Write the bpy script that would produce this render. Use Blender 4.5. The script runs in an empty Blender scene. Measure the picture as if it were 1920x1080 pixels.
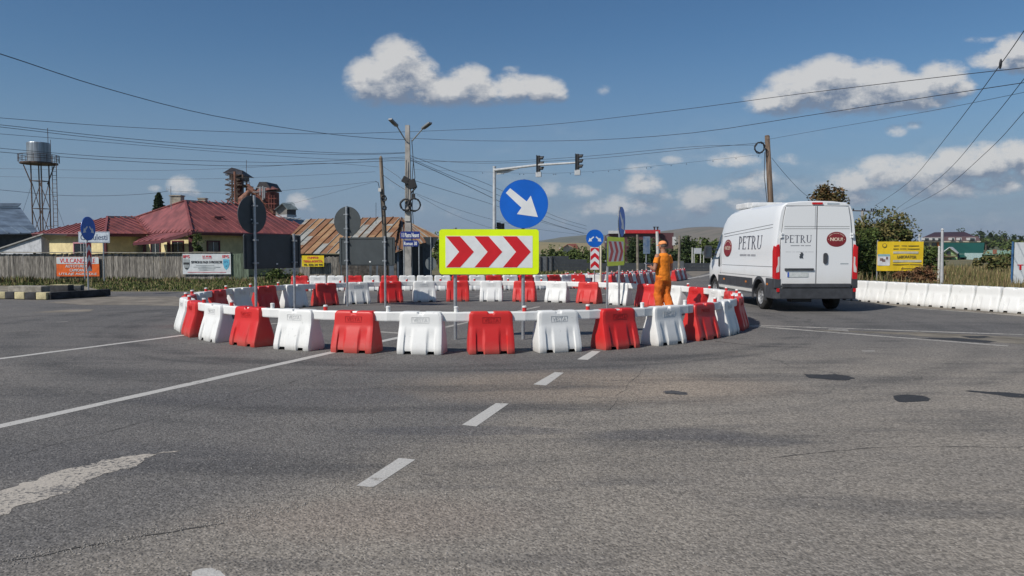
import bpy, bmesh, math, random
from mathutils import Vector, Matrix, noise
R = math.radians
random.seed(7)
scene = bpy.context.scene
COL = scene.collection

# ---------------------------------------------------------------- camera
F, H, PITCH = 1390.0, 1.52, math.atan(70 / 1390.0)
cam_d = bpy.data.cameras.new("camera")
cam_d.sensor_width = 36.0
cam_d.lens = 36.0 * F / 1920.0
cam_d.clip_start, cam_d.clip_end = 0.1, 20000
cam = bpy.data.objects.new("camera", cam_d)
cam.location = (0, 0, H)
cam.rotation_euler = (math.pi / 2 - PITCH, 0, 0)
COL.objects.link(cam)
scene.camera = cam

# ---------------------------------------------------------------- view transform
scene.view_settings.view_transform = 'Standard'
scene.view_settings.look = 'None'
scene.view_settings.gamma = 1
scene.view_settings.exposure = 0.08
scene.view_settings.use_curve_mapping = False

# ---------------------------------------------------------------- sun
SUN_TRAVEL = Vector((0.80, 0.66, -0.97)).normalized()      # the way the light goes
SUN_EL = math.asin(-SUN_TRAVEL.z)
sd = bpy.data.lights.new("sun", 'SUN')
sd.energy = 4.2
sd.angle = R(0.5)
sd.color = (1.0, 0.94, 0.86)
so = bpy.data.objects.new("sun", sd)
so.rotation_euler = SUN_TRAVEL.to_track_quat('-Z', 'Y').to_euler()
so.location = (-20, -20, 30)
COL.objects.link(so)

# ---------------------------------------------------------------- nodes helper
class NT:
    def __init__(s, tree):
        s.t = tree
    def n(s, typ, ins=None, **kw):
        nd = s.t.nodes.new(typ)
        for k, v in kw.items():
            setattr(nd, k, v)
        for k, v in (ins or {}).items():
            sk = nd.inputs[k]
            if isinstance(v, bpy.types.NodeSocket):
                s.t.links.new(v, sk)
            else:
                sk.default_value = v
        return nd
    def m(s, op, a, b=0.0, c=0.0, clamp=False):
        nd = s.n('ShaderNodeMath', {0: a, 1: b, 2: c}, operation=op)
        nd.use_clamp = clamp
        return nd.outputs[0]
    def mix(s, f, a, b, blend='MIX'):
        nd = s.t.nodes.new('ShaderNodeMix')
        nd.data_type = 'RGBA'
        nd.blend_type = blend
        for i, v in ((0, f), (6, a), (7, b)):
            if isinstance(v, bpy.types.NodeSocket):
                s.t.links.new(v, nd.inputs[i])
            else:
                nd.inputs[i].default_value = v if i == 0 else (tuple(v) + (1,))[:4]
        return nd.outputs[2]
    def ss(s, x, lo, hi):
        nd = s.n('ShaderNodeMapRange', {0: x, 1: lo, 2: hi}, interpolation_type='SMOOTHSTEP')
        return nd.outputs[0]
    def noise(s, vec, scale, detail=3, rough=.55):
        nd = s.n('ShaderNodeTexNoise', {'Scale': scale, 'Detail': detail, 'Roughness': rough})
        if vec is not None:
            s.t.links.new(vec, nd.inputs['Vector'])
        return nd.outputs[0]

# ---------------------------------------------------------------- world: clear sky with separate cumulus clouds fixed in direction
world = bpy.data.worlds.new("World")
scene.world = world
world.use_nodes = True
wt = world.node_tree
wt.nodes.clear()
N = NT(wt)
tc = N.n('ShaderNodeTexCoord')
sky = N.n('ShaderNodeTexSky', sky_type='NISHITA', sun_disc=False)
sky.sun_elevation = SUN_EL
sky.sun_rotation = math.atan2(-SUN_TRAVEL.x, -SUN_TRAVEL.y)
sky.altitude = 200
sky.air_density = 1.0
sky.dust_density = 0.6
sky.ozone_density = 2.5
hs = N.n('ShaderNodeHueSaturation', {'Saturation': 1.20, 'Value': 0.74, 'Color': sky.outputs[0]})
skycol = N.mix(1.0, hs.outputs[0], (0.95, 1.01, 1.04), 'MULTIPLY')
sep = N.n('ShaderNodeSeparateXYZ', {0: tc.outputs['Generated']})
DX, DY, DZ = sep.outputs
ysafe = N.m('MAXIMUM', DY, 0.05)
gx = N.m('DIVIDE', DX, ysafe)
gz_ = N.m('DIVIDE', DZ, ysafe)
P0 = N.n('ShaderNodeCombineXYZ', {0: gx, 1: gz_, 2: 0.0}).outputs[0]

def cl(px, py):
    """direction slope (x/y, z/y) of a photo pixel"""
    u, v = (px - 960) / F, (540 - py) / F
    t = 1.0 / (math.cos(PITCH) + v * math.sin(PITCH))
    return u * t, (-math.sin(PITCH) + v * math.cos(PITCH)) * t

# px, py, rx, ry, weight
CLOUDS = [
    (700, 150, 48, 42, 1), (745, 125, 48, 50, 1.05), (790, 150, 36, 38, .9), (735, 160, 70, 30, 1), (830, 172, 80, 26, .95),
    (880, 150, 40, 28, .95), (905, 170, 60, 26, .95), (965, 165, 46, 26, .95), (1015, 168, 42, 24, .95), (1045, 176, 22, 16, .8),
    (780, 185, 60, 14, .7), (940, 190, 40, 10, .6),
    (1460, 190, 60, 26, .9), (1500, 165, 60, 36, 1), (1560, 150, 62, 40, 1.1), (1640, 155, 60, 38, 1.05), (1600, 185, 110, 30, 1),
    (1700, 170, 60, 32, 1), (1770, 150, 46, 34, 1), (1800, 165, 30, 22, .9), (1720, 190, 70, 18, .8), (1430, 202, 36, 12, .6),
    (1870, 112, 50, 20, .9), (1905, 95, 40, 28, 1), (1930, 115, 60, 24, .9),
    (1680, 245, 26, 12, .55), (1715, 235, 22, 10, .5), (1850, 75, 40, 8, .45),
    (1380, 300, 44, 16, .7), (1350, 300, 26, 12, .6), (1480, 300, 24, 12, .5), (1420, 330, 44, 18, .65), (1205, 315, 36, 12, .5), (1260, 300, 24, 9, .45),
    (1205, 350, 40, 24, .75), (1180, 385, 60, 22, .75), (1240, 372, 26, 16, .6), (1120, 392, 44, 16, .6), (1090, 360, 40, 14, .5), (1030, 355, 26, 18, .5),
    (1300, 372, 34, 24, .7), (1330, 365, 40, 20, .65), (1400, 345, 44, 22, .65), (1310, 392, 50, 18, .7), (1400, 385, 60, 18, .55), (1450, 365, 40, 16, .5),
    (1600, 340, 44, 24, .85), (1660, 325, 56, 30, .95), (1720, 325, 60, 34, .95), (1790, 310, 50, 32, .95), (1850, 305, 50, 34, 1), (1905, 290, 40, 28, 1),
    (1600, 372, 60, 18, .7), (1760, 350, 110, 24, .8), (1880, 345, 60, 22, .7), (1950, 310, 50, 40, 1), (1780, 395, 24, 16, .35), (1590, 352, 60, 16, .6),
    (340, 348, 26, 20, .8), (290, 354, 14, 7, .5), (360, 362, 20, 10, .5), (152, 397, 16, 9, .35), (562, 378, 24, 18, .7), (575, 395, 22, 10, .45),
    (790, 392, 30, 14, .3), (850, 400, 40, 14, .3), (735, 350, 16, 14, .28), (1132, 168, 15, 12, .38), (960, 130, 22, 8, .4),
    (1000, 400, 70, 14, .3), (1100, 415, 160, 14, .35), (880, 350, 60, 14, .2),
]
def cloud_field(vec):
    acc = None
    for px, py, rx, ry, w in CLOUDS:
        cx, cy = cl(px, py)
        sub = N.n('ShaderNodeVectorMath', {0: vec, 1: (cx, cy, 0)}, operation='SUBTRACT').outputs[0]
        mul = N.n('ShaderNodeVectorMath', {0: sub, 1: (F / (rx * 1.42), F / (ry * 1.42), 0)}, operation='MULTIPLY').outputs[0]
        dt = N.n('ShaderNodeVectorMath', {0: mul, 1: mul}, operation='DOT_PRODUCT').outputs[1]
        v = N.m('MULTIPLY_ADD', dt, -w, w)
        v = N.m('MAXIMUM', v, 0)
        acc = v if acc is None else N.m('SMOOTH_MAX', acc, v, 0.18)
    st = N.n('ShaderNodeVectorMath', {0: vec, 1: (1.0, 1.5, 1)}, operation='MULTIPLY').outputs[0]
    n1 = N.noise(st, 34, 10, .66)
    n2 = N.noise(st, 9, 2, .5)
    nn = N.m('ADD', N.m('MULTIPLY_ADD', n1, 2.0, -1.0), N.m('MULTIPLY_ADD', n2, .7, -.35))
    return N.m('ADD', acc, N.m('MULTIPLY', nn, .95)), acc
f0, a0 = cloud_field(P0)
P1 = N.n('ShaderNodeVectorMath', {0: P0, 1: (-0.007, 0.019, 0)}, operation='ADD').outputs[0]
f1, a1 = cloud_field(P1)
dens = N.ss(f0, 0.04, 0.82)
dens = N.m('MULTIPLY', dens, N.ss(a0, 0.14, 0.32))
dens = N.m('MULTIPLY', dens, N.ss(a0, -0.1, 0.75))
dens = N.m('MULTIPLY', dens, N.ss(DY, 0.05, 0.15))
# thin banks of far cloud lying low over the horizon
hzv = N.n('ShaderNodeVectorMath', {0: P0, 1: (3.2, 11.0, 1)}, operation='MULTIPLY').outputs[0]
bank = N.m('MULTIPLY', N.ss(N.noise(hzv, 1.6, 6, .6), .42, .72), N.m('MULTIPLY', N.ss(gz_, .20, .05), N.ss(gx, -.35, .15)))
bank = N.m('MULTIPLY', bank, N.m('MULTIPLY', N.ss(DY, 0.05, 0.15), .50))
dens = N.m('MAXIMUM', N.m('MULTIPLY', dens, .95), bank)
grad = N.m('SUBTRACT', f0, f1)
lit = N.m('ADD', N.m('MULTIPLY_ADD', grad, 1.15, 0.46), N.m('MULTIPLY', N.m('SUBTRACT', a0, a1), 1.1), clamp=False)
lit = N.m('MULTIPLY', lit, 1.0, clamp=True)
ccol = N.mix(lit, (0.19, 0.235, 0.32), (0.70, 0.69, 0.675))
# clouds low down are seen through more air
lowm = N.ss(gz_, 0.03, 0.13)
ccol = N.mix(lowm, N.mix(0.38, ccol, (0.30, 0.36, 0.46)), ccol)
zc = N.ss(gz_, -0.04, 0.30)
skycol = N.mix(N.m('MULTIPLY_ADD', zc, -0.9, 0.9), skycol, (1.75, 2.52, 3.90))
bgS = N.n('ShaderNodeBackground', {'Color': skycol, 'Strength': 0.095})
bgC = N.n('ShaderNodeBackground', {'Color': ccol, 'Strength': 0.90})
mx = N.n('ShaderNodeMixShader', {0: N.m('MULTIPLY', dens, 0.93), 1: bgS.outputs[0], 2: bgC.outputs[0]})
wo = N.n('ShaderNodeOutputWorld', {'Surface': mx.outputs[0]})

# ---------------------------------------------------------------- ground shape and pixel helpers
KN = [(-1e6, 0), (22, 0), (25, -.03), (28, -.07), (31, -.12), (34, -.17), (37, -.22), (40, -.25), (1e6, -.25)]
def gz(x, y):
    for (y0, z0), (y1, z1) in zip(KN, KN[1:]):
        if y <= y1:
            return z0 + (z1 - z0) * max(0, (y - y0)) / (y1 - y0)
    return -.25
def A(px, py, Y):
    sx, sz = cl(px, py)
    return Vector((sx * Y, Y, H + sz * Y))
def G(px, py, zo=0.0):
    sx, sz = cl(px, py)
    Y = 10.0
    for _ in range(30):
        Y = (gz(0, Y) + zo - H) / sz
    return Vector((sx * Y, Y, gz(0, Y) + zo))
def GY(px, Y, zo=0.0):
    x = (px - 960) / F * Y / math.cos(PITCH) if False else cl(px, 500)[0] * Y
    return Vector((x, Y, gz(0, Y) + zo))

# ---------------------------------------------------------------- objects helper
def tag(o, label=None, cat=None, group=None, kind=None):
    if label: o['label'] = label
    if cat: o['category'] = cat
    if group: o['group'] = group
    if kind: o['kind'] = kind
    return o
def thing(name, label, cat, loc=(0, 0, 0), rz=0.0, group=None):
    o = bpy.data.objects.new(name, None)
    o.empty_display_size = .2
    COL.objects.link(o)
    o.location = loc
    o.rotation_euler = (0, 0, rz)
    return tag(o, label, cat, group)

class MB:
    """collects shapes and links them as one mesh object"""
    def __init__(s):
        s.v, s.f, s.mi = [], [], []
    def add(s, vs, fs, m=0):
        b = len(s.v)
        s.v += [Vector(v) for v in vs]
        s.f += [tuple(b + i for i in f) for f in fs]
        s.mi += [m] * len(fs)
    def quad(s, a, b, c, d, m=0):
        s.add([a, b, c, d], [(0, 1, 2, 3)], m)
    def box(s, c, d, rz=0.0, m=0, rx=0.0, ry=0.0):
        M = Matrix.Rotation(rz, 3, 'Z') @ Matrix.Rotation(ry, 3, 'Y') @ Matrix.Rotation(rx, 3, 'X')
        c = Vector(c)
        vs = [c + M @ Vector((sx * d[0] / 2, sy * d[1] / 2, sz * d[2] / 2)) for sz in (-1, 1) for sy in (-1, 1) for sx in (-1, 1)]
        s.add(vs, [(0, 2, 3, 1), (4, 5, 7, 6), (0, 1, 5, 4), (2, 6, 7, 3), (0, 4, 6, 2), (1, 3, 7, 5)], m)
    def bar(s, a, b, w, h=None, m=0):
        a, b = Vector(a), Vector(b)
        h = h or w
        d = (b - a)
        L = d.length
        q = d.to_track_quat('Y', 'Z').to_matrix()
        c = (a + b) / 2
        vs = [c + q @ Vector((sx * w / 2, sy * L / 2, sz * h / 2)) for sz in (-1, 1) for sy in (-1, 1) for sx in (-1, 1)]
        s.add(vs, [(0, 2, 3, 1), (4, 5, 7, 6), (0, 1, 5, 4), (2, 6, 7, 3), (0, 4, 6, 2), (1, 3, 7, 5)], m)
    def tube(s, pts, r, n=8, m=0, caps=True, ry=None):
        pts = [Vector(p) for p in pts]
        rs = r if isinstance(r, (list, tuple)) else [r] * len(pts)
        up = None
        vs = []
        for i, p in enumerate(pts):
            d = (pts[min(i + 1, len(pts) - 1)] - pts[max(i - 1, 0)]).normalized()
            if up is None:
                up = Vector((0, 0, 1)) if abs(d.z) < .9 else Vector((0, 1, 0))
            x = d.cross(up).normalized()
            up = x.cross(d).normalized()
            rr = rs[i]
            ra, rb = rr if isinstance(rr, (list, tuple)) else (rr, rr)
            for k in range(n):
                a = 2 * math.pi * k / n
                vs.append(p + x * (math.cos(a) * ra) + up * (math.sin(a) * rb))
        fs = []
        for i in range(len(pts) - 1):
            for k in range(n):
                k2 = (k + 1) % n
                fs.append((i * n + k, i * n + k2, (i + 1) * n + k2, (i + 1) * n + k))
        if caps:
            fs.append(tuple(reversed(range(n))))
            fs.append(tuple((len(pts) - 1) * n + k for k in range(n)))
        s.add(vs, fs, m)
    def prism(s, poly, T, h, m=0):
        """poly: 2-D outline, T: 4x4 placing (x,y,0), h: thickness along local z"""
        n = len(poly)
        vs = [T @ Vector((x, y, 0)) for x, y in poly] + [T @ Vector((x, y, h)) for x, y in poly]
        fs = [tuple(reversed(range(n))), tuple(range(n, 2 * n))]
        fs += [(i, (i + 1) % n, n + (i + 1) % n, n + i) for i in range(n)]
        s.add(vs, fs, m)
    def ellipsoid(s, c, r, rz=0, rx=0, n=14, k=9, m=0):
        c = Vector(c)
        M = Matrix.Rotation(rz, 3, 'Z') @ Matrix.Rotation(rx, 3, 'X')
        vs = [c + M @ Vector((0, 0, -r[2]))]
        for i in range(1, k):
            t = -math.pi / 2 + math.pi * i / k
            for j in range(n):
                a = 2 * math.pi * j / n
                vs.append(c + M @ Vector((math.cos(t) * math.cos(a) * r[0], math.cos(t) * math.sin(a) * r[1], math.sin(t) * r[2])))
        vs.append(c + M @ Vector((0, 0, r[2])))
        fs = [(0, 1 + (j + 1) % n, 1 + j) for j in range(n)]
        for i in range(k - 2):
            for j in range(n):
                fs.append((1 + i * n + j, 1 + i * n + (j + 1) % n, 1 + (i + 1) * n + (j + 1) % n, 1 + (i + 1) * n + j))
        e = len(vs) - 1
        b = 1 + (k - 2) * n
        fs += [(b + j, b + (j + 1) % n, e) for j in range(n)]
        s.add(vs, fs, m)
    def mesh(s, name, mats, off=(0, 0, 0), smooth=False):
        off = Vector(off)
        me = bpy.data.meshes.new(name)
        me.from_pydata([tuple(v - off) for v in s.v], [], s.f)
        for mt in (mats if isinstance(mats, (list, tuple)) else [mats]):
            me.materials.append(mt)
        me.polygons.foreach_set('material_index', s.mi)
        if smooth:
            me.polygons.foreach_set('use_smooth', [True] * len(s.f))
        me.update()
        return me
    def build(s, name, mats, parent=None, loc=None, smooth=False, bevel=0, world=False, rz=0.0):
        """loc: place of a top-level mesh (its vertices are given in the world); world: same for a part of an unrotated thing"""
        off = (0, 0, 0)
        if loc is not None and parent is None:
            off = loc
        if world and parent is not None:
            off = parent.location
        me = s.mesh(name, mats, off, smooth)
        return link(name, me, parent, loc if parent is None else None, bevel)
def link(name, me, parent=None, loc=None, bevel=0):
    o = bpy.data.objects.new(name, me)
    COL.objects.link(o)
    if parent is not None: o.parent = parent
    if loc is not None: o.location = loc
    if bevel:
        b = o.modifiers.new('bevel', 'BEVEL')
        b.width = bevel
        b.segments = 2
        b.limit_method = 'ANGLE'
    return o
def smooth_angle(me, ang=35):
    me.polygons.foreach_set('use_smooth', [True] * len(me.polygons))
    bm = bmesh.new(); bm.from_mesh(me)
    for e in bm.edges:
        if len(e.link_faces) == 2 and e.calc_face_angle(0) > R(ang):
            e.smooth = False
    bm.to_mesh(me); bm.free()
def evaluated(o):
    dg = bpy.context.evaluated_depsgraph_get()
    dg.update()
    me = bpy.data.meshes.new_from_object(o.evaluated_get(dg))
    bpy.data.objects.remove(o)
    return me
def remeshed(mb, name, voxel, mats, smooth_it=2):
    me = mb.mesh(name, mats)
    o = bpy.data.objects.new('tmp', me)
    COL.objects.link(o)
    r = o.modifiers.new('r', 'REMESH'); r.mode = 'VOXEL'; r.voxel_size = voxel
    if smooth_it:
        c = o.modifiers.new('s', 'SMOOTH'); c.factor = .5; c.iterations = smooth_it
    out = evaluated(o)
    out.polygons.foreach_set('use_smooth', [True] * len(out.polygons))
    out.name = name
    return out
_tc = {}
def text_polys(s, extrude=0.0):
    key = (s, extrude)
    if key not in _tc:
        cu = bpy.data.curves.new('t', 'FONT')
        cu.body = s
        cu.extrude = extrude
        cu.resolution_u = 3
        o = bpy.data.objects.new('t', cu)
        COL.objects.link(o)
        me = evaluated(o)
        _tc[key] = ([v.co.copy() for v in me.vertices], [tuple(p.vertices) for p in me.polygons])
    return _tc[key]
def add_text(mb, s, T, w, h, depth=0.0, m=0, thick=0.0):
    """text scaled to a w x h box centred on T's origin, facing T's +z"""
    vs, fs = text_polys(s, 0.02 if depth else 0.0)
    x0, x1 = min(v.x for v in vs), max(v.x for v in vs)
    y0, y1 = min(v.y for v in vs), max(v.y for v in vs)
    for ci, dx in enumerate([0.0] if not thick else [-thick, 0, thick]):
        out = [T @ Vector(((v.x - (x0 + x1) / 2) / (x1 - x0) * w + dx, (v.y - (y0 + y1) / 2) / (y1 - y0) * h, (v.z / 0.02 * depth / 2 if depth else 0) + ci * .0012)) for v in vs]
        mb.add(out, fs, m)
def face(origin, right, up=(0, 0, 1)):
    """matrix whose x is 'right', y is up, z is out of the face"""
    r = Vector(right).normalized(); u = Vector(up).normalized(); n = r.cross(u)
    M = Matrix((r, u, n)).transposed().to_4x4()
    M.translation = Vector(origin)
    return M

# ---------------------------------------------------------------- materials
MATS = {}
def pm(name, col, rough=.6, metal=0.0, var=.12, scale=4, bump=0.0, bscale=60, col2=None, th=None, spec=.5, island=0.0, coord='Object', stretch=None, trans=0.0):
    if name in MATS: return MATS[name]
    mt = bpy.data.materials.new(name)
    mt.use_nodes = True
    t = mt.node_tree
    K = NT(t)
    b = t.nodes['Principled BSDF']
    tcn = K.n('ShaderNodeTexCoord')
    vec = tcn.outputs[coord]
    if stretch:
        vec = K.n('ShaderNodeVectorMath', {0: vec, 1: stretch}, operation='MULTIPLY').outputs[0]
    nz = K.noise(vec, scale, 5, .6)
    c2 = col2 or tuple(c * (1 - var * 1.6) for c in col)
    c1 = col if col2 else tuple(min(1, c * (1 + var * .6)) for c in col)
    f = K.ss(nz, *(th or (.3, .7)))
    c = K.mix(f, c1, c2)
    if island:
        gi = K.n('ShaderNodeNewGeometry')
        k = K.m('MULTIPLY_ADD', gi.outputs['Random Per Island'], island * 2, 1 - island)
        kk = K.n('ShaderNodeCombineColor', {0: k, 1: k, 2: k}).outputs[0]
        c = K.mix(1.0, c, kk, 'MULTIPLY')
    t.links.new(c, b.inputs['Base Color'])
    b.inputs['Roughness'].default_value = rough
    b.inputs['Metallic'].default_value = metal
    b.inputs['Specular IOR Level'].default_value = spec
    if trans:
        b.inputs['Transmission Weight'].default_value = trans
    if bump:
        bn = K.noise(vec, bscale, 3, .6)
        bp = K.n('ShaderNodeBump', {'Strength': min(1, bump), 'Distance': .01, 'Height': bn})
        t.links.new(bp.outputs[0], b.inputs['Normal'])
    MATS[name] = mt
    return mt
def plastic(name, col, fade):
    """moulded plastic with its own dirt, scuffs and fading on every barrier"""
    mt = bpy.data.materials.new(name); mt.use_nodes = True
    K = NT(mt.node_tree); b = mt.node_tree.nodes['Principled BSDF']
    oi = K.n('ShaderNodeObjectInfo').outputs['Random']
    v = K.n('ShaderNodeTexCoord').outputs['Object']
    off_ = K.n('ShaderNodeCombineXYZ', {0: K.m('MULTIPLY', oi, 37), 1: K.m('MULTIPLY', oi, 91), 2: 0.0}).outputs[0]
    vv = K.n('ShaderNodeVectorMath', {0: v, 1: off_}, operation='ADD').outputs[0]
    c = K.mix(K.m('MULTIPLY', K.m('FRACT', K.m('MULTIPLY', oi, 13.7)), .35), col, fade)
    z = K.n('ShaderNodeSeparateXYZ', {0: v}).outputs[2]
    n1 = K.noise(vv, 4, 5, .65); n2 = K.noise(K.n('ShaderNodeVectorMath', {0: vv, 1: (9, 9, 1.2)}, operation='MULTIPLY').outputs[0], 2.2, 4, .7)
    splash = K.m('MULTIPLY', K.ss(K.m('ADD', z, K.m('MULTIPLY', n1, .28)), .34, .10), .34)
    c = K.mix(splash, c, (.25, .21, .165))
    c = K.mix(K.m('MULTIPLY', K.ss(n2, .58, .78), .30), c, (.20, .18, .15))
    c = K.mix(K.m('MULTIPLY', K.ss(K.noise(vv, 11, 3, .8), .62, .76), .25), c, (.06, .055, .05))
    mt.node_tree.links.new(c, b.inputs['Base Color'])
    mt.node_tree.links.new(K.m('MULTIPLY_ADD', n1, .35, .28), b.inputs['Roughness'])
    bp = K.n('ShaderNodeBump', {'Strength': .25, 'Distance': .01, 'Height': K.noise(vv, 7, 3, .5)}); mt.node_tree.links.new(bp.outputs[0], b.inputs['Normal'])
    return mt
WHITE = plastic('white_plastic', (.72, .73, .72), (.66, .66, .63))
RED = plastic('red_plastic', (.56, .016, .016), (.56, .04, .03))
GALV = pm('galvanised_steel', (.42, .44, .46), .42, .6, var=.15, scale=12)
DGREY = pm('dark_sheet_metal', (.045, .055, .06), .5, .1, var=.12, scale=3)
BLACK = pm('black_rubber', (.02, .02, .022), .7)
BLUE = pm('sign_blue', (.003, .12, .56), .38, var=.08, scale=2)
SWHITE = pm('sign_white', (.74, .76, .76), .4, var=.05)
SRED = pm('sign_red', (.60, .012, .02), .4, var=.06)
FLUO = pm('sign_fluorescent_yellow', (.74, .95, .0), .4, var=.03)
CONC = pm('concrete', (.40, .39, .36), .85, var=.22, scale=3, bump=.4, bscale=30)
WOODP = pm('weathered_pole_wood', (.20, .165, .13), .85, var=.35, scale=3, bump=.6, bscale=20, stretch=(6, 6, .6))
CABLE = pm('black_cable', (.018, .02, .025), .6)
# ================================================================ THE SETTING
RING_C = (-0.98, 16.65)
def ground_mat():
    mt = bpy.data.materials.new('dry_grass_soil'); mt.use_nodes = True
    K = NT(mt.node_tree); b = mt.node_tree.nodes['Principled BSDF']
    v = K.n('ShaderNodeTexCoord').outputs['Object']
    a = K.noise(v, .05, 4); c = K.noise(v, 1.2, 5, .7); d = K.noise(v, 9, 4, .7)
    c1 = K.mix(K.ss(a, .4, .6), (.19, .155, .075), (.075, .095, .03))
    c2 = K.mix(K.ss(c, .45, .6), c1, (.20, .17, .11))
    c3 = K.mix(K.ss(d, .35, .7), c2, (.06, .065, .025))
    mt.node_tree.links.new(c3, b.inputs['Base Color']); b.inputs['Roughness'].default_value = .95
    bp = K.n('ShaderNodeBump', {'Strength': .8, 'Distance': .08, 'Height': d}); mt.node_tree.links.new(bp.outputs[0], b.inputs['Normal'])
    return mt
def asphalt_nodes(K, v):
    """colour and height sockets of worn road asphalt, in world metres"""
    sp = K.n('ShaderNodeSeparateXYZ', {0: v}); X, Y = sp.outputs[0], sp.outputs[1]
    big = K.noise(v, .16, 4, .6); mid = K.noise(v, .9, 4, .65)
    st = K.n('ShaderNodeVectorMath', {0: v, 1: (.25, 1.2, 1)}, operation='MULTIPLY').outputs[0]
    streak = K.noise(st, 1.1, 5, .65)
    base = K.mix(K.ss(big, .35, .65), (.083, .078, .072), (.062, .060, .058))
    # dusty, paler asphalt towards the right of the junction and the near right
    e = K.m('ADD', K.m('ADD', X, 2.2), K.m('MULTIPLY_ADD', Y, -.66, 2.4))
    e = K.m('ADD', e, K.m('MULTIPLY_ADD', mid, 1.3, -.65))
    e = K.m('MULTIPLY', K.ss(e, -.5, .7), K.ss(K.m('ADD', Y, K.m('MULTIPLY', big, 4)), 17, 9))
    base = K.mix(K.m('MULTIPLY', e, .9), base, (.136, .122, .103))
    # tan dust lying in a patch
    dx = K.m('MULTIPLY', K.m('ADD', X, -.9), .42); dy = K.m('MULTIPLY', K.m('ADD', Y, -8.3), .85)
    dd = K.m('ADD', K.m('MULTIPLY', dx, dx), K.m('MULTIPLY', dy, dy))
    base = K.mix(K.m('MULTIPLY', K.ss(K.m('SUBTRACT', K.m('MULTIPLY_ADD', mid, 1.0, .75), dd), .0, 1.1), .6), base, (.165, .132, .10))
    # reddish dust worn into the old surface close to the near edge
    dx = K.m('MULTIPLY', K.m('ADD', X, .75), .95); dy = K.m('MULTIPLY', K.m('ADD', Y, -4.15), 2.1)
    dd = K.m('ADD', K.m('MULTIPLY', dx, dx), K.m('MULTIPLY', dy, dy))
    base = K.mix(K.m('MULTIPLY', K.ss(K.m('SUBTRACT', K.m('MULTIPLY_ADD', mid, 1.6, .2), dd), .0, 1.0), .26), base, (.155, .118, .092))
    base = K.mix(K.m('MULTIPLY', K.ss(mid, .3, .72), .32), base, (.055, .054, .053))
    base = K.mix(K.m('MULTIPLY', K.ss(streak, .50, .68), .55), base, (.042, .041, .041))
    # rubber worn in by traffic going round the ring
    rx = K.m('ADD', X, -RING_C[0]); ry = K.m('ADD', Y, -RING_C[1])
    dist = K.m('SQRT', K.m('ADD', K.m('MULTIPLY', rx, rx), K.m('MULTIPLY', ry, ry)))
    for r0, w, k in ((6.95, .22, .45), (7.35, .10, .38), (8.5, .3, .36), (9.6, .22, .30), (10.3, .12, .22), (11.4, .35, .18)):
        q = K.m('DIVIDE', K.m('ADD', K.m('ADD', dist, -r0), K.m('MULTIPLY_ADD', big, .9, -.45)), w)
        g = K.m('POWER', 2.718, K.m('MULTIPLY', K.m('MULTIPLY', q, q), -1))
        g = K.m('MULTIPLY', g, K.ss(streak, .36, .60))
        base = K.mix(K.m('MULTIPLY', g, k * 1.5), base, (.030, .030, .030))
    # older darker repairs, worn soft at the edges
    for cx_, cy_, rx_, ry_, k_ in ((1.3, 6.08, .80, .22, .55), (2.0, 5.85, .45, .16, .4), (-.5, 6.2, 1.1, .17, .5), (-2.4, 7.6, 1.6, .5, .35), (-3.2, 5.4, 1.4, .5, .3)):
        ex = K.m('MULTIPLY', K.m('ADD', X, -cx_), 1 / rx_); ey = K.m('MULTIPLY', K.m('ADD', Y, -cy_), 1 / ry_)
        ee = K.m('ADD', K.m('MULTIPLY', ex, ex), K.m('MULTIPLY', ey, ey))
        base = K.mix(K.m('MULTIPLY', K.ss(K.m('ADD', ee, K.m('MULTIPLY_ADD', mid, 2.0, -1.0)), 1.25, .45), k_), base, (.042, .042, .045))
    # stones in the mix
    vo = K.n('ShaderNodeTexVoronoi', {'Scale': 58.0, 'Vector': v}, feature='F1')
    stone = K.n('ShaderNodeSeparateColor', {0: vo.outputs['Color']}).outputs[0]
    fine = K.noise(v, 42, 4, .75)
    base = K.mix(1.0, base, K.n('ShaderNodeCombineColor', {i: K.m('MULTIPLY_ADD', K.m('ADD', fine, K.m('MULTIPLY', stone, .45)), 2.85, -.16) for i in range(3)}).outputs[0], 'MULTIPLY')
    light = K.m('MULTIPLY', K.m('GREATER_THAN', stone, .93), K.ss(vo.outputs['Distance'], .42, .2))
    base = K.mix(K.m('MULTIPLY', light, .6), base, (.38, .36, .33))
    # hair cracks
    wv = K.n('ShaderNodeVectorMath', {0: v, 1: K.n('ShaderNodeVectorMath', {0: K.n('ShaderNodeTexNoise', {'Vector': v, 'Scale': 1.3, 'Detail': 5.0}).outputs[1], 1: (1.1, 1.1, 0)}, operation='MULTIPLY').outputs[0]}, operation='ADD').outputs[0]
    cr = K.n('ShaderNodeTexVoronoi', {'Scale': .30, 'Vector': wv}, feature='DISTANCE_TO_EDGE').outputs['Distance']
    crm = K.m('MULTIPLY', K.ss(cr, .0045, .001), K.ss(K.noise(v, .33, 2), .50, .6))
    base = K.mix(K.m('MULTIPLY', crm, .5), base, (.04, .04, .04))
    hgt = K.m('ADD', K.m('MULTIPLY', fine, .7), K.m('MULTIPLY', K.ss(vo.outputs['Distance'], .6, .0), .5))
    return base, hgt
def asphalt_mat():
    mt = bpy.data.materials.new('road_asphalt'); mt.use_nodes = True
    K = NT(mt.node_tree); b = mt.node_tree.nodes['Principled BSDF']
    v = K.n('ShaderNodeTexCoord').outputs['Object']
    c, h = asphalt_nodes(K, v)
    mt.node_tree.links.new(c, b.inputs['Base Color'])
    b.inputs['Roughness'].default_value = .88; b.inputs['Specular IOR Level'].default_value = .35
    bp = K.n('ShaderNodeBump', {'Strength': .75, 'Distance': .012, 'Height': h}); mt.node_tree.links.new(bp.outputs[0], b.inputs['Normal'])
    return mt
ASPH = asphalt_mat()
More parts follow.
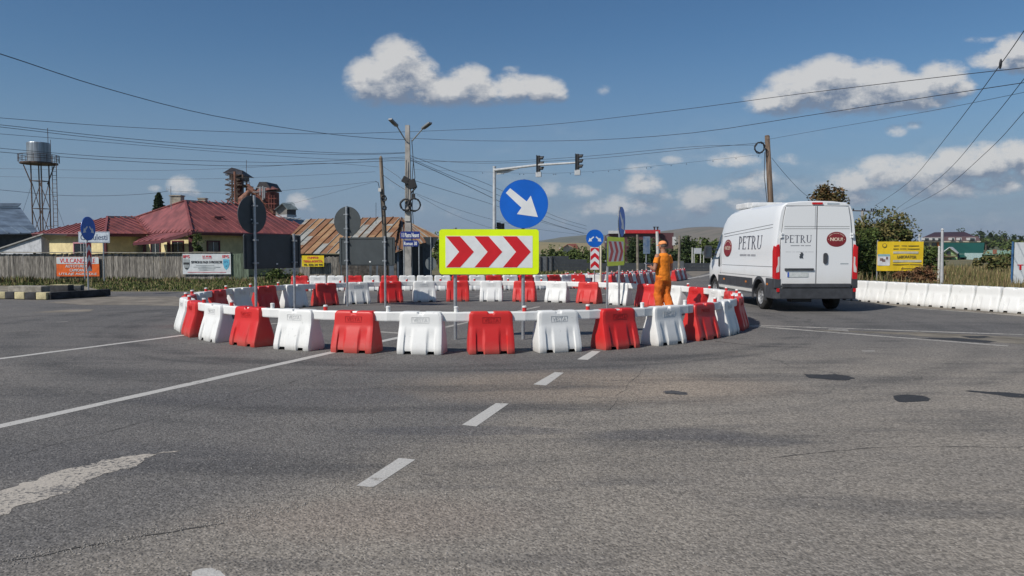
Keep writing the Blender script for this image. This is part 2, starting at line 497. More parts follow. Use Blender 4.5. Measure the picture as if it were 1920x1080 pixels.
def paint_mat(name, lo, hi, col=(.50, .49, .46), fine=14):
    """worn road paint: where it has worn off the asphalt's own colour shows"""
    mt = bpy.data.materials.new(name); mt.use_nodes = True
    K = NT(mt.node_tree); b = mt.node_tree.nodes['Principled BSDF']
    v = K.n('ShaderNodeTexCoord').outputs['Object']
    n = K.m('ADD', K.m('MULTIPLY', K.noise(v, fine, 6, .75), .65), K.m('MULTIPLY', K.noise(v, 1.7, 3, .6), .35))
    f = K.ss(n, lo, hi)
    d = K.noise(v, 50, 3, .7)
    pc = K.mix(K.ss(d, .3, .7), tuple(c * .78 for c in col), col)
    ac, ah = asphalt_nodes(K, v)
    c = K.mix(f, pc, ac)
    mt.node_tree.links.new(c, b.inputs['Base Color']); b.inputs['Roughness'].default_value = .8
    bp = K.n('ShaderNodeBump', {'Strength': .5, 'Distance': .01, 'Height': d}); mt.node_tree.links.new(bp.outputs[0], b.inputs['Normal'])
    return mt
PAINT = paint_mat('road_paint', .55, .68)
PAINTW = paint_mat('worn_road_paint', .48, .60, (.42, .40, .36))
PAINTF = paint_mat('faded_road_paint', .42, .62, (.30, .285, .26))
TAR = pm('fresh_tar', (.026, .027, .030), .8, scale=22, bump=1, bscale=90, col2=(.045, .044, .043), th=(.45, .75))
OLDTAR = pm('old_asphalt_repair', (.082, .082, .084), .9, var=.4, scale=8, bump=1, bscale=80)
DUSTY = pm('pale_dusty_asphalt', (.21, .185, .15), .95, var=.25, scale=1.5, bump=.8, bscale=60)

def sheet(name, poly, zo, mt, struct=True):
    """flat piece lying on the ground; poly in world x,y"""
    bm = bmesh.new()
    f = bm.faces.new([bm.verts.new((p[0], p[1], 0)) for p in poly])
    ys = [p[1] for p in poly]
    for yk, _ in KN[1:-1]:
        if min(ys) < yk < max(ys):
            bmesh.ops.bisect_plane(bm, geom=bm.verts[:] + bm.edges[:] + bm.faces[:], plane_co=(0, yk, 0), plane_no=(0, 1, 0))
    for v in bm.verts: v.co.z = gz(v.co.x, v.co.y) + zo
    bmesh.ops.triangulate(bm, faces=bm.faces[:])
    bm.normal_update()
    for f in bm.faces:
        if f.normal.z < 0: f.normal_flip()
    me = bpy.data.meshes.new(name); bm.to_mesh(me); bm.free()
    me.materials.append(mt)
    o = link(name, me)
    if struct: o['kind'] = 'structure'
    return o
def pxs(*pp): return [tuple(G(*p))[:2] for p in pp]

# open ground as one sheet out to the horizon
mb = MB()
ys = [-60, 0] + [k[0] for k in KN[1:-1]] + [60, 100, 200, 500, 1500, 6000]
xs = [-6000, -1000, -200, -60, -30, -10, 0, 10, 30, 60, 200, 1000, 6000]
vs = [(x, y, gz(x, y) - .03) for y in ys for x in xs]
nx = len(xs)
mb.add(vs, [(j * nx + i, j * nx + i + 1, (j + 1) * nx + i + 1, (j + 1) * nx + i) for j in range(len(ys) - 1) for i in range(nx - 1)])
o = mb.build('ground', ground_mat()); o['kind'] = 'structure'
# carriageway: the whole junction, the left arm and the far arm
far = [(-60, 30.0), (-22, 29.6), (-10.5, 28.8)] + [(-5, 33.5), (-1, 35.5), (1.5, 38), (4, 44), (9, 56), (17, 75), (38, 120), (60, 160), (80, 160)]
right = [(50, 118), (29.5, 75), (18.6, 47), (13.5, 33), (11.2, 25.6), (11.3, 22.5), (13.3, 17.2), (16.5, 13.5), (24, 10), (60, 4), (60, -40), (-60, -40)]
road = sheet('road', far + right, 0.0, ASPH)

def line(p0, p1, w0, w1=None, mt=PAINT, name='road_marking', zo=.002):
    a, b = G(*p0), G(*p1)
    w1 = w1 or w0
    d = (b - a); d.z = 0; n = Vector((-d.y, d.x, 0)).normalized()
    L = max(1, int(d.length / .35))
    l, r = [], []
    for i in range(L + 1):
        p = a.lerp(b, i / L); w = (w0 + (w1 - w0) * i / L) / 2
        l.append(p + n * (w + random.uniform(-.008, .008))); r.append(p - n * (w + random.uniform(-.008, .008)))
    return sheet(name, [(p.x, p.y) for p in l + r[::-1]], zo, mt)
line((-160, 835), (752, 632), .15)
line((752, 632), (1010, 575), .13, mt=PAINTW)
line((-120, 688), (357, 627), .13)
line((357, 627), (520, 606), .13, mt=PAINTW)
line((640, 617), (752, 625), .14, mt=PAINTW)
for q in ([(668, 911), (700, 914), (779, 862), (748, 859)], [(866, 797), (893, 800), (954, 757), (930, 756)],
          [(1000, 721), (1024, 723), (1057, 699), (1040, 698)], [(1082, 674), (1102, 675), (1126, 659), (1110, 658)]):
    sheet('road_marking', pxs(*q), .002, PAINT)
def worn_poly(px, name, mt, jit=.03, zo=.002):
    pts = [Vector((*p, 0)) for p in pxs(*px)]
    out = []
    for i, p in enumerate(pts):
        q = pts[(i + 1) % len(pts)]
        k = max(1, int((q - p).length / .03))
        for j in range(k):
            w = p.lerp(q, j / k); nn = noise.noise_vector(w * 4) * jit + noise.noise_vector(w * 17) * jit * .5 + noise.noise_vector(w * 55) * jit * .35
            out.append((w.x + nn.x, w.y + nn.y))
    return sheet(name, out, zo, mt)
worn_poly([(-80, 945), (0, 918), (120, 881), (200, 861), (262, 855), (332, 842), (300, 852), (255, 867), (190, 893), (110, 928), (0, 964), (-80, 988)], 'road_marking', paint_mat('broken_road_paint', .49, .54, (.46, .42, .36), 30), .09)
worn_poly([(358, 1072), (372, 1068), (392, 1067), (408, 1073), (418, 1082), (414, 1095), (350, 1095)], 'road_marking', PAINT, .02)
line((1405, 611), (1890, 649), .17, .13, PAINTW)
line((1415, 610), (1980, 630), .15, .15, PAINTW)
sheet('road_marking', pxs((1552, 619), (1592, 622), (1588, 616), (1556, 615)), .004, PAINTF)
line((1700, 577), (1990, 597), .12, .12, PAINTW)
line((1262, 527), (1305, 520), .22, .22, PAINT)
line((1305, 520), (1345, 512), .5, .5, PAINTW)
line((1150, 545), (1262, 527), .16, .16, PAINTW)
line((890, 556), (958, 547), .12, .12, PAINTW)
line((1118, 555), (1136, 551), .12, .12, PAINTW)
line((105, 604), (127, 603), .12, .12, PAINTF)
line((290, 587), (303, 587), .12, .12, PAINTF)
worn_poly([(1615, 657), (1640, 656), (1642, 660), (1618, 660)], 'road_marking', PAINTF, .02)
# repairs and stains, seams and sealed cracks
worn_poly([(1508, 702), (1560, 701), (1590, 705), (1606, 710), (1580, 713), (1520, 710)], 'asphalt_repair', TAR, .05)
worn_poly([(1674, 742), (1700, 740), (1730, 742), (1741, 747), (1738, 753), (1685, 754), (1675, 750)], 'asphalt_repair', TAR, .04)
worn_poly([(1240, 734), (1262, 732), (1288, 736), (1285, 740), (1262, 739), (1242, 738)], 'asphalt_repair', OLDTAR, .05)
worn_poly([(1808, 732), (1850, 734), (1885, 736), (1990, 742), (1990, 750), (1900, 745), (1862, 740), (1815, 735)], 'asphalt_repair', TAR, .05)
worn_poly([(1720, 634), (1790, 633), (1868, 640), (1850, 643), (1760, 637)], 'asphalt_repair', TAR, .06)
worn_poly([(1800, 630), (1850, 630), (1862, 633), (1820, 634)], 'asphalt_repair', TAR, .05)
def crack(path, w, mt=TAR, zo=.003):
    pts = [G(*p) for p in path]
    fine = []
    for a, b in zip(pts, pts[1:]):
        k = max(2, int((b - a).length / .06))
        fine += [a.lerp(b, i / k) for i in range(k)]
    fine.append(pts[-1])
    d = (pts[-1] - pts[0]).normalized(); n = Vector((-d.y, d.x, 0))
    l, r = [], []
    for p in fine:
        q = p + n * noise.noise(p * 2.3) * .05 + n * noise.noise(p * 11) * .02
        ww = w * (.35 + abs(noise.noise(p * 6)) * 1.6)
        l.append(q + n * ww); r.append(q - n * ww)
    return sheet('road_crack', [(p.x, p.y) for p in l + r[::-1]], zo, mt)
CR = pm('crack_dark', (.055, .052, .049), .95)
crack([(-60, 872), (0, 858), (230, 803), (450, 742), (640, 690), (760, 660)], .004, CR)
crack([(0, 1056), (60, 1048), (180, 1022), (300, 1000), (420, 982)], .006, CR)
crack([(1140, 770), (1165, 735), (1196, 702), (1215, 683)], .003, CR)
crack([(1340, 640), (1410, 648), (1530, 653)], .012, CR)
crack([(560, 680), (700, 668), (790, 650)], .005, CR)
crack([(1450, 858), (1560, 846), (1700, 838), (1920, 838)], .004, CR)
crack([(0, 596), (120, 590), (200, 588), (330, 580)], .018, CR)
worn_poly([(60, 586), (120, 581), (175, 580), (170, 584), (110, 586)], 'dust_patch', DUSTY, .08)
worn_poly([(90, 567), (200, 556), (330, 556), (352, 565), (350, 574), (240, 572), (150, 572)], 'dust_patch', DUSTY, .1)
worn_poly([(1500, 618), (1700, 628), (1990, 652), (1990, 636), (1750, 624)], 'dust_patch', pm('sandy_asphalt', (.19, .17, .135), .95, var=.3, scale=2, bump=.8), .1, .001)
worn_poly([(1640, 571), (1800, 584), (1990, 600), (1990, 592), (1800, 577), (1640, 566)], 'dust_patch', DUSTY, .06, .0012)
worn_poly([(1300, 520), (1345, 505), (1350, 498), (1318, 500), (1286, 510)], 'dust_patch', DUSTY, .1)
# small stones scattered on the carriageway: nobody could count them
st = MB()
for i in range(420):
    px, py = random.uniform(-50, 1970), random.uniform(600, 1090)
    g = G(px, py)
    s_ = random.uniform(.002, .006)
    st.ellipsoid((g.x, g.y, g.z + s_ * .6), (s_, s_ * random.uniform(.6, 1), s_ * .7), n=5, k=4, rz=random.random() * 6)
seam = [G(*p) for p in [(-40, 1060), (0, 1054), (120, 1036), (240, 1010), (360, 988), (470, 968), (560, 950), (640, 905)]]
for i in range(900):
    k = random.randrange(len(seam) - 1); g = seam[k].lerp(seam[k + 1], random.random()); g = g + Vector((random.gauss(0, .03), random.gauss(0, .045), 0))
    s_ = random.uniform(.002, .0055)
    st.ellipsoid((g.x, g.y, g.z + s_ * .5), (s_, s_ * random.uniform(.6, 1), s_ * .6), n=5, k=4, rz=random.random() * 6)
o = st.build('gravel', pm('pale_grit', (.34, .32, .29), .9)); tag(o, kind='stuff')

# hills
def hill(name, prof, Y, depth, mt, k=1.0):
    """prof: silhouette in photo pixels, at distance Y; slopes fall towards and away from the viewer"""
    m_ = MB(); n = len(prof); rows = 14
    top = [A(px, py, Y) for px, py in prof]
    vs = []
    for j in range(rows + 1):
        t = j / rows
        for p in top:
            if t <= .75: q = t / .75; hgt = (math.sin(q * math.pi / 2)) ** 1.1; yy = Y - depth * (1 - q)
            else: q = (t - .75) / .25; hgt = math.cos(q * math.pi / 2); yy = Y + depth * .3 * q
            w = Vector((p.x * .004, yy * .004, 0))
            z = max(-.3, p.z * hgt * (1 + .12 * noise.noise(w * 1.7) * math.sin(min(1, t) * math.pi) * (0 if .72 < t < .78 else 1)))
            vs.append((p.x, yy, z - (3 if t in (0, 1) else 0)))
    m_.add(vs, [(j * n + i, j * n + i + 1, (j + 1) * n + i + 1, (j + 1) * n + i) for j in range(rows) for i in range(n - 1)])
    o = m_.build(name, mt, smooth=True); o['kind'] = 'structure'
    return o
def interp(pts, step=12):
    out = []
    for (x0, y0), (x1, y1) in zip(pts, pts[1:]):
        k = max(1, int(abs(x1 - x0) / step))
        for i in range(k):
            t = i / k; x = x0 + (x1 - x0) * t
            out.append((x, y0 + (y1 - y0) * t + noise.noise(Vector((x * .03, y0, 0))) * 1.0))
    return out + [pts[-1]]
HBROWN = pm('bare_hillside', (.17, .14, .105), .95, var=.4, scale=.012, col2=(.095, .09, .06))
HBLUE = pm('wooded_hillside', (.075, .085, .05), .95, scale=.012, col2=(.13, .12, .075))
FIELD = pm('stubble_field', (.27, .21, .105), .95, scale=.02, col2=(.20, .17, .08))
hill('hill', interp([(1120, 470), (1190, 446), (1235, 434), (1262, 430), (1300, 429), (1340, 431), (1375, 439), (1420, 446), (1500, 452), (1600, 462), (1680, 470)]), 2600, 1500, HBROWN)
hill('hill', interp([(960, 462), (1010, 452), (1050, 446), (1090, 441), (1130, 441), (1170, 446), (1210, 448), (1260, 452), (1330, 462)]), 3600, 1500, HBLUE)
hill('hill', interp([(-400, 469), (400, 468), (900, 464), (1000, 455), (1080, 457), (1160, 458), (1260, 464), (1400, 469)]), 1100, 700, FIELD)
hill('hill', interp([(1560, 470), (1640, 462), (1700, 460), (1800, 452), (1880, 448), (1960, 446), (2300, 448), (2700, 460)]), 700, 400, pm('scrubby_hillside', (.12, .11, .05), .95, scale=.03, col2=(.06, .075, .03)))
# ================================================================ PLASTIC BARRIERS
def sst(x, a, b):
    t = max(0, min(1, (x - a) / (b - a)))
    return t * t * (3 - 2 * t)
def barrier_body(name, mt):
    LV = [(0, .338, .222), (.012, .345, .232), (.07, .346, .233), (.085, .344, .23), (.14, .337, .213), (.2, .330, .193), (.26, .323, .172), (.32, .317, .15), (.37, .312, .13),
          (.40, .310, .117), (.42, .309, .112), (.46, .308, .108), (.52, .306, .105), (.57, .304, .102), (.595, .301, .099), (.61, .294, .092), (.618, .282, .08), (.62, .268, .066)]
    LV = [(z, (.343 - .020 * sst(z, .1, .62)) - (.0 if z < .58 else (.012 if z < .60 else (.022 if z < .615 else (.036 if z < .619 else .05)))) - (.006 if z < .01 else 0), hd if z > .41 else .112 + (hd - .112) * .80) for z, hw, hd in LV]
    S = [-.93 + 1.86 * i / 40 for i in range(41)]
    T = [-.7 + 1.4 * i / 6 for i in range(7)]
    def ring(z, hw, hd):
        out = []
        r = .036
        def gro(x):
            a = abs(x)
            return sst(a, .112, .124) * (1 - sst(a, .222, .236))
        def P(x, y):
            g = gro(x) if abs(y) > hd * .8 else 0
            g *= 1 - sst(z, .24, .40)
            yy = y - math.copysign(.024 * g, y) if g else y
            zz = z
            if gro(x) > .5 and abs(y) > hd * .5: zz = max(z, .046)
            if z > .575 and abs(x) < .055: zz = z - .028 * (1 - sst(abs(x), .035, .05)) * sst(z, .575, .6)
            out.append((x, yy, zz))
        for s in S: P(s * (hw - r) / .93 * .97, -hd)
        P(hw - r * .3, -hd + r * .3)
        for t in T: P(hw, t * (hd - r) / .7)
        P(hw - r * .3, hd - r * .3)
        for s in reversed(S): P(s * (hw - r) / .93 * .97, hd)
        P(-hw + r * .3, hd - r * .3)
        for t in reversed(T): P(-hw, t * (hd - r) / .7)
        P(-hw + r * .3, -hd + r * .3)
        return out
    mb = MB(); vs = []
    for l in LV: vs += ring(*l)
    n = len(vs) // len(LV)
    fs = []
    for i in range(len(LV) - 1):
        for k in range(n):
            k2 = (k + 1) % n
            fs.append((i * n + k, i * n + k2, (i + 1) * n + k2, (i + 1) * n + k))
    b = (len(LV) - 1) * n
    m = len(S)
    back0 = m + 1 + len(T) + 1
    for k in range(m - 1):
        fs.append((b + k, b + k + 1, b + back0 + m - 2 - k, b + back0 + m - 1 - k))
    fs.append(tuple([b + m - 1] + [b + m + j for j in range(len(T) + 2)] + [b + back0]))
    fs.append(tuple([b] + [b + back0 + m - 1 + j for j in range(len(T) + 3)])[:1] + tuple(b + back0 + m - 1 + 1 + j for j in range(0)) + tuple(reversed([b + back0 + m - 1] + [b + back0 + m + j for j in range(len(T) + 2)])))
    mb.add(vs, fs)
    me = mb.mesh(name, mt)
    me.validate()
    smooth_angle(me, 38)
    return me
BW, BR = barrier_body('barrier_body', WHITE), barrier_body('barrier_body', RED)
def letter_mesh(mt, sy):
    mb = MB()
    if True:
        # the panel leans slightly: follow it
        T = face((0, sy * .1085, .497), (-sy, 0, 0), (0, -sy * .04, 1)) if sy > 0 else face((0, -.1085, .497), (1, 0, 0), (0, .04, 1))
        add_text(mb, 'VESTA', T, .215, .058, .005)
        for x, y, w, h in ((0, .042, .265, .006), (0, -.042, .265, .006), (-.1295, 0, .006, .0775), (.1295, 0, .006, .0775)):
            c = T @ Vector((x, y, 0)); mb.box(c, (w, .003, h))
    return mb.mesh('lettering', mt)
LW = [letter_mesh(pm('white_plastic_shade', (.60, .61, .61), .45), s_) for s_ in (-1, 1)]; LR = [letter_mesh(pm('red_plastic_shade', (.46, .014, .017), .45), s_) for s_ in (-1, 1)]  # lettering plastic coloured darker than the body, standing for shade in the moulding
def cap_mesh():
    mb = MB()
    mb.tube([(0, 0, .575), (0, 0, .607)], .028, 12)
    mb.tube([(0, 0, .6072), (0, 0, .612)], .02, 10)
    return mb
CAPW = cap_mesh().mesh('filler_cap', WHITE, smooth=False); CAPR = cap_mesh().mesh('filler_cap', RED)
def peg_mesh(red):
    mb = MB()
    mb.tube([(0, 0, .6), (0, 0, .672)], .031, 14, m=0)
    mb.tube([(0, 0, .672), (0, 0, .69), (0, 0, .697)], [.034, .034, .024], 14, m=1)
    return mb.mesh('peg', [RED if red else WHITE, WHITE])
PEGR, PEGW = peg_mesh(True), peg_mesh(False)
def beam_mesh(L):
    mb = MB(); h = L / 2
    sec = [(-.05, .475), (-.055, .49), (-.055, .595), (-.045, .612), (.045, .612), (.055, .595), (.055, .49), (.05, .475)]
    vs = [(-h, y, z) for y, z in sec] + [(h, y, z) for y, z in sec]
    mb.add(vs, [(i, i + 8, (i + 1) % 8 + 8, (i + 1) % 8) for i in range(8)] + [tuple(range(8)), tuple(reversed(range(8, 16)))])
    return mb.mesh('beam', WHITE)
def put(name, me, parent, loc=(0, 0, 0), rz=0.0):
    o = link(name, me, parent); o.location = loc; o.rotation_euler = (0, 0, rz); return o
def barrier(x, y, rz, red, label, group, pos_letter=True, ring_=False, peg=None, beam=None):
    t = thing('plastic_barrier', label, 'barrier', (x, y, gz(x, y)), rz, group)
    b = put('body', BR if red else BW, t)
    if pos_letter:
        for lm_ in (LR if red else LW)[:(2 if ring_ else 1)]: put('lettering', lm_, t)
        put('filler_cap', CAPR if red else CAPW, t, (0, 0, -.012))
    if beam: put('beam', beam, t)
    if peg is not None:
        px_, red_p = peg
        put('peg', PEGR if red_p else PEGW, t, px_)
    return t
RNG_LAB = [
 (0, 'white barrier at the left tip of the ring, left of the first red one'),
 (1, 'narrow looking red barrier second from the left end of the ring front'),
 (0, 'white barrier between the two leftmost red barriers of the ring front'),
 (1, "red barrier on the ring front before the pole of the black round sign back"),
 (0, "white barrier on the ring front, left of the long white road line's end"),
 (1, 'red barrier standing at the end of the long white road line'),
 (0, 'white barrier with a crumpled foot, left of the red barrier under the chevron board'),
 (1, 'red barrier at the very front of the ring, under the big yellow chevron board'),
 (0, "white barrier on the ring front, just right of the one under the chevron board"),
 (1, 'red barrier beside the first white road dash at the ring front'),
 (0, 'white barrier on the ring front in front of the orange worker'),
 (1, 'red barrier on the ring front right of the orange worker'),
 (0, 'half shaded white barrier near the right end of the ring front'),
 (1, 'red barrier seen end-on at the right end of the ring front'),
 (0, 'white barrier at the right tip of the ring, nearest the van'),
 (1, 'red barrier at the right turn of the ring, beside the van rear wheel'),
 (0, 'white barrier at the back right of the ring, before the van front wheel'),
 (1, 'red barrier in the back right of the ring, first right of the worker'),
 (0, 'white barrier half hidden behind the worker'),
 (1, 'red barrier with a triangular shadow, left of the worker at the ring back'),
 (0, 'white barrier behind the poles of the sideways chevron sign'),
 (1, 'red barrier at the ring back, left of the sideways chevron sign'),
 (0, "sunlit white barrier at the ring back, first right of the yellow chevron board"),
 (1, 'red barrier seen behind the right pole of the big chevron board'),
 (0, 'white barrier seen between the two poles of the big chevron board'),
 (1, 'red barrier seen behind the left pole of the big chevron board'),
 (0, 'grey shaded white barrier at the ring back crossed by a diagonal strip of sun'),
 (1, 'red barrier behind the right pole of the grey sign back, half in shadow'),
 (0, 'white barrier behind the left pole of the grey sign back'),
 (1, 'dark shaded red barrier at the ring back right of the black sign back'),
 (0, 'grey shaded white barrier behind the right pole of the black sign back'),
 (1, 'shaded red barrier behind the left pole of the black sign back'),
 (0, 'shaded white barrier at the ring back, first left of the black sign pole'),
 (1, 'dark red barrier at the far left of the ring back, between two shaded white ones'),
 (0, 'shaded white barrier at the far left turn of the ring'),
 (1, 'red barrier at the left turn of the ring, hidden behind the white end barrier'),
]
def ring_pt(k, rx=5.85, ry=5.72):
    a = R(6.5 + 10 * (k - 8))
    return Vector((RING_C[0] + rx * math.sin(a), RING_C[1] + .02 - ry * math.cos(a), 0))
WPEGS = {6, 7, 10, 11, 4}
for k in range(1, 37):
    red, lab = RNG_LAB[k - 1]
    jr = random.uniform(-.03, .03)
    p = ring_pt(k)
    pa, pb = ring_pt(k - .5), ring_pt(k + .5)
    rz = math.atan2(pb.y - pa.y, pb.x - pa.x)
    rzb = rz + random.uniform(-.05, .05) + {1: .12, 3: -.05, 10: .10, 11: .0, 7: -.03, 20: .2}.get(k, 0)
    p = (pa + pb) / 2
    L = (pb - pa).length
    t = barrier(p.x, p.y, rzb, red, lab, 'red and white barriers set in a ring', True, True)
    loc = Matrix.Rotation(-rzb, 3, 'Z') @ (pb - p)
    be = put('beam', beam_mesh(L + .02), t, (0, 0, 0.001 * (k % 2)), rz - rzb)
    put('peg', PEGW if k in WPEGS else PEGR, t, tuple(loc))

ORD = ['first', 'second', 'third', 'fourth', 'fifth', 'sixth', 'seventh', 'eighth', 'ninth', 'tenth', 'eleventh', 'twelfth', 'thirteenth', 'fourteenth', 'fifteenth', 'sixteenth', 'seventeenth', 'eighteenth', 'nineteenth', 'twentieth', 'twenty-first', 'twenty-second', 'twenty-third']
def cn(red): return 'red' if red else 'white'
# the row along the far verge, curving away at its right end
cols = 'rwwrwrwwwrwrwrwrwrwr'
x, y = GY(545, 29.6).x, 29.6
th = 0.10
for i, c in enumerate(cols):
    if i > 7: th = min(1.05, th + (.045 if i < 12 else .09))
    cx, cy = x + .35 * math.cos(th), y + .35 * math.sin(th)
    barrier(cx, cy, th + random.uniform(-.02, .02), c == 'r', f'{cn(c == "r")} barrier, {ORD[i]} from the left in the row along the far verge', 'barriers in the row along the far verge', True)
    if c == 'r' and i in (3, 5, 12, 16):
        pass
    x += .71 * math.cos(th); y += .71 * math.sin(th)
# near end of the far island: white, red, white joined by beams, then two long rows
grp = 'barriers round the far traffic island'
BE = beam_mesh(1.0)
for i, (px, red, l) in enumerate([(1040, 0, 'white barrier at the near left corner of the far traffic island'), (1083, 1, 'red barrier in the middle of the near end of the far island'), (1125, 0, 'white barrier with a small red spot at the near end of the far island')]):
    p = GY(px, 32.6)
    t = barrier(p.x, p.y, .05, red, l, grp, False, beam=BE, peg=((.5, 0, 0), True))
def row(p0, p1, n, first_red, lab, g, y_rot=0.0):
    p0, p1 = Vector(p0), Vector(p1)
    d = p1 - p0; rz = math.atan2(d.y, d.x)
    for i in range(n):
        p = p0.lerp(p1, (i + .5) / n)
        red = (i + first_red) % 2 == 1
        barrier(p.x, p.y, rz + random.uniform(-.03, .03), red, f'{cn(red)} barrier, {ORD[i]} from the near end of {lab}', g, False, peg=((.36, 0, 0), True))
row((4.15, 31.6, 0), (7.6, 39.6, 0), 12, 1, 'the right-hand row of the far island', grp)
row((2.2, 33.4, 0), (8.6, 44.5, 0), 17, 1, 'the left-hand row of the far island', grp)
row((9.35, 43.0, 0), (10.75, 46.2, 0), 5, 1, 'the short far row right of the worker', grp)
# all white row along the right-hand verge
p0, p1 = Vector((9.6, 25.3, 0)), Vector((12.0, 18.35, 0))
d = (p1 - p0); L = d.length; n = 11
for i in range(16):
    p = p0 + d * ((i + .5) / n)
    if i >= 5: p.x += .018 * (i - 4) ** 1.3
    barrier(p.x, p.y, math.atan2(d.y, d.x) + random.uniform(-.02, .02), False, f'white barrier, {ORD[i]} from the far end of the all-white row', 'white barriers along the right verge', False)
# ================================================================ SIGNS
def rrect(w, h, r, n=5):
    out = []
    for cx, cy, a0 in ((w / 2 - r, h / 2 - r, 0), (-w / 2 + r, h / 2 - r, 90), (-w / 2 + r, -h / 2 + r, 180), (w / 2 - r, -h / 2 + r, 270)):
        for i in range(n + 1):
            a = R(a0 + 90 * i / n); out.append((cx + r * math.cos(a), cy + r * math.sin(a)))
    return out
def circ(r, n=48, ry=None): return [(r * math.cos(2 * math.pi * i / n), (ry or r) * math.sin(2 * math.pi * i / n)) for i in range(n)]
def sh(T, z): return T @ Matrix.Translation((0, 0, z))
def off(poly, dx, dy): return [(x + dx, y + dy) for x, y in poly]
ARROW = [(193, 370), (225, 335), (347, 432), (377, 390), (430, 547), (275, 525), (308, 478)]
ARROW = [((x - 326) / 177, -(y - 450) / 177) for x, y in ARROW]
def pole(parent, x, y, z0, z1, r=.03, mt=GALV, name='pole'):
    mb = MB(); mb.tube([(x, y, z0), (x, y, z1)], r, 12)
    mb.tube([(x, y, z1), (x, y, z1 + .01)], r * 1.08, 12)
    return mb.build(name, mt, parent)
def clamps(parent, pts):
    mb = MB()
    for x, y, z in pts:
        mb.box((x, y, z), (.10, .07, .035)); mb.box((x - .045, y + .03, z), (.02, .05, .03)); mb.box((x + .045, y + .03, z), (.02, .05, .03))
        o = mb.build('clamp', GALV, parent); mb = MB()
def chevron_sign(label, px, Y, rz, base_h=0.0, wobble=0, drz=0):
    p = GY(px, Y)
    t = thing('chevron_sign', label, 'road sign', p, rz, 'chevron signs with round arrow signs inside the ring')
    T = face((0, 0, 1.50), (1, 0, 0))
    mb = MB(); mb.prism(rrect(1.688, .763, .05), sh(T, .0145), .0015, 0)
    bd = mb.build('board', [FLUO], t)
    mb = MB(); mb.prism(rrect(1.692, .767, .05), sh(T, -.009), .0234, 0)
    for x in (-.78, .78): mb.box((x, .016, 1.5), (.02, .02, .70))
    for z in (1.15, 1.85): mb.box((0, .016, z), (1.6, .02, .02))
    mb.build('board_back', DGREY, t)
    mb = MB(); mb.prism(rrect(1.475, .54, .01), sh(T, .0165), .002); pn = mb.build('panel', SWHITE, bd)
    tt = .262
    for i in range(3):
        x0 = -.728 + i * .482
        mb = MB(); mb.prism([(x0, tt), (x0 + .237, tt), (x0 + .472, 0), (x0 + .237, -tt), (x0, -tt), (x0 + .222, 0)][::-1], sh(T, .0188), .002)
        mb.build('chevron', SRED, bd)
    T2 = face((.59, 0, 2.31), (math.cos(drz), math.sin(drz), 0))
    mb = MB(); mb.prism(circ(.409), sh(T2, .0125), .0015); ds = mb.build('arrow_disc', BLUE, t)
    mb = MB(); mb.prism(circ(.411), sh(T2, -.006), .0183); mb.build('disc_back', DGREY, t)
    mb = MB(); mb.prism([(x * .405, y * .405) for x, y in ARROW][::-1], sh(T2, .0145), .002); mb.build('arrow', SWHITE, ds)
    pole(t, .58, .055, 0, 2.72); pole(t, -.58, .055, 0, 1.9)
    clamps(t, [(.58, .055, 1.25), (.58, .055, 1.75), (-.58, .055, 1.25), (-.58, .055, 1.75), (.58, .055, 2.12), (.58, .055, 2.5)])
    mb = MB(); mb.prism(rrect(.04, .028, .002), face((.62, .0095, 2.2), (-1, 0, 0)), .001); mb.prism(rrect(.05, .03, .002), face((-.1, .0095, 1.22), (-1, 0, 0)), .001)
    mb.build('sticker', SWHITE, t)
    mb = MB(); mb.tube([(.58, .055, .0), (.58, .055, .03)], [.12, .06], 10); mb.tube([(-.58, .055, .0), (-.58, .055, .03)], [.12, .06], 10)
    return t
chevron_sign('big fluorescent yellow chevron board facing the camera with a blue down-right arrow disc', 917, 12.6, R(0))
chevron_sign('yellow chevron sign turned edgeways on thin poles left of the orange worker', 1154, 19.9, R(66.5), drz=R(3))
chevron_sign('black sign back turned obliquely, round disc over board, at the ring left side', 513, 16.8, R(241.6), drz=R(2))
chevron_sign('grey sign back with round disc, right of the black one', 688, 20.1, R(161.5))

def island_sign(label, p, rz, dia, zc, pw, z0, z1):
    t = thing('keep_side_sign', label, 'road sign', p, rz, 'round double arrow signs over striped panels')
    T = face((0, 0, zc), (1, 0, 0)); r = dia / 2
    mb = MB(); mb.prism(circ(r), T, .014); ds = mb.build('arrow_disc', BLUE, t)
    mb = MB(); mb.prism(circ(r + .002), sh(T, -.006), .0055); mb.build('disc_back', DGREY, t)
    for sx in (1, -1):
        c = [(x * r * .50 * sx, y * r * .50) for x, y in ARROW]
        c = [(x + sx * r * .46, y - r * .10) for x, y in c]
        if sx > 0: c = c[::-1]
        mb = MB(); mb.prism(c, sh(T, .0145), .002); mb.build('arrow', SWHITE, ds)
    hh = (z1 - z0)
    T = face((0, 0, (z0 + z1) / 2), (1, 0, 0))
    mb = MB(); mb.prism(rrect(pw, hh, .01), T, .012); pn = mb.build('striped_panel', SWHITE, t)
    mb = MB(); st = hh / 5.2
    k = -hh / 2 + st * .1
    for i in range(3):
        y = -hh / 2 + st * (.75 + 2 * i * .95)
        w = pw / 2 - .012
        def cl_(v): return max(-hh / 2 + .01, min(hh / 2 - .01, v))
        mb.prism([(-w, cl_(y - st * .55)), (0, cl_(y + st * .35)), (w, cl_(y - st * .55)), (w, cl_(y + st * .4)), (0, cl_(y + st * 1.3)), (-w, cl_(y + st * .4))], sh(T, .0125), .002)
    mb.build('stripe', SRED, pn)
    pole(t, 0, .045, 0, zc + r * .8, .028)
    return t
pL = GY(167, 26.0); pL.z = .13
island_sign('tall blue double arrow disc over a striped panel on the kerbed left island', pL, R(88), .83, 2.29 - .13, .30, .80 - .13, 1.82 - .13)
pR_ = GY(1115, 31.8)
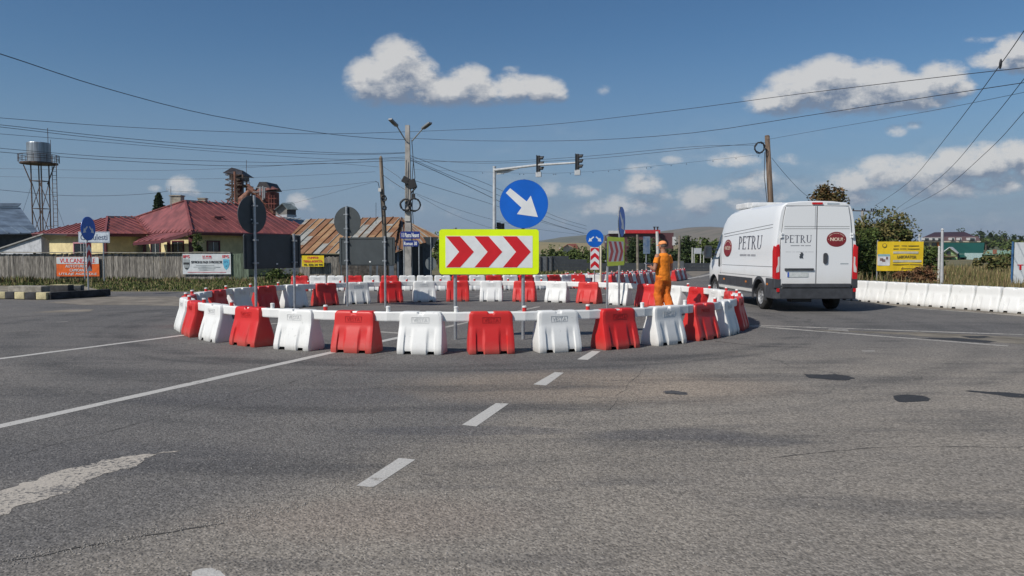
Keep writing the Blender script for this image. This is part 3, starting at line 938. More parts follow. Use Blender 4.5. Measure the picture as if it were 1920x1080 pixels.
island_sign('small blue double arrow disc over a striped panel on the far island', pR_, R(6), .755, 2.05 + .13, .39, .72 + .12, 1.68 + .12)
pc = GY(1126.5, 32.4)
mb = MB(); mb.tube([(pc.x, pc.y, pc.z), (pc.x, pc.y, 1.75)], .045, 10)
tag(mb.build('post', pm('cream_post', (.60, .56, .42), .7), loc=pc), 'cream post behind the striped panel of the far island sign', 'post')

# place-name and direction signs
def plate(parent, name, T, w, h, mt, back=DGREY):
    mb = MB(); mb.prism(rrect(w, h, .03), T, .012); o = mb.build(name, mt, parent)
    return o
t = thing('place_name_sign', 'pale place name board on two thin poles behind the left blue arrow disc', 'road sign', GY(178, 41.5), 0)
T = face((0, 0, 2.30 + .22), (1, 0, 0))
pl_ = plate(t, 'board', T, 1.75, .62, pm('sign_pale_blue', (.55, .62, .70), .5))
mb = MB(); mb.prism(rrect(1.70, .57, .02), sh(T, .0125), .002); mb.build('border', pm('sign_text_blue', (.05, .08, .16), .5), pl_)
mb = MB(); mb.prism(rrect(1.66, .53, .02), sh(T, .015), .002); mb.build('face', MATS['sign_pale_blue'], pl_)
mb = MB(); add_text(mb, 'Caciulesti', sh(T, .0175), 1.5, .33, .002, thick=.008); mb.build('lettering', MATS['sign_text_blue'], pl_)
for x in (-.6, .48): pole(t, x, .04, 0, 2.8, .035)
t = thing('direction_sign', 'two stacked blue direction arrows naming Piatra Neamt and Roman', 'road sign', GY(770, 41.0), R(0))
DB = pm('sign_dark_blue', (.008, .03, .22), .45)
for z, w, h, x, txt, dr in ((2.63, 1.05, .40, 0, '11 Piatra Neamt', -1), (2.17, .78, .33, .0, 'Roman 30', 1)):
    T = face((x, 0, z), (1, 0, 0))
    a = w / 2
    mb = MB(); pol = [(-a, -h / 2), (a, -h / 2), (a + .06, 0), (a, h / 2), (-a, h / 2)] if dr > 0 else [(-a, -h / 2), (a, -h / 2), (a, h / 2), (-a, h / 2), (-a - .06, 0)]
    mb.prism(pol, T, .014); o = mb.build('arrow_board', DB, t)
    mb = MB(); add_text(mb, txt, sh(T, .016), w * .9, h * .6, .002, thick=.006); mb.build('lettering', SWHITE, o)
for x in (-.38, .46): pole(t, x, .05, 0, 2.75 if x < 0 else 2.3, .035)
t = thing('give_way_sign', 'back of an inverted triangle sign with a round one below, left of the yellow board', 'road sign', GY(808, 41.5), R(180 + 8))
T = face((0, 0, 2.15), (1, 0, 0))
mb = MB(); mb.prism([(-.43, .38), (0, -.42), (.43, .38)], T, .012); mb.build('triangle', DGREY, t)
mb = MB(); mb.prism(circ(.31, 32, .38), face((0, 0, 1.05), (1, 0, 0)), .012); mb.build('round_plate', pm('light_grey_sheet', (.22, .24, .24), .5, .2), t)
pole(t, 0, .04, 0, 2.55, .03)
# small far signs
t = thing('blue_sign', 'narrow pale blue board on one pole beyond the barriers, left of the worker', 'road sign', GY(1212, 58), R(20))
mb = MB(); mb.prism(rrect(.60, 1.35, .03), face((0, 0, 2.2), (1, 0, 0)), .02); mb.build('board', pm('faded_blue_board', (.12, .20, .34), .5, col2=(.30, .36, .42), scale=3), t); pole(t, 0, .05, 0, 2.85, .05)
t = thing('information_board', 'small white board on two posts at the far road edge before the trees', 'road sign', GY(1307.5, 72), R(0))
mb = MB(); mb.prism(rrect(.75, .55, .02), face((0, 0, 1.75), (1, 0, 0)), .03); mb.build('board', pm('pale_board', (.5, .52, .54), .6, col2=(.36, .38, .4), scale=6), t)
for x in (-.31, .31): pole(t, x, .04, 0, 1.75, .04, pm('pale_post', (.55, .55, .52), .7))
t = thing('round_sign', 'small round sign back on a white pole, left of the van mirror', 'road sign', GY(1319.5, 70), R(0))
mb = MB(); mb.prism(circ(.19, 24), face((0, 0, 1.55), (1, 0, 0)), .02); mb.build('disc', MATS['light_grey_sheet'], t); pole(t, 0, .04, 0, 1.6, .035, MATS['pale_post'])

# ---- banners
BW_ = pm('banner_white', (.62, .66, .68), .55, var=.08, scale=2)
def banner(label, T, w, h, mt, name='banner'):
    mb = MB(); nx_, ny_ = 16, 6
    vs = []
    for j in range(ny_ + 1):
        for i in range(nx_ + 1):
            x, y = -w / 2 + w * i / nx_, -h / 2 + h * j / ny_
            vs.append(T @ Vector((x, y, .03 + .008 * math.sin(x * 7 + y * 3))))
    vs2 = [v - (T.to_3x3() @ Vector((0, 0, .012))) for v in vs]
    W = nx_ + 1
    mb.add(vs, [(j * W + i, j * W + i + 1, (j + 1) * W + i + 1, (j + 1) * W + i) for j in range(ny_) for i in range(nx_)])
    mb.add(vs2, [(j * W + i, (j + 1) * W + i, (j + 1) * W + i + 1, j * W + i + 1) for j in range(ny_) for i in range(nx_)])
    t = thing(name, label, 'banner', T.translation)
    o = mb.build('cloth', mt, t, world=True)
    return t
def lets(parent, items, T, mt, name='lettering', thick=0.0):
    mb = MB()
    for s, x, y, w, h in items: add_text(mb, s, sh(T, .045) @ Matrix.Translation((x, y, 0)), w, h, .002, thick=thick)
    mb.build(name, mt, parent, world=True)
def bars(parent, items, T, mt, name, z=.04):
    mb = MB()
    for x, y, w, h in items: mb.prism(rrect(w, h, min(w, h) * .1), sh(T, z) @ Matrix.Translation((x, y, 0)), .003)
    mb.build(name, mt, parent, world=True)
FY = 44.8                                             # the plank fence stands here
def fence_T(px, py, Y=FY - .09, w=None): return face(A(px, py, Y), (1, 0, 0))
def mpp(Y=FY): return Y / F
K_ = mpp()
T = fence_T(146.5, 500)
bn = banner('orange and white banner reading VULCANIZARE on the left fence', T, 80 * K_, 36 * K_, pm('banner_orange', (.75, .13, .015), .5))
bars(bn, [(0, 11.5 * K_, 79 * K_, 12.5 * K_)], T, BW_, 'white_band')
lets(bn, [('VULCANIZARE', 0, 11 * K_, 66 * K_, 8.5 * K_)], T, SRED, thick=.006)
lets(bn, [('AUTOTURISME', 0, 1.0 * K_, 46 * K_, 5.2 * K_), ('CAMIOANE', 0, -6.5 * K_, 30 * K_, 5.2 * K_), ('UTILAJE AGRICOLE', 0, -14 * K_, 70 * K_, 5.2 * K_)], T, BW_, thick=.006)
T = fence_T(388, 495)
bn = banner('white security company banner with IPS shields and SERVICII DE PAZA text', T, 90 * K_, 38 * K_, BW_)
DT = pm('print_dark', (.03, .035, .04), .6); LB = pm('print_light_blue', (.10, .42, .60), .6); GR = pm('print_grey', (.33, .37, .38), .6)
lets(bn, [('IPS', -37.5 * K_, 14 * K_, 12 * K_, 5.5 * K_), ('IPS', 36 * K_, 14 * K_, 12 * K_, 5.5 * K_), ('S.C. IPS SRL', 1 * K_, 14 * K_, 17 * K_, 3.4 * K_)], T, pm('print_red', (.65, .05, .07), .6), thick=.008)
lets(bn, [('SERVICII DE PAZA SI PROTECTIE', 0, 3.6 * K_, 58 * K_, 4.6 * K_)], T, DT, thick=.005)
bars(bn, [(-.1 + .2 * 0, -2.8 * K_, 34 * K_, .9 * K_), (0, -5.6 * K_, 50 * K_, .9 * K_), (0, -8.4 * K_, 32 * K_, .9 * K_), (0, -11 * K_, 28 * K_, .9 * K_)], T, GR, 'small_print')
bars(bn, [(0, -15.4 * K_, 72 * K_, 1.3 * K_), (1 * K_, 10.3 * K_, 17 * K_, 1.2 * K_)], T, pm('print_pink', (.62, .28, .30), .6), 'red_small_print')
mb = MB()
for sx, m in ((-38, 1), (36.5, 0)):
    T3 = sh(T, .04) @ Matrix.Translation((sx * K_, 0, 0))
    mb.prism([(x * K_, y * K_) for x, y in ((-5.5, 9), (5.5, 9), (6, 0), (4, -7), (0, -11.5), (-4, -7), (-6, 0))][::-1], T3, .003, m)
mb.build('shield', [LB, GR], bn, world=True)
lets(bn, [('IPS', 36.5 * K_, 3.5 * K_, 7 * K_, 3 * K_), ('1', 36.5 * K_, -4 * K_, 1.4 * K_, 2 * K_)], T, pm('print_navy', (.01, .05, .2), .6), name='shield_lettering')
bars(bn, [(-38 * K_, 1 * K_, 11 * K_, 4 * K_), (-38 * K_, -8.3 * K_, 4.6 * K_, 2.6 * K_)], T, DT, 'shield_band', .0445)
T = fence_T(587, 489.5, FY - .3)
bn = banner('small yellow banner reading CUMPAR TEREN AGRICOL on the boards', T, 41 * K_, 20.5 * K_, pm('banner_yellow', (.80, .60, .01), .5))
lets(bn, [('CUMPAR', 0, 6.3 * K_, 21 * K_, 4 * K_), ('TEREN AGRICOL', 0, -.3 * K_, 36 * K_, 4.2 * K_)], T, MATS['print_red'], thick=.005)
lets(bn, [('TEL. 0731 233 944', 0, -6.8 * K_, 35 * K_, 3.6 * K_)], T, DT, thick=.008)
# big yellow advertising sheet on the right
YR = 31.0; K2 = YR / F
T = face(A(1687, 480.5, YR), (1, -.05, 0))
bn = banner('large yellow LABORATOR advertising sheet among the bushes right of the van', T, 84 * K2, 55 * K2, pm('sheet_yellow', (.78, .54, .02), .55, var=.1, scale=2), name='advertising_sheet')
DY_ = pm('print_olive', (.20, .15, .03), .6)
lets(bn, [('LABORATOR', 12 * K2, -1 * K2, 34 * K2, 5 * K2)], T, DY_, thick=.008)
bars(bn, [(12 * K2 + dx * K2, y * K2, w * K2, 1.5 * K2) for y, ws in ((19.5, ((-19, 10), (-5, 10), (12, 20))), (13.8, ((-20, 10), (-7, 12), (12, 22))), (-15.5, ((-10, 30), (16, 20))), (-23, ((8, 36),))) for dx, w in ws], T, DY_, 'small_print')
bars(bn, [(10 * K2, 7 * K2, 46 * K2, 4 * K2), (13 * K2, -9 * K2, 52 * K2, 4 * K2)], T, pm('print_silver', (.52, .50, .40), .6), 'grey_line')
bars(bn, [(-30 * K2, -7 * K2, 23 * K2, 21 * K2)], T, pm('print_photo', (.55, .55, .56), .6, col2=(.75, .76, .78), scale=4), 'picture')
bars(bn, [(-30 * K2, 2 * K2, 22 * K2, 4 * K2)], T, pm('print_teal', (.25, .45, .50), .6), 'picture_sky', .0445)
bars(bn, [(-34 * K2, -6 * K2, 6 * K2, 5 * K2), (-30 * K2, -8 * K2, 6 * K2, 5 * K2), (-24 * K2, -3.5 * K2, 4 * K2, 5 * K2)], T, pm('print_brown', (.22, .14, .13), .6), 'picture_shapes', .0445)
mb = MB(); mb.prism(circ(4.3 * K2, 24), sh(T, .04) @ Matrix.Translation((-29 * K2, 20 * K2, 0)), .003, 0); mb.prism(circ(2.9 * K2, 24), sh(T, .0445) @ Matrix.Translation((-29 * K2, 20.5 * K2, 0)), .003, 1)
mb.build('emblem', [DY_, MATS['sheet_yellow']], bn, world=True)
mb = MB()
for dx in (-40, 0, 40):
    a = T @ Vector((dx * K2, 30 * K2, -.05)); mb.tube([(a.x, a.y, gz(0, a.y)), a], .03, 8)
    mb.build('pole', GALV, bn, world=True); mb = MB()
# white sheet at the right edge
YW = 27.5; K3 = YW / F
T = face(A(1950, 493, YW), (1, -.08, 0))
bn = banner('white advertising sheet with red lettering cut by the right picture edge', T, 94 * K3, 77 * K3, BW_, name='advertising_sheet')
lets(bn, [('T', -36 * K3, -8 * K3, 9 * K3, 10 * K3)], T, SRED, thick=.02)
mb = MB()
for dx in (-48, 48):
    a = T @ Vector((dx * K3, 40 * K3, -.05)); mb.tube([(a.x, a.y, gz(0, a.y)), a], .04, 8)
    mb.build('pole', pm('blue_pole', (.04, .12, .26), .5), bn, world=True); mb = MB()
# ================================================================ VAN
VX, VY, VRZ = 7.50, 18.30, R(1.6)
van = thing('delivery_van', 'tall white delivery van marked PETRU with red NOU ovals, driving away', 'van', (VX, VY, 0), VRZ)
VP = bpy.data.materials.new('van_white_paint'); VP.use_nodes = True
K = NT(VP.node_tree); b = VP.node_tree.nodes['Principled BSDF']
v = K.n('ShaderNodeTexCoord').outputs['Object']; sp = K.n('ShaderNodeSeparateXYZ', {0: v})
dn = K.noise(v, 2.2, 5, .65)
dirt = K.m('MULTIPLY', K.ss(K.m('ADD', sp.outputs[2], K.m('MULTIPLY', dn, .7)), 1.55, .65), .55)
VP.node_tree.links.new(K.mix(dirt, (.72, .74, .75), (.50, .47, .41)), b.inputs['Base Color'])
VP.node_tree.links.new(K.m('MULTIPLY_ADD', dirt, .5, .30), b.inputs['Roughness'])
b.inputs['Coat Weight'].default_value = .3
VD = pm('van_grey_plastic', (.05, .053, .06), .6, var=.2, scale=6)
VS = pm('panel_gap', (.20, .205, .21), .7)
VG = pm('tinted_glass', (.02, .03, .035), .08, spec=.9)
LRED = pm('red_lamp', (.55, .01, .015), .2, var=.1); LCLR = pm('clear_lamp', (.6, .58, .56), .15)
LAMB = pm('amber_lamp', (.65, .20, .02), .3)
# body: half sections (x, z) at stations along the length (0 = tail)
def sec(top, w=1.0, sill=.36, tk=1.0):
    pts = [(.94, sill), (1.0, sill + .06), (1.022, .75), (1.025, 1.02), (1.008, 1.09), (1.012, 1.45), (.995, 1.75), (.968, 2.02), (.935, 2.30), (.895, 2.52), (.845, 2.64), (.74, 2.71), (.4, 2.745), (0, 2.755)]
    out = []
    for x, z in pts:
        if z > 1.1: z = 1.1 + (z - 1.1) * (top - 1.1) / (2.755 - 1.1)
        out.append((x * w * (1 - (1 - tk) * max(0, (z - 1.1) / 1.65)), z))
    return out
ST = [(0.0, 2.72, .985, 1), (.05, 2.745, 1, 1), (.4, 2.755, 1, 1), (1.2, 2.755, 1, 1), (2.2, 2.755, 1, 1), (3.2, 2.745, 1, 1), (3.9, 2.70, 1, 1), (4.25, 2.60, 1, 1), (4.42, 2.50, .995, 1),
      (4.75, 2.10, 1.0, .975), (5.1, 1.67, 1.0, .95), (5.42, 1.33, .985, .93), (5.7, 1.20, .93, .9), (5.9, 1.13, .78, .9), (5.98, 1.115, .66, .9)]
mb = MB(); vs = []; nn = 27
for y, top, w, tk in ST:
    s_ = sec(top, w, .36 if y < 5.3 else .33, tk)
    full = [(-x, z) for x, z in s_] + [(x, z) for x, z in reversed(s_[:-1])]
    vs += [(x, y, z) for x, z in full]
fs = []
for i in range(len(ST) - 1):
    for k in range(nn):
        k2 = (k + 1) % nn
        fs.append((i * nn + k, (i + 1) * nn + k, (i + 1) * nn + k2, i * nn + k2))
fs += [tuple(range(nn)), tuple(reversed([(len(ST) - 1) * nn + k for k in range(nn)]))]
mb.add(vs, fs)
me = mb.mesh('body', VP)
def outward(me):
    bm = bmesh.new(); bm.from_mesh(me); bmesh.ops.recalc_face_normals(bm, faces=bm.faces[:]); bm.to_mesh(me); bm.free()
outward(me)
tmp = bpy.data.objects.new('tmp', me); COL.objects.link(tmp)
WY = (1.05, 5.02); WR = .345
cut = MB()
for wy in WY: cut.tube([(-1.4, wy, .36), (-.72, wy, .36)], .43, 28); cut.tube([(.72, wy, .36), (1.4, wy, .36)], .43, 28)
cm = cut.mesh('cut', VD); outward(cm); co = bpy.data.objects.new('cut', cm); COL.objects.link(co)
bo = tmp.modifiers.new('b', 'BOOLEAN'); bo.object = co; bo.operation = 'DIFFERENCE'; bo.solver = 'EXACT'
me = evaluated(tmp); bpy.data.objects.remove(co)
me.materials.clear(); me.materials.append(VP); me.materials.append(VD)
def in_arch(c):
    for wy in WY:
        if math.hypot(c.y - wy, c.z - .36) < .435 and (abs(c.x) < .74 or math.hypot(c.y - wy, c.z - .36) > .405 and abs(c.x) < 1.0): return 1
    return 0
me.polygons.foreach_set('material_index', [in_arch(p.center) if (abs(p.normal.x) < .5 or abs(p.center.x) < .74) else 0 for p in me.polygons])
smooth_angle(me, 24)
body = link('body', me, van)
def vpart(name, mts, fn, parent=van, **k):
    mb = MB(); fn(mb); return mb.build(name, mts, parent, **k)
def side_x(z):                                          # outer skin of the left side at height z
    s_ = sec(2.755); 
    for (x0, z0), (x1, z1) in zip(s_, s_[1:]):
        if z0 <= z <= z1: return x0 + (x1 - x0) * (z - z0) / (z1 - z0 + 1e-9)
    return s_[-1][0]
# wheels
for wy in WY:
    for sx in (-1, 1):
        def tyre(mb):
            P = [(.0, .215), (.0, .30), (.02, .335), (.05, .345), (.18, .345), (.205, .335), (.22, .30), (.22, .215)]
            n = 36; vs = []
            for dx, r in P:
                for k in range(n):
                    a = 2 * math.pi * k / n; vs.append((sx * (.985 - dx), wy + r * math.cos(a), .345 + r * math.sin(a)))
            mb.add(vs, [(i * n + k, i * n + (k + 1) % n, (i + 1) * n + (k + 1) % n, (i + 1) * n + k) for i in range(len(P) - 1) for k in range(n)])
        w = vpart('wheel', pm('tyre_rubber', (.028, .027, .026), .85, var=.3, scale=20), tyre)
        def rim(mb):
            n = 24; vs = []; P = [(.012, .218), (.03, .20), (.06, .19), (.075, .15), (.05, .11), (.05, .05), (.03, .045), (.03, .001)]
            for dx, r in P:
                for k in range(n):
                    a = 2 * math.pi * k / n; vs.append((sx * (.985 - dx), wy + r * math.cos(a), .345 + r * math.sin(a)))
            mb.add(vs, [(i * n + k, i * n + (k + 1) % n, (i + 1) * n + (k + 1) % n, (i + 1) * n + k) for i in range(len(P) - 1) for k in range(n)])
        vpart('rim', pm('steel_rim', (.40, .41, .42), .4, .5, var=.2, scale=12), rim, parent=w)
        def holes(mb):
            for k in range(12):
                a = 2 * math.pi * k / 12; mb.tube([(sx * .908, wy + .17 * math.cos(a), .345 + .17 * math.sin(a)), (sx * .922, wy + .17 * math.cos(a), .345 + .17 * math.sin(a))], .017, 8)
        vpart('rim_holes', BLACK, holes, parent=w)
    def arch(mb):
        for sx in (-1, 1):
            vs = []; n = 24
            for k in range(n + 1):
                a = R(-12) + R(204) * k / n
                for r, o_ in ((.425, .0), (.425, .035), (.50, .035), (.505, .0)):
                    w_ = 1.0 if wy < 3 else .97
                    vs.append((sx * (1.005 * w_ + o_), wy + r * math.cos(a), .36 + r * math.sin(a)))
            mb.add(vs, [(k * 4 + j, k * 4 + (j + 1) % 4, (k + 1) * 4 + (j + 1) % 4, (k + 1) * 4 + j) for k in range(n) for j in range(4)])
    vpart('wheel_arch', VD, arch)
def under(mb):
    mb.box((0, 2.9, .42), (1.3, 5.0, .2)); mb.tube([(-.8, 1.05, .36), (.8, 1.05, .36)], .07, 10); mb.box((-.3, .25, .32), (.5, .3, .16))
vpart('underbody', BLACK, under)
def bump(mb):
    mb.prism([(-.90, -.05), (.90, -.05), (1.0, .0), (1.045, .06), (1.045, .10), (-1.045, .10), (-1.045, .06), (-1.0, .0)], Matrix.Translation((0, 0, .33)), .27)
    for sx in (-1, 1): mb.box((sx * 1.028, .32, .465), (.036, .44, .27))
    mb.box((0, -.04, .66), (1.72, .06, .10)); 
vpart('rear_bumper', VD, bump, bevel=.015)
for sx in (-1, 1):
    vpart('side_moulding', VD, lambda mb: mb.box((sx * 1.028, (1.56 + 4.50) / 2, .665), (.03, 4.50 - 1.56, .25)), bevel=.006)
    vpart('rear_bumper_corner', VD, lambda mb: (mb.box((sx * .962, .015, .715), (.158, .10, .235)), mb.box((sx * 1.030, .30, .700), (.034, .50, .262))), bevel=.012)
def amb(mb):
    for y in (2.0, 3.9, .42): mb.box((-1.048, y, .68), (.012, .09, .05))
vpart('side_marker', LAMB, amb)
# rear doors
def rdoors(mb):
    for sx in (-1, 1):
        mb.prism([(sx * .01, .66), (sx * .885, .66), (sx * .90, 1.2), (sx * .885, 1.75), (sx * .83, 2.3), (sx * .775, 2.585), (sx * .70, 2.60), (sx * .01, 2.615)][::-sx], face((0, -.002, 0), (1, 0, 0)), .018)
vpart('rear_doors', VP, rdoors, bevel=.01)
def gaps(mb):
    mb.box((0, -.0205, 1.64), (.014, .004, 1.95)); mb.box((-.05, -.0215, 2.33), (.008, .004, .56))
    for z in (2.06, 2.115): mb.box((0, -.0205, z), (1.62, .004, .010))
    for sx in (-1, 1):
        P = [(.895, .66), (.91, 1.2), (.895, 1.75), (.84, 2.3), (.785, 2.595)]
        for (x0, z0), (x1, z1) in zip(P, P[1:]): mb.bar((sx * x0, -.006, z0), (sx * x1, -.006, z1), .012, .01)
    mb.box((0, -.006, 2.622), (1.56, .01, .012))
vpart('door_gap', VS, gaps)
def sidegaps(mb):
    for sx in (-1, 1):
        for (y0, z0, y1, z1) in ((.35, 2.18, 4.2, 2.02), (.35, 2.10, 4.15, 1.94)):
            n = 10
            for k in range(n):
                ya, yb = y0 + (y1 - y0) * k / n, y0 + (y1 - y0) * (k + 1) / n; za, zb = z0 + (z1 - z0) * k / n, z0 + (z1 - z0) * (k + 1) / n
                mb.bar((sx * (side_x(za) + .001), ya, za), (sx * (side_x(zb) + .001), yb, zb), .008, .012)
        mb.bar((sx * 1.026, .12, .86), (sx * 1.026, 4.4, .86), .006, .008)
        for y in (4.30,):
            P = [.82, 1.05, 1.4, 1.75, 1.98]
            for za, zb in zip(P, P[1:]): mb.bar((sx * (side_x(za) + .001), y, za), (sx * (side_x(zb) + .001), y, zb), .006, .01)
        mb.bar((sx * (side_x(1.12) + .001), .12, 1.12), (sx * (side_x(1.12) + .001), 4.2, 1.10), .006, .012)
vpart('side_groove', VS, sidegaps)
def tail(sx):
    P = [(.905, .80), (1.026, .82), (1.028, 1.3), (1.015, 1.55), (.985, 1.66), (.93, 1.68), (.912, 1.5)]
    mb = MB(); mb.prism([(sx * x, z) for x, z in P][::-sx], face((0, .02, 0), (1, 0, 0)), .055)
    mb.prism([(y, z) for y, z in ((-.03, .82), (.14, .84), (.16, 1.5), (.10, 1.64), (-.03, 1.62))][::1], face((sx * 1.024, 0, 0), (0, -sx, 0)) if False else Matrix(((0, 0, sx, sx * 1.0), (1, 0, 0, 0), (0, 1, 0, 0), (0, 0, 0, 1))), .032)
    o = mb.build('tail_light', LRED, van, bevel=.008)
    mb = MB(); mb.prism([(sx * x, z) for x, z in ((.93, 1.0), (1.0, .98), (1.0, 1.08), (.965, 1.18), (.965, 1.36), (.925, 1.38), (.92, 1.15))][::-sx], face((0, -.0355, 0), (1, 0, 0)), .004)
    mb.build('lamp_lens', LCLR, o)
for sx in (-1, 1): tail(sx)
vpart('brake_light', LRED, lambda mb: mb.prism(rrect(.26, .05, .02), face((0, -.0, 2.68), (1, 0, 0)), .03))
def dh(mb): mb.prism(rrect(.11, .27, .05), face((.22, -.02, 1.33), (1, 0, 0)), .03)
vpart('door_handle', VD, dh, bevel=.008)
vpart('number_plate_lamp', VD, lambda mb: mb.box((-.43, -.035, 1.06), (.72, .04, .055)), bevel=.008)
npl = vpart('number_plate', pm('plate_white', (.60, .62, .62), .4, col2=(.45, .49, .47), scale=14), lambda mb: mb.prism(rrect(.52, .12, .008), face((-.46, -.022, .93), (1, 0, 0)), .008))
vpart('plate_band', pm('plate_blue', (.05, .12, .5), .4), lambda mb: mb.box((-.70, -.032, .93), (.04, .006, .115)), parent=npl)
def hinges(mb):
    for sx in (-1, 1):
        for z in (1.86, 1.93): mb.tube([(sx * .885, -.04, z - .02), (sx * .885, -.04, z + .02)], .018, 8); mb.box((sx * .87, -.03, z), (.06, .03, .04)); 
        mb.box((sx * .90, -.03, 1.9), (.035, .03, .14))
vpart('hinge', VP, hinges)
def badge(mb):
    mb.prism([(x * .1, y * .1) for x, y in ((-.35, -.7), (.1, -.6), (.5, -.75), (.35, -.2), (.55, .3), (.3, .75), (-.2, .8), (-.1, .45), (-.45, .3), (-.3, 0), (-.5, -.25))], face((-.38, -.0205, 1.40), (1, 0, 0)), .008)
vpart('badge', pm('chrome_badge', (.13, .14, .16), .25, .7), badge)
vpart('model_lettering', pm('silver_letter', (.36, .40, .42), .4), lambda mb: mb.box((.70, -.0215, 1.20), (.20, .004, .028)))
# painted lettering: tall roman capitals with serifs
def serif_word(mb, T, h, sp=.0):
    """PETRU drawn as strokes: thick stems, thin arms, serifs"""
    s_, t_ = .13 * h, .05 * h
    def r_(x0, y0, x1, y1): mb.prism([(x0, y0), (x1, y0), (x1, y1), (x0, y1)], T, .003)
    def arc(cx, cy, rx, ry, a0, a1, w, n=12):
        o_ = []
        for k in range(n + 1):
            a = R(a0 + (a1 - a0) * k / n); o_.append((cx + rx * math.cos(a), cy + ry * math.sin(a)))
        i_ = []
        for k in range(n, -1, -1):
            a = R(a0 + (a1 - a0) * k / n); i_.append((cx + (rx - w * (.45 + .55 * abs(math.cos(a)))) * math.cos(a), cy + (ry - t_) * math.sin(a)))
        mb.prism(o_ + i_, T, .003)
    def stem(x, y0=0, y1=None, sb=True, stp=True):
        y1 = h if y1 is None else y1
        r_(x - s_ / 2, y0, x + s_ / 2, y1)
        if sb: r_(x - s_ * 1.1, y0, x + s_ * 1.1, y0 + t_ * .8)
        if stp: r_(x - s_ * 1.1, y1 - t_ * .8, x + s_ * 1.1, y1)
    W = 4.1 * h; x = -W / 2
    # P
    stem(x + .15 * h); arc(x + .2 * h, .72 * h, .40 * h, .28 * h, -90, 90, s_)
    x += .86 * h
    # E
    stem(x); r_(x, h - t_, x + .45 * h, h); r_(x, 0, x + .50 * h, t_); r_(x, .5 * h, x + .36 * h, .5 * h + t_)
    r_(x + .42 * h, .84 * h, x + .45 * h, h); r_(x + .47 * h, 0, x + .50 * h, .17 * h); r_(x + .33 * h, .42 * h, x + .36 * h, .62 * h)
    x += .98 * h
    # T
    stem(x, stp=False); r_(x - .38 * h, h - t_, x + .38 * h, h); r_(x - .38 * h, .83 * h, x - .35 * h, h); r_(x + .35 * h, .83 * h, x + .38 * h, h)
    x += .62 * h
    # R
    stem(x); arc(x + .05 * h, .74 * h, .38 * h, .26 * h, -90, 90, s_)
    mb.prism([(x + .12 * h, .5 * h), (x + .24 * h, .5 * h), (x + .62 * h, 0), (x + .46 * h, 0)][::-1], T, .003)
    r_(x + .42 * h, 0, x + .70 * h, t_ * .8)
    x += .90 * h
    # U
    stem(x, .3 * h, sb=False); r_(x + .52 * h, .3 * h, x + .57 * h, h); r_(x + .44 * h, h - t_ * .8, x + .66 * h, h)
    arc(x + .25 * h, .32 * h, .315 * h, .32 * h, 180, 360, s_)
VL = pm('van_print_grey', (.085, .09, .12), .5); VM = pm('van_print_maroon', (.21, .02, .026), .45, var=.1); VC = pm('van_print_cream', (.66, .56, .44), .5)
VLG = pm('van_print_pale', (.34, .35, .37), .5)
def rw(mb): serif_word(mb, face((-.455, -.0202, 1.715), (1, 0, 0)) @ Matrix.Scale(.90, 4, (1, 0, 0)), .185)
vpart('lettering', VL, rw)
def faint(mb, T, w, h, words):
    # a line of print too small to read in the photograph: word-long dashes
    tot = sum(words) + (len(words) - 1) * .6; x = -w / 2
    for q in words:
        ww = w * q / tot; mb.prism(off(rrect(ww, h, .001, 1), x + ww / 2, 0), T, .001); x += ww + w * .6 / tot
vpart('small_print', VLG, lambda mb: faint(mb, face((-.40, -.0212, 1.645), (1, 0, 0)), .50, .022, (5, 2, 3)))
vpart('small_print', pm('van_print_faint', (.50, .51, .52), .5), lambda mb: faint(mb, face((-.42, -.0212, 1.49), (1, 0, 0)), .70, .010, (4, 2, 6, 1.5, 4)))
def oval(parent, T, rx, ry):
    mb = MB(); mb.prism(circ(rx, 40, ry), T, .003); o = mb.build('oval_print', VM, parent)
    mb = MB(); add_text(mb, 'NOU!', sh(T, .0035), rx * 1.25, ry * .46, .001, thick=rx * .02)
    for sx in (-1, 1): mb.prism(off(circ(rx * .035, 8), sx * rx * .82, 0), sh(T, .0035), .001)
    for k in range(22):
        a = R(28 + 124 * k / 21); c = (rx * .84 * math.cos(a), ry * .80 * math.sin(a))
        if k in (7, 15): continue
        mb.prism(off(rrect(rx * .045, ry * .09, .001), *c), sh(T, .0035), .001)
    mb.build('oval_lettering', VC, o)
oval(van, face((.49, -.0205, 1.80), (1, 0, 0)), .245, .185)
# left side print
def lside(z, y): return face((-(side_x(z) + .004), y, z), (0, -1, 0), (side_x(z) - side_x(z + .2), 0, .2))
T = lside(1.56, 1.85)
vpart('lettering', VL, lambda mb: serif_word(mb, T @ Matrix.Scale(1.25, 4, (1, 0, 0)), .36))
vpart('small_print', VLG, lambda mb: faint(mb, lside(1.40, 2.0), 1.25, .05, (5, 2, 3)))
T = lside(1.60, 3.72)
oval(van, T, .36, .25)
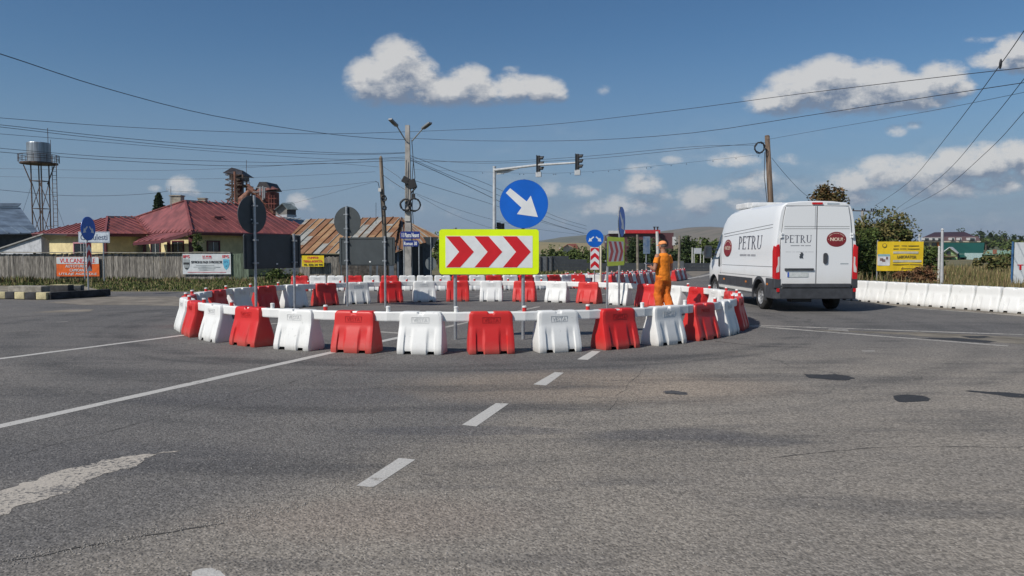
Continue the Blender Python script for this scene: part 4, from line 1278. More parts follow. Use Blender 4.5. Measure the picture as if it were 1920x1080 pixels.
# cab: side glass, windscreen, mirror, door handle
def sglass(mb):
    for sx in (-1, 1):
        def X(z, y):
            i = max(j for j in range(len(ST)) if ST[j][0] <= y); y0, t0, w0, k0 = ST[i]; y1, t1, w1, k1 = ST[min(i + 1, len(ST) - 1)]; q = (y - y0) / max(1e-6, y1 - y0)
            s_ = sec(t0 + (t1 - t0) * q, w0 + (w1 - w0) * q, .36, k0 + (k1 - k0) * q)
            for (a, za), (c, zb) in zip(s_, s_[1:]):
                if za <= z <= zb: return a + (c - a) * (z - za) / (zb - za + 1e-9)
            return s_[-1][0]
        P = [(4.42, 1.28), (5.2, 1.25), (5.05, 1.52), (4.72, 1.92), (4.58, 2.02), (4.42, 2.02)]
        Q = [(sx * (X(z, y) + .018), y, z) for y, z in P]; Q2 = [(x - sx * .01, y, z) for x, y, z in Q]
        n = len(P)
        mb.add(Q + Q2, [tuple(range(n)) if sx > 0 else tuple(reversed(range(n))), tuple(range(n, 2 * n))] + [(i, (i + 1) % n, n + (i + 1) % n, n + i) for i in range(n)])
vpart('side_window', VG, sglass)
vpart('windscreen', VG, lambda mb: mb.add([(-.80, 4.53, 2.40), (.80, 4.53, 2.40), (.86, 5.34, 1.45), (-.86, 5.34, 1.45), (-.80, 4.50, 2.36), (.80, 4.50, 2.36), (.86, 5.30, 1.41), (-.86, 5.30, 1.41)], [(0, 1, 2, 3), (4, 7, 6, 5), (0, 3, 7, 4), (1, 5, 6, 2), (0, 4, 5, 1), (3, 2, 6, 7)]))
for sx in (-1, 1):
    def mir(mb):
        mb.prism(rrect(.24, .40, .05), face((sx * 1.235, 4.92, 1.48), (1, 0, 0)), .03); mb.ellipsoid((sx * 1.235, 4.98, 1.48), (.125, .09, .20))
        mb.bar((sx * .96, 5.0, 1.40), (sx * 1.15, 5.0, 1.42), .06, .05); mb.bar((sx * .96, 5.0, 1.56), (sx * 1.15, 5.0, 1.54), .04, .04)
    mo = vpart('mirror', VD, mir, bevel=.01)
    vpart('mirror_glass', pm('mirror_glass', (.05, .07, .09), .15, .5), lambda mb: mb.prism(rrect(.18, .32, .03), face((sx * 1.235, 4.888, 1.49), (1, 0, 0)), .003), parent=mo)
vpart('cab_door_handle', VD, lambda mb: mb.box((-1.025, 4.46, 1.16), (.04, .07, .24)), bevel=.01)
vpart('front_lamp', LCLR, lambda mb: [mb.ellipsoid((sx * .80, 5.74, 1.0), (.14, .14, .16)) for sx in (-1, 1)])
vpart('front_bumper', VD, lambda mb: mb.prism([(-.95, 5.55), (.95, 5.55), (.90, 5.85), (.66, 6.02), (-.66, 6.02), (-.90, 5.85)], Matrix.Translation((0, 0, .30)), .36), bevel=.03)
def rack(mb): mb.box((-.1, 3.55, 2.82), (1.15, 1.0, .16)); mb.box((-.1, 3.02, 2.84), (.9, .06, .12))
vpart('roof_unit', pm('roof_unit_white', (.66, .67, .67), .5), rack, bevel=.04)
vpart('roof_sticker', pm('sticker_grey', (.40, .46, .50), .5), lambda mb: mb.box((.40, -.004, 2.675), (.30, .004, .04)))
def lamp2(mb):
    for sx in (-1, 1): mb.box((sx * .955, -.052, .55), (.07, .01, .09))
vpart('reflector', LRED, lamp2)
# ================================================================ WORKER
PX, PY = 3.50, 17.15
man = thing('person', 'person in orange cap, T-shirt and trousers, back turned, holding a phone', 'person', (PX, PY, 0), R(34))
SKIN = pm('skin', (.36, .17, .10), .55, var=.12, scale=12)
OR1 = pm('orange_cotton', (.80, .23, .010), .85, var=.12, scale=6, bump=.5, bscale=18)
OR2 = pm('orange_work_cloth', (.62, .14, .008), .85, var=.2, scale=5, bump=.7, bscale=14)
def body_mb(grow=0.0):
    mb = MB()
    # trunk, neck, head
    mb.tube([(0, .0, .84), (0, 0, .93), (0, .01, 1.05), (0, .015, 1.18), (0, .0, 1.32), (0, -.005, 1.41), (0, 0, 1.47)], [(.15, .11), (.165, .12), (.155, .115), (.165, .12), (.175, .115), (.15, .09), (.07, .06)], 20)
    mb.tube([(0, -.005, 1.42), (0, .01, 1.50), (0, .02, 1.56)], [(.075, .07), (.058, .062), (.056, .06)], 14)
    return mb
mb = body_mb()
hd = (0, .035, 1.635)
mb.ellipsoid(hd, (.077, .098, .115), rx=R(-4), n=20, k=14)
mb.ellipsoid((0, .075, 1.575), (.05, .055, .05))                 # jaw
mb.ellipsoid((0, .135, 1.615), (.013, .018, .026)); mb.ellipsoid((0, .142, 1.603), (.017, .012, .012))   # nose
mb.ellipsoid((0, .125, 1.575), (.024, .01, .007)); mb.ellipsoid((0, .123, 1.562), (.022, .01, .007))     # lips
mb.ellipsoid((0, .115, 1.665), (.05, .02, .012))                 # brow
for sx in (-1, 1): mb.ellipsoid((sx * .08, .025, 1.615), (.012, .02, .034)); mb.ellipsoid((sx * .035, .105, 1.6), (.02, .015, .018))
# arms bent in front, hands meeting round the phone
LS, LE, LH = Vector((-.195, 0, 1.39)), Vector((-.285, -.005, 1.10)), Vector((-.17, .25, 1.14))
RS, RE, RH = Vector((.195, 0, 1.39)), Vector((.27, .02, 1.11)), Vector((.03, .245, 1.10))
for S_, E_, H_ in ((LS, LE, LH), (RS, RE, RH)):
    mb.tube([S_ + Vector((0, 0, .01)), S_.lerp(E_, .5), E_], [.058, .051, .043], 14)
    mb.ellipsoid(E_, (.043, .043, .045)); mb.ellipsoid(S_, (.06, .06, .06))
    mb.tube([E_, E_.lerp(H_, .35), E_.lerp(H_, .8), H_], [.043, .044, .031, .028], 14)
    d = (H_ - E_).normalized(); side = d.cross(Vector((0, 0, 1))).normalized(); s_ = 1 if S_.x < 0 else -1
    pc = H_ + d * .05
    mb.tube([H_ - d * .01, H_ + d * .05, H_ + d * .095], [(.03, .018), (.042, .017), (.04, .014)], 12)
    for f_, (o_, L) in enumerate(((-.032, .062), (-.011, .074), (.011, .068), (.031, .052))):
        b0 = H_ + d * .088 + side * o_
        mb.tube([b0, b0 + d * L * .45 + Vector((0, 0, .006)), b0 + d * L * .75 + Vector((0, 0, .018)), b0 + d * L * .85 + Vector((0, 0, .034))], [.0095, .009, .008, .007], 8)
    b0 = H_ + d * .03 + side * .035 * s_
    mb.tube([b0, b0 + d * .03 + side * .02 * s_ + Vector((0, 0, .012)), b0 + d * .055 + side * .012 * s_ + Vector((0, 0, .03))], [.012, .011, .009], 8)
# legs mid-step
HL, KL, AL = Vector((-.09, 0, .90)), Vector((-.10, .06, .50)), Vector((-.10, -.02, .09))
HR, KR, AR = Vector((.09, 0, .90)), Vector((.085, -.02, .50)), Vector((.06, -.20, .13))
for a, k, c in ((HL, KL, AL), (HR, KR, AR)):
    mb.tube([a, a.lerp(k, .5), k, k.lerp(c, .35), c], [.085, .075, .055, .055, .036], 14)
LF = [(AL + Vector((0, -.04, -.035)), .035), (AL + Vector((0, .06, -.05)), .04), (AL + Vector((0, .15, -.06)), .03)]
mb.tube([p for p, r in LF], [r for p, r in LF], 10)
RF = [(AR + Vector((0, -.03, .01)), .035), (AR + Vector((0, .06, -.07)), .04), (AR + Vector((0, .13, -.11)), .03)]
mb.tube([p for p, r in RF], [r for p, r in RF], 10)
me = remeshed(mb, 'body', .0065, SKIN, 2)
put('body', me, man)
# T-shirt
mb = MB()
mb.tube([(0, .0, .835), (0, .0, .90), (0, .015, 1.05), (0, .02, 1.18), (0, .0, 1.32), (0, -.005, 1.41), (0, -.002, 1.465)], [(.185, .145), (.188, .148), (.186, .15), (.185, .145), (.188, .130), (.155, .108), (.08, .073)], 24)
for S_, E_ in ((LS, LE), (RS, RE)):
    mb.tube([S_ + Vector((-.04 if S_.x > 0 else .04, 0, .01)), S_ + Vector((-.006 if S_.x > 0 else .006, 0, -.012)), S_.lerp(E_, .25), S_.lerp(E_, .56)], [.060, .064, .064, .070], 16)
me = remeshed(mb, 't_shirt', .009, OR1, 3)
for v in me.vertices:                                            # folds pulled towards the waist and the armpits
    c = v.co; n1 = noise.noise(Vector((c.x * 5, c.y * 5, c.z * 12))) + .5 * noise.noise(c * 22)
    k = .010 * (1.2 - max(0, (c.z - 1.1) * 2.2))
    d = Vector((c.x, c.y, 0)).normalized(); v.co += d * n1 * k * 1.0
put('t_shirt', me, man)
# trousers
mb = MB()
mb.tube([(0, 0, .80), (0, 0, .90), (0, 0, .98)], [(.165, .13), (.172, .135), (.168, .13)], 20)
for a, k, c, w in ((HL, KL, AL, 0), (HR, KR, AR, 1)):
    mb.tube([a + Vector((0, 0, .02)), a.lerp(k, .5), k, k.lerp(c, .5), c + Vector((0, 0, .0 if not w else .03))], [.112, .112, .100, .098, .094], 18)
me = remeshed(mb, 'trousers', .009, OR2, 3)
for v in me.vertices:
    c = v.co; n1 = noise.noise(Vector((c.x * 7, c.y * 7, c.z * 6))) + .6 * noise.noise(Vector((c.x * 18, c.y * 18, c.z * 14)))
    v.co += Vector((c.x - (-.1 if c.x < 0 else .1), c.y, 0)).normalized() * n1 * .018
put('trousers', me, man)
# shoes
SH = pm('work_shoe', (.10, .075, .06), .7)
for P in (LF, RF):
    mb = MB(); pts = [p + Vector((0, 0, .004)) for p, r in P]
    mb.tube([pts[0] + Vector((0, -.02, 0))] + pts + [pts[2] + (pts[2] - pts[1]) * .3], [(.038, .04), (.047, .05), (.053, .048), (.045, .036), (.02, .02)], 14)
    me = remeshed(mb, 'shoe', .008, SH, 2); put('shoe', me, man)
# cap with a peak, short grey hair below it
mb = MB()
mb.ellipsoid((0, .03, 1.675), (.088, .108, .078), n=24, k=14)
me = mb.mesh('cap', OR1); 
bm = bmesh.new(); bm.from_mesh(me)
bmesh.ops.delete(bm, geom=[v for v in bm.verts if v.co.z < 1.655 - (v.co.y) * .10], context='VERTS'); bm.to_mesh(me); bm.free()
me.polygons.foreach_set('use_smooth', [True] * len(me.polygons))
CAPM = pm('cap_orange', (.85, .31, .11), .8)
me.materials.clear(); me.materials.append(CAPM)
cp = put('cap', me, man)
sol = cp.modifiers.new('s', 'SOLIDIFY'); sol.thickness = .004
mb = MB(); n = 12
up_, lo_ = [], []
for k in range(n + 1):
    a = R(15 + 150 * k / n); up_.append((.088 * math.cos(a), .035 + .102 * math.sin(a), 1.652)); lo_.append((.082 * math.cos(a), .04 + (.102 + .075 * math.sin(a)) * math.sin(a) + .0, 1.640 - .012 * abs(math.cos(a))))
mb.add(up_ + lo_, [(k, k + 1, n + 2 + k, n + 1 + k) for k in range(n)])
pk = mb.build('peak', CAPM, cp, smooth=True); s2 = pk.modifiers.new('s', 'SOLIDIFY'); s2.thickness = .005
mb = MB(); mb.ellipsoid((0, .018, 1.638), (.083, .088, .075), n=24, k=14)
me = mb.mesh('hair', pm('short_grey_hair', (.14, .11, .09), .9, var=.4, scale=60))
bm = bmesh.new(); bm.from_mesh(me)
bmesh.ops.delete(bm, geom=[v for v in bm.verts if v.co.y > .055 or v.co.z < 1.59], context='VERTS'); bm.to_mesh(me); bm.free()
me.polygons.foreach_set('use_smooth', [True] * len(me.polygons)); put('hair', me, man)
EYE = pm('eye_dark', (.03, .02, .015), .2)
mb = MB()
for sx in (-1, 1): mb.ellipsoid((sx * .03, .122, 1.637), (.012, .008, .007))
mb.build('eyes', EYE, man)
# phone in the left hand
Mz = Matrix.Rotation(R(34), 4, 'Z')
ph = Vector((-.135, .37, 1.215)); pw_ = Mz @ ph + Vector((PX, PY, 0))
t = thing('mobile_phone', 'pale phone held up in front of the worker at chest height', 'phone', pw_, R(34))
mb = MB(); mb.box((0, 0, 0), (.16, .078, .011), rx=R(28)); mb.build('case', pm('phone_case', (.45, .48, .52), .4), t, bevel=.003)
mb = MB(); mb.box((0, -.003, .0065), (.148, .068, .002), rx=R(28)); mb.build('screen', pm('phone_screen', (.02, .02, .03), .1), t)
# ================================================================ VEGETATION
def leaf_mat(name, a, b, var=.35):
    mt = bpy.data.materials.new(name); mt.use_nodes = True
    K = NT(mt.node_tree); bs = mt.node_tree.nodes['Principled BSDF']
    gi = K.n('ShaderNodeNewGeometry'); v = K.n('ShaderNodeTexCoord').outputs['Object']
    r = gi.outputs['Random Per Island']; n = K.noise(v, .7, 3)
    f = K.ss(K.m('ADD', K.m('MULTIPLY', r, .6), K.m('MULTIPLY', n, .6)), .3, .85)
    c = K.mix(f, a, b)
    k = K.m('MULTIPLY_ADD', K.m('FRACT', K.m('MULTIPLY', r, 17.3)), var * 2, 1 - var)
    c = K.mix(1.0, c, K.n('ShaderNodeCombineColor', {0: k, 1: k, 2: k}).outputs[0], 'MULTIPLY')
    mt.node_tree.links.new(c, bs.inputs['Base Color']); bs.inputs['Roughness'].default_value = .75; bs.inputs['Specular IOR Level'].default_value = .3
    return mt
LG = leaf_mat('leaf_green', (.045, .074, .018), (.095, .125, .03))
LDG = leaf_mat('leaf_dark_green', (.018, .036, .014), (.05, .075, .022))
LBR = leaf_mat('leaf_brown', (.13, .065, .025), (.09, .085, .03))
LMX = leaf_mat('leaf_mixed_autumn', (.055, .08, .022), (.15, .125, .045))
LRB = leaf_mat('dry_red_brown', (.14, .06, .028), (.20, .12, .06))
BARK = pm('tree_bark', (.10, .08, .06), .9, var=.3, scale=8)
def leafy(mb, c, r, n, leaf, rng, clumps=None, gap=.0):
    """leaf-sized faces in clumps spread through an uneven crown"""
    c = Vector(c)
    k = clumps or 14
    cs = []
    for _ in range(k):
        d = Vector((rng.gauss(0, 1), rng.gauss(0, 1), rng.gauss(0, 1))).normalized()
        rad = rng.uniform(.35, .95)
        cs.append((Vector((d.x * r[0], d.y * r[1], d.z * r[2])) * rad, rng.uniform(.22, .42)))
    for _ in range(n):
        cc, cr = rng.choice(cs)
        d = Vector((rng.gauss(0, 1), rng.gauss(0, 1), rng.gauss(0, 1))).normalized() * (rng.random() ** .4) * cr
        p = c + cc + Vector((d.x * r[0], d.y * r[1], d.z * r[2]))
        s = leaf * rng.uniform(.5, 1.3)
        u = Vector((rng.gauss(0, 1), rng.gauss(0, 1), rng.gauss(0, .6))).normalized()
        w = u.cross(Vector((rng.gauss(0, 1), rng.gauss(0, 1), rng.gauss(0, 1)))).normalized()
        mb.add([p - u * s * .5, p + w * s * .28, p + u * s * .5, p - w * s * .28], [(0, 1, 2, 3)])
def trunk_mb(base, top, r, rng, limbs=6, spread=1.0):
    mb = MB(); base, top = Vector(base), Vector(top)
    mid = base.lerp(top, .5) + Vector((rng.uniform(-.1, .1), 0, 0)) * (top - base).length * .3
    mb.tube([base - Vector((0, 0, .1)), base.lerp(mid, .5), mid, top], [r * 1.3, r, r * .75, r * .3], 8)
    for i in range(limbs):
        p = base.lerp(top, rng.uniform(.35, .9)); a = rng.random() * 6.28
        q = p + Vector((math.cos(a) * spread, math.sin(a) * spread, spread * rng.uniform(.4, 1.0)))
        mb.tube([p, p.lerp(q, .5) + Vector((0, 0, -.05)), q], [r * .4, r * .25, r * .1], 6)
    return mb
def tree(label, px, Y, ptop, w_px, mat_, leaf, n, group='trees and bushes beyond the far road', name='tree', pbot=None, clumps=16, seed=0, cat='tree', depth=None):
    rng = random.Random(seed or int(px * 7 + Y))
    b = GY(px, Y)
    zt = A(px, ptop, Y).z
    zb = A(px, pbot, Y).z if pbot else b.z + .2
    rx = w_px / 2 * Y / F; rz_ = (zt - zb) / 2
    t = thing(name, label, cat, b, 0, group)
    c = Vector((0, 0, (zt + zb) / 2 - b.z))
    trunk_mb((0, 0, 0), (0, 0, c.z + rz_ * .6), max(.06, rx * .05), rng, 7, rx * .55).build('trunk', BARK, t)
    mb = MB(); leafy(mb, c, (rx * .92, (depth or rx) * .9, rz_ * .95), n, leaf, rng, clumps)
    # a few stray twigs break the outline
    for _ in range(n // 60):
        a = rng.random() * 6.28; e = rng.uniform(-.2, 1.4)
        p = c + Vector((math.cos(a) * math.cos(e) * rx, math.sin(a) * math.cos(e) * rx, math.sin(e) * rz_)) * rng.uniform(.95, 1.12)
        leafy(mb, p, (leaf * 1.2,) * 3, 4, leaf * .8, rng, 2)
    mb.build('crown', mat_, t)
    return t
# right of the van
tree('brown leafed tree showing just above the van roof', 1548, 33, 349, 70, LBR, .16, 6000, pbot=440, clumps=30)
tree('green and brown leafed tree right of the van tail', 1655, 36, 396, 112, LMX, .17, 15000, pbot=500, clumps=48)
tree('dark green bush at the foot of the tree behind the van tail', 1625, 35, 432, 90, LG, .15, 9000, pbot=535, name='bush', cat='bush', clumps=34)
tree('dark thicket behind the left half of the yellow sheet', 1690, 39, 450, 110, LG, .16, 7000, pbot=530, name='bush', cat='bush')
tree('green bush right of the yellow advertising sheet', 1744, 46, 466, 50, LG, .18, 3500, pbot=512, name='bush', cat='bush')
tree('reddish dry bush under the right end of the yellow sheet', 1738, 30, 500, 60, LRB, .09, 4200, pbot=548, name='bush', cat='bush')
tree('reddish dry bush under the left end of the yellow sheet', 1700, 29.5, 507, 50, LRB, .09, 3600, pbot=550, name='bush', cat='bush')
tree('dark bush in the field right of the green roofed house', 1866, 60, 472, 70, LMX, .3, 1500, pbot=512, name='bush', cat='bush')
tree('bright bush at the field edge beside the white sheet', 1896, 75, 468, 46, LG, .35, 900, pbot=500, name='bush', cat='bush')
for i, (px, pt, w, lab) in enumerate([(1800, 432, 26, 'round dark tree peeping over the long mansard roof'), (1832, 434, 30, 'dark tree at the left end of the hilltop wood'), (1852, 435, 26, 'dark tree second from the left in the hilltop wood'),
                                      (1874, 436, 34, 'widest dark tree in the middle of the hilltop wood'), (1904, 440, 22, 'last small dark tree at the right of the hilltop wood'), (1848, 446, 60, 'low green tree mass below the hilltop wood'), (1892, 452, 60, 'low pale green trees right of the mansard building')]):
    tree(lab, px, 420 - i * 12, pt, w, LDG if i < 5 else LG, 1.3, 1500, pbot=470, clumps=12)
# centre, in front of the red factory
for px, pt, w, Y, lab in [(1040, 463, 54, 88, 'green tree right of the yellow board, left of the small red-roofed house'), (1085, 466, 60, 86, 'low green tree in front of the small red-roofed house'), (1128, 465, 50, 84, 'green tree behind the striped panel'),
                          (1150, 462, 40, 92, 'dark green tree behind the sideways chevron sign'), (1196, 447, 60, 88, 'big dark tree before the red factory wall'), (1228, 452, 50, 84, 'dark green tree left of the worker'),
                          (1285, 446, 44, 90, 'tall green tree right of the worker, at the factory corner'), (1318, 449, 50, 88, 'big green tree behind the small white information board'), (1345, 452, 50, 96, 'green tree behind the van mirror'), (1262, 470, 50, 86, 'low green tree behind the worker')]:
    tree(lab, px, Y, pt, w, LG if px < 1140 or px > 1300 else LDG, .36, 4200, pbot=512, clumps=34)
# left: conifer behind the house, shrub at the house wall, weeds over the fence
def conifer(label, px, Y, ptop, pbot, w_px):
    rng = random.Random(5); b = GY(px, Y); t = thing('conifer', label, 'tree', b)
    zt, zb = A(px, ptop, Y).z - b.z, A(px, pbot, Y).z - b.z; w = w_px / 2 * Y / F
    mb = MB(); mb.tube([(0, 0, 0), (0, 0, zt)], [.18, .03], 8); mb.build('trunk', BARK, t)
    mb = MB()
    for i in range(44):
        q = i / 43; z = zb + (zt - zb) * q; r = w * 1.25 * (1 - q) ** .75 + .12
        for k in range(7):
            a = rng.random() * 6.28; e = Vector((math.cos(a) * r * rng.uniform(.6, 1.1), math.sin(a) * r, 0)); p = Vector((0, 0, z))
            for j in range(9): leafy(mb, p + e * (j / 9) + Vector((0, 0, -.08 * j / 3)), (.12, .12, .08), 4, .28, rng, 2)
    mb.build('crown', LDG, t)
conifer('dark conifer behind the red roof, left of the chimney', 301, 78, 362, 430, 34)
tree('leafy shrub climbing the shaded house wall', 373, 46.5, 434, 24, LG, .16, 900, 'bushes along the plank fence', 'shrub', 474, 10, cat='bush')
tree('green tree top behind the rusty shed, beside the yellow chevron board', 822, 75, 437, 26, LG, .35, 700, 'bushes along the plank fence', pbot=500)
tree('low green bush over the fallen fence behind the black sign back', 520, 42.6, 500, 60, LG, .15, 1800, 'bushes along the plank fence', 'bush', 533, 14, cat='bush', depth=.8)
tree('small dry bush at the fence foot left of the yellow banner', 556, 42.2, 512, 46, LMX, .15, 1000, 'bushes along the plank fence', 'bush', 534, 10, cat='bush', depth=.6)

def blades(name, region, n, h, mats_, rng, w=.03, lean=.35, clump=0.0, label=None):
    mb = MB()
    for _ in range(n):
        x, y = region(rng)
        k = 1.0
        if clump: k = .35 + 1.1 * max(0, noise.noise(Vector((x * clump, y * clump, 3.0))) + .35)
        hh = h * rng.uniform(.5, 1.2) * k; a = rng.random() * 6.28; z = gz(x, y) - .03
        dx, dy = math.cos(a), math.sin(a); l = rng.uniform(0, lean) * hh; b = rng.random() * 6.28
        p = Vector((x, y, z)); u = Vector((dx, dy, 0)) * w; t = Vector((math.cos(b) * l, math.sin(b) * l, hh))
        mb.add([p - u, p + u, p + t * .6 + u * .6, p + t, p + t * .55 - u * .6], [(0, 1, 2, 3, 4)], rng.choice(range(len(mats_))))
    o = mb.build(name, mats_); o['kind'] = 'stuff'
    return o
GA = leaf_mat('grass_green', (.05, .075, .018), (.11, .13, .035)); GB = leaf_mat('grass_dry', (.30, .24, .12), (.19, .15, .07)); GC = leaf_mat('weeds_brown', (.13, .075, .04), (.08, .07, .03))
rng = random.Random(3)
def reg_left(r):
    while True:
        x = r.uniform(-38, 3.2); y = r.uniform(29.8, 45.4)
        lim = 29.6 + (max(0, x + 22) * -.07) + (1.2 if x < -12 else 1.6 + max(0, x + 10.5) * .85)
        if y > lim and (x < -2 or y > 36): return x, y
blades('verge_grass', reg_left, 34000, .15, [GA, GA, GA, GB], rng, .028, .6, .5)
def reg_fencefoot(r): return r.uniform(-40, -4), r.uniform(40.5, 44.6)
blades('tall_weeds', reg_fencefoot, 9000, .30, [GA, GA, GB, GC], rng, .03, .4, .45)
def reg_right(r):
    while True:
        y = 18 + 62 * r.random() ** 1.6; x = 10 + r.random() * (6 + y * .95)
        ex = 12.9 - (y - 18) * .33 if y < 25 else 11.3 + (y - 25) * .28 if y < 47 else 19.2 + (y - 47) * .39
        if x > ex + .5 and x < y * .78 + 3: return x, y
blades('dry_weeds', reg_right, 42000, .60, [GB, GB, GC, GA], rng, .022, .35, .35)
def reg_mid(r):
    while True:
        x = r.uniform(-1, 22); y = r.uniform(40, 86)
        if x < 4 + (y - 44) * .25 - 1.2 and y > 37: return x, y
blades('far_verge_grass', reg_mid, 9000, .28, [GA, GA, GB], rng, .05, .6, .4)
def reg_far(r):
    y = r.uniform(78, 92); return r.uniform(17.5 + (y - 75) * .5 - 9, 40), y

# ================================================================ BUILDINGS
def lerp2(a, b, t): p = a.lerp(b, t); return (p.x, p.y)
def roof_plane(mb, poly, seam=.62, m=0, ms=0, hgt=.055, th=.06):
    """poly: first edge is the eave; standing seams run up the slope from it"""
    P = [Vector(p) for p in poly]
    n = (P[1] - P[0]).cross(P[-1] - P[0]).normalized()
    if n.z < 0: n = -n
    k = len(P)
    ex = (P[1] - P[0]).normalized(); ey = n.cross(ex)
    if (P[-1] - P[0]).dot(ey) < 0: ey = -ey
    vs = P + [p - n * th for p in P]
    mb.add(vs, [tuple(range(k)), tuple(reversed(range(k, 2 * k)))] + [(i, (i + 1) % k, k + (i + 1) % k, k + i) for i in range(k)], m)
    q = [((p - P[0]).dot(ex), (p - P[0]).dot(ey)) for p in P]
    if seam:
        x = min(a for a, b in q) + seam / 2; mx_ = max(a for a, b in q)
        while x < mx_:
            ys_ = []
            for i in range(k):
                (x0, y0), (x1, y1) = q[i], q[(i + 1) % k]
                if (x0 - x) * (x1 - x) < 0: ys_.append(y0 + (y1 - y0) * (x - x0) / (x1 - x0))
            if len(ys_) >= 2:
                a = P[0] + ex * x + ey * min(ys_); b = P[0] + ex * x + ey * max(ys_)
                if (b - a).length > .15: mb.bar(a + n * hgt / 2, b + n * hgt / 2, .035, hgt, ms)
            x += seam
    return n
def wall(mb, a, b, z0, z1, th=.2, m=0):
    a, b = Vector(a), Vector(b); d = (b - a); d.z = 0; n = Vector((-d.y, d.x, 0)).normalized() * th
    P = [(a.x, a.y), (b.x, b.y), (b.x + n.x, b.y + n.y), (a.x + n.x, a.y + n.y)]
    mb.prism(P, Matrix.Translation((0, 0, z0)), z1 - z0, m)
YEL = pm('yellow_render', (.68, .58, .32), .9, var=.12, scale=2); MAR = pm('maroon_trim', (.10, .02, .028), .6)
RROOF = pm('red_painted_sheet_roof', (.225, .066, .062), .55, var=.25, scale=1.2); DGL = pm('window_glass_dark', (.03, .04, .05), .12, spec=.8)
WFR = pm('white_frame', (.55, .56, .56), .6)
def window(parent, a, b, z0, z1, frame=MAR, fw=.09, wn=0.0):
    """window on a wall line from a to b, outside on the right-hand side of a->b"""
    a, b = Vector((a[0], a[1], 0)), Vector((b[0], b[1], 0)); d = (b - a).normalized()
    c = (a + b) / 2; w = (b - a).length; n = Vector((d.y, -d.x, 0))
    T = face((c.x + n.x * .01, c.y + n.y * .01, (z0 + z1) / 2), d); h = z1 - z0
    mb = MB()
    for x, y, ww, hh in ((0, h / 2 - fw / 2, w, fw), (0, -h / 2 + fw / 2, w, fw), (-w / 2 + fw / 2, 0, fw, h - 2 * fw), (w / 2 - fw / 2, 0, fw, h - 2 * fw)):
        mb.prism(off(rrect(ww, hh, .001, 1), x, y), sh(T, 0), .06)
    o = mb.build('window', frame, parent, world=True)
    mb = MB(); mb.prism(rrect(w - 2 * fw, h - 2 * fw, .001, 1), sh(T, .003), .012); g_ = mb.build('pane', DGL, o)
    g_.location = -Vector(parent.location)
    mb = MB(); mb.prism(off(rrect(.05, h - 2 * fw, .001, 1), 0, 0), sh(T, .016), .03); s_ = mb.build('sash', WFR, o); s_.location = -Vector(parent.location)
    return o
# --- bungalow with the hipped red roof
C0 = A(360, 434, 48); ZE = C0.z
hs = thing('bungalow', 'yellow bungalow with a hipped dull red sheet roof behind the plank fence', 'house', (C0.x, C0.y, gz(0, 48)))
g0 = gz(0, 48)
RA, RB = A(347, 377, 53), A(453, 384.5, 58.5); CR_ = A(612, 440.5, 58.6); CL_ = A(280, 438, 52.2); VB = A(254, 408, 57.6)
w0, w1_, w3_, wa = A(197, 437.5, 50), A(290, 438.5, 53.8), A(61, 437, 55.6), A(201, 407, 54.6)
CB_ = CR_ + (VB - RA) * 1.3 + Vector((0, 0, -.9)); WBK = w3_ + Vector((6, 6, 0))
mb = MB()
roof_plane(mb, [C0, CR_, RB, RA]); roof_plane(mb, [CL_, C0, RA, VB]); roof_plane(mb, [CR_, CB_, RB]); roof_plane(mb, [CB_, VB + Vector((-3, 4, -2)), RA, RB], 0)
roof_plane(mb, [w0, w1_, VB, wa]); roof_plane(mb, [w3_, w0, wa]); roof_plane(mb, [WBK, w3_, wa, VB], 0)
for a, b in ((RA, RB), (C0, RA), (VB, RA), (w0, wa), (wa, VB), (CR_, RB), (VB, CL_)): mb.bar(a + Vector((0, 0, .05)), b + Vector((0, 0, .05)), .14, .07)
rf = mb.build('roof', RROOF, hs, world=True)
pp = [A(250, 454, 49.2), A(304, 449.5, 47.6), A(353, 435, 47.4), A(284, 438.5, 50.8)]
mb = MB(); roof_plane(mb, pp); mb.build('porch_roof', RROOF, hs, world=True)
mb = MB(); dn = Vector((0, 0, -.13))
for a, b in ((C0, CR_), (CL_, C0), (w3_, w0), (w0, w1_), (pp[0], pp[1]), (pp[1], pp[2])): mb.bar(a + dn, b + dn, .06, .17)
mb.build('fascia', MAR, hs, world=True)
mb = MB()
for a, b in ((C0, CR_), (w3_, w0)): mb.tube([a + Vector((0, -.08, -.06)), b + Vector((0, -.08, -.06))], .06, 6); mb.build('gutter', pm('gutter_brown', (.16, .06, .06), .5), hs, world=True); mb = MB()
def xy(px, Y): p = A(px, 440, Y); return Vector((p.x, p.y, 0))
m0, m1, m2 = xy(272, 53.2), xy(358, 48.7), xy(600, 58.8)
n0, n1, n2 = xy(80, 55.8), xy(197, 50.8), xy(284, 54.4)
mb = MB()
for a, b in ((m0, m1), (m1, m2), (n0, n1), (n1, n2)): wall(mb, a, b, g0, 2.62)
mb.build('wall', YEL, hs, world=True)
mb = MB()
for p in (m0, m1, n0, n1, n2, m0.lerp(m1, .55)): mb.box((p.x, p.y - .04, (g0 + 2.5) / 2), (.24, .16, 2.5 - g0)); mb.build('corner_trim', MAR, hs, world=True); mb = MB()
for t0, t1 in ((.10, .19), (.36, .46), (.66, .76)): window(hs, lerp2(m1, m2, t0), lerp2(m1, m2, t1), .9, 2.2)
for t0, t1 in ((.14, .36), (.62, .86)): window(hs, lerp2(m0, m1, t0), lerp2(m0, m1, t1), .9, 2.2)
for t0, t1 in ((.52, .76),): window(hs, lerp2(n0, n1, t0), lerp2(n0, n1, t1), .9, 2.15, pm('pink_frame', (.42, .20, .24), .7), .13)
CHM = pm('chimney_render', (.34, .31, .25), .9, var=.25)
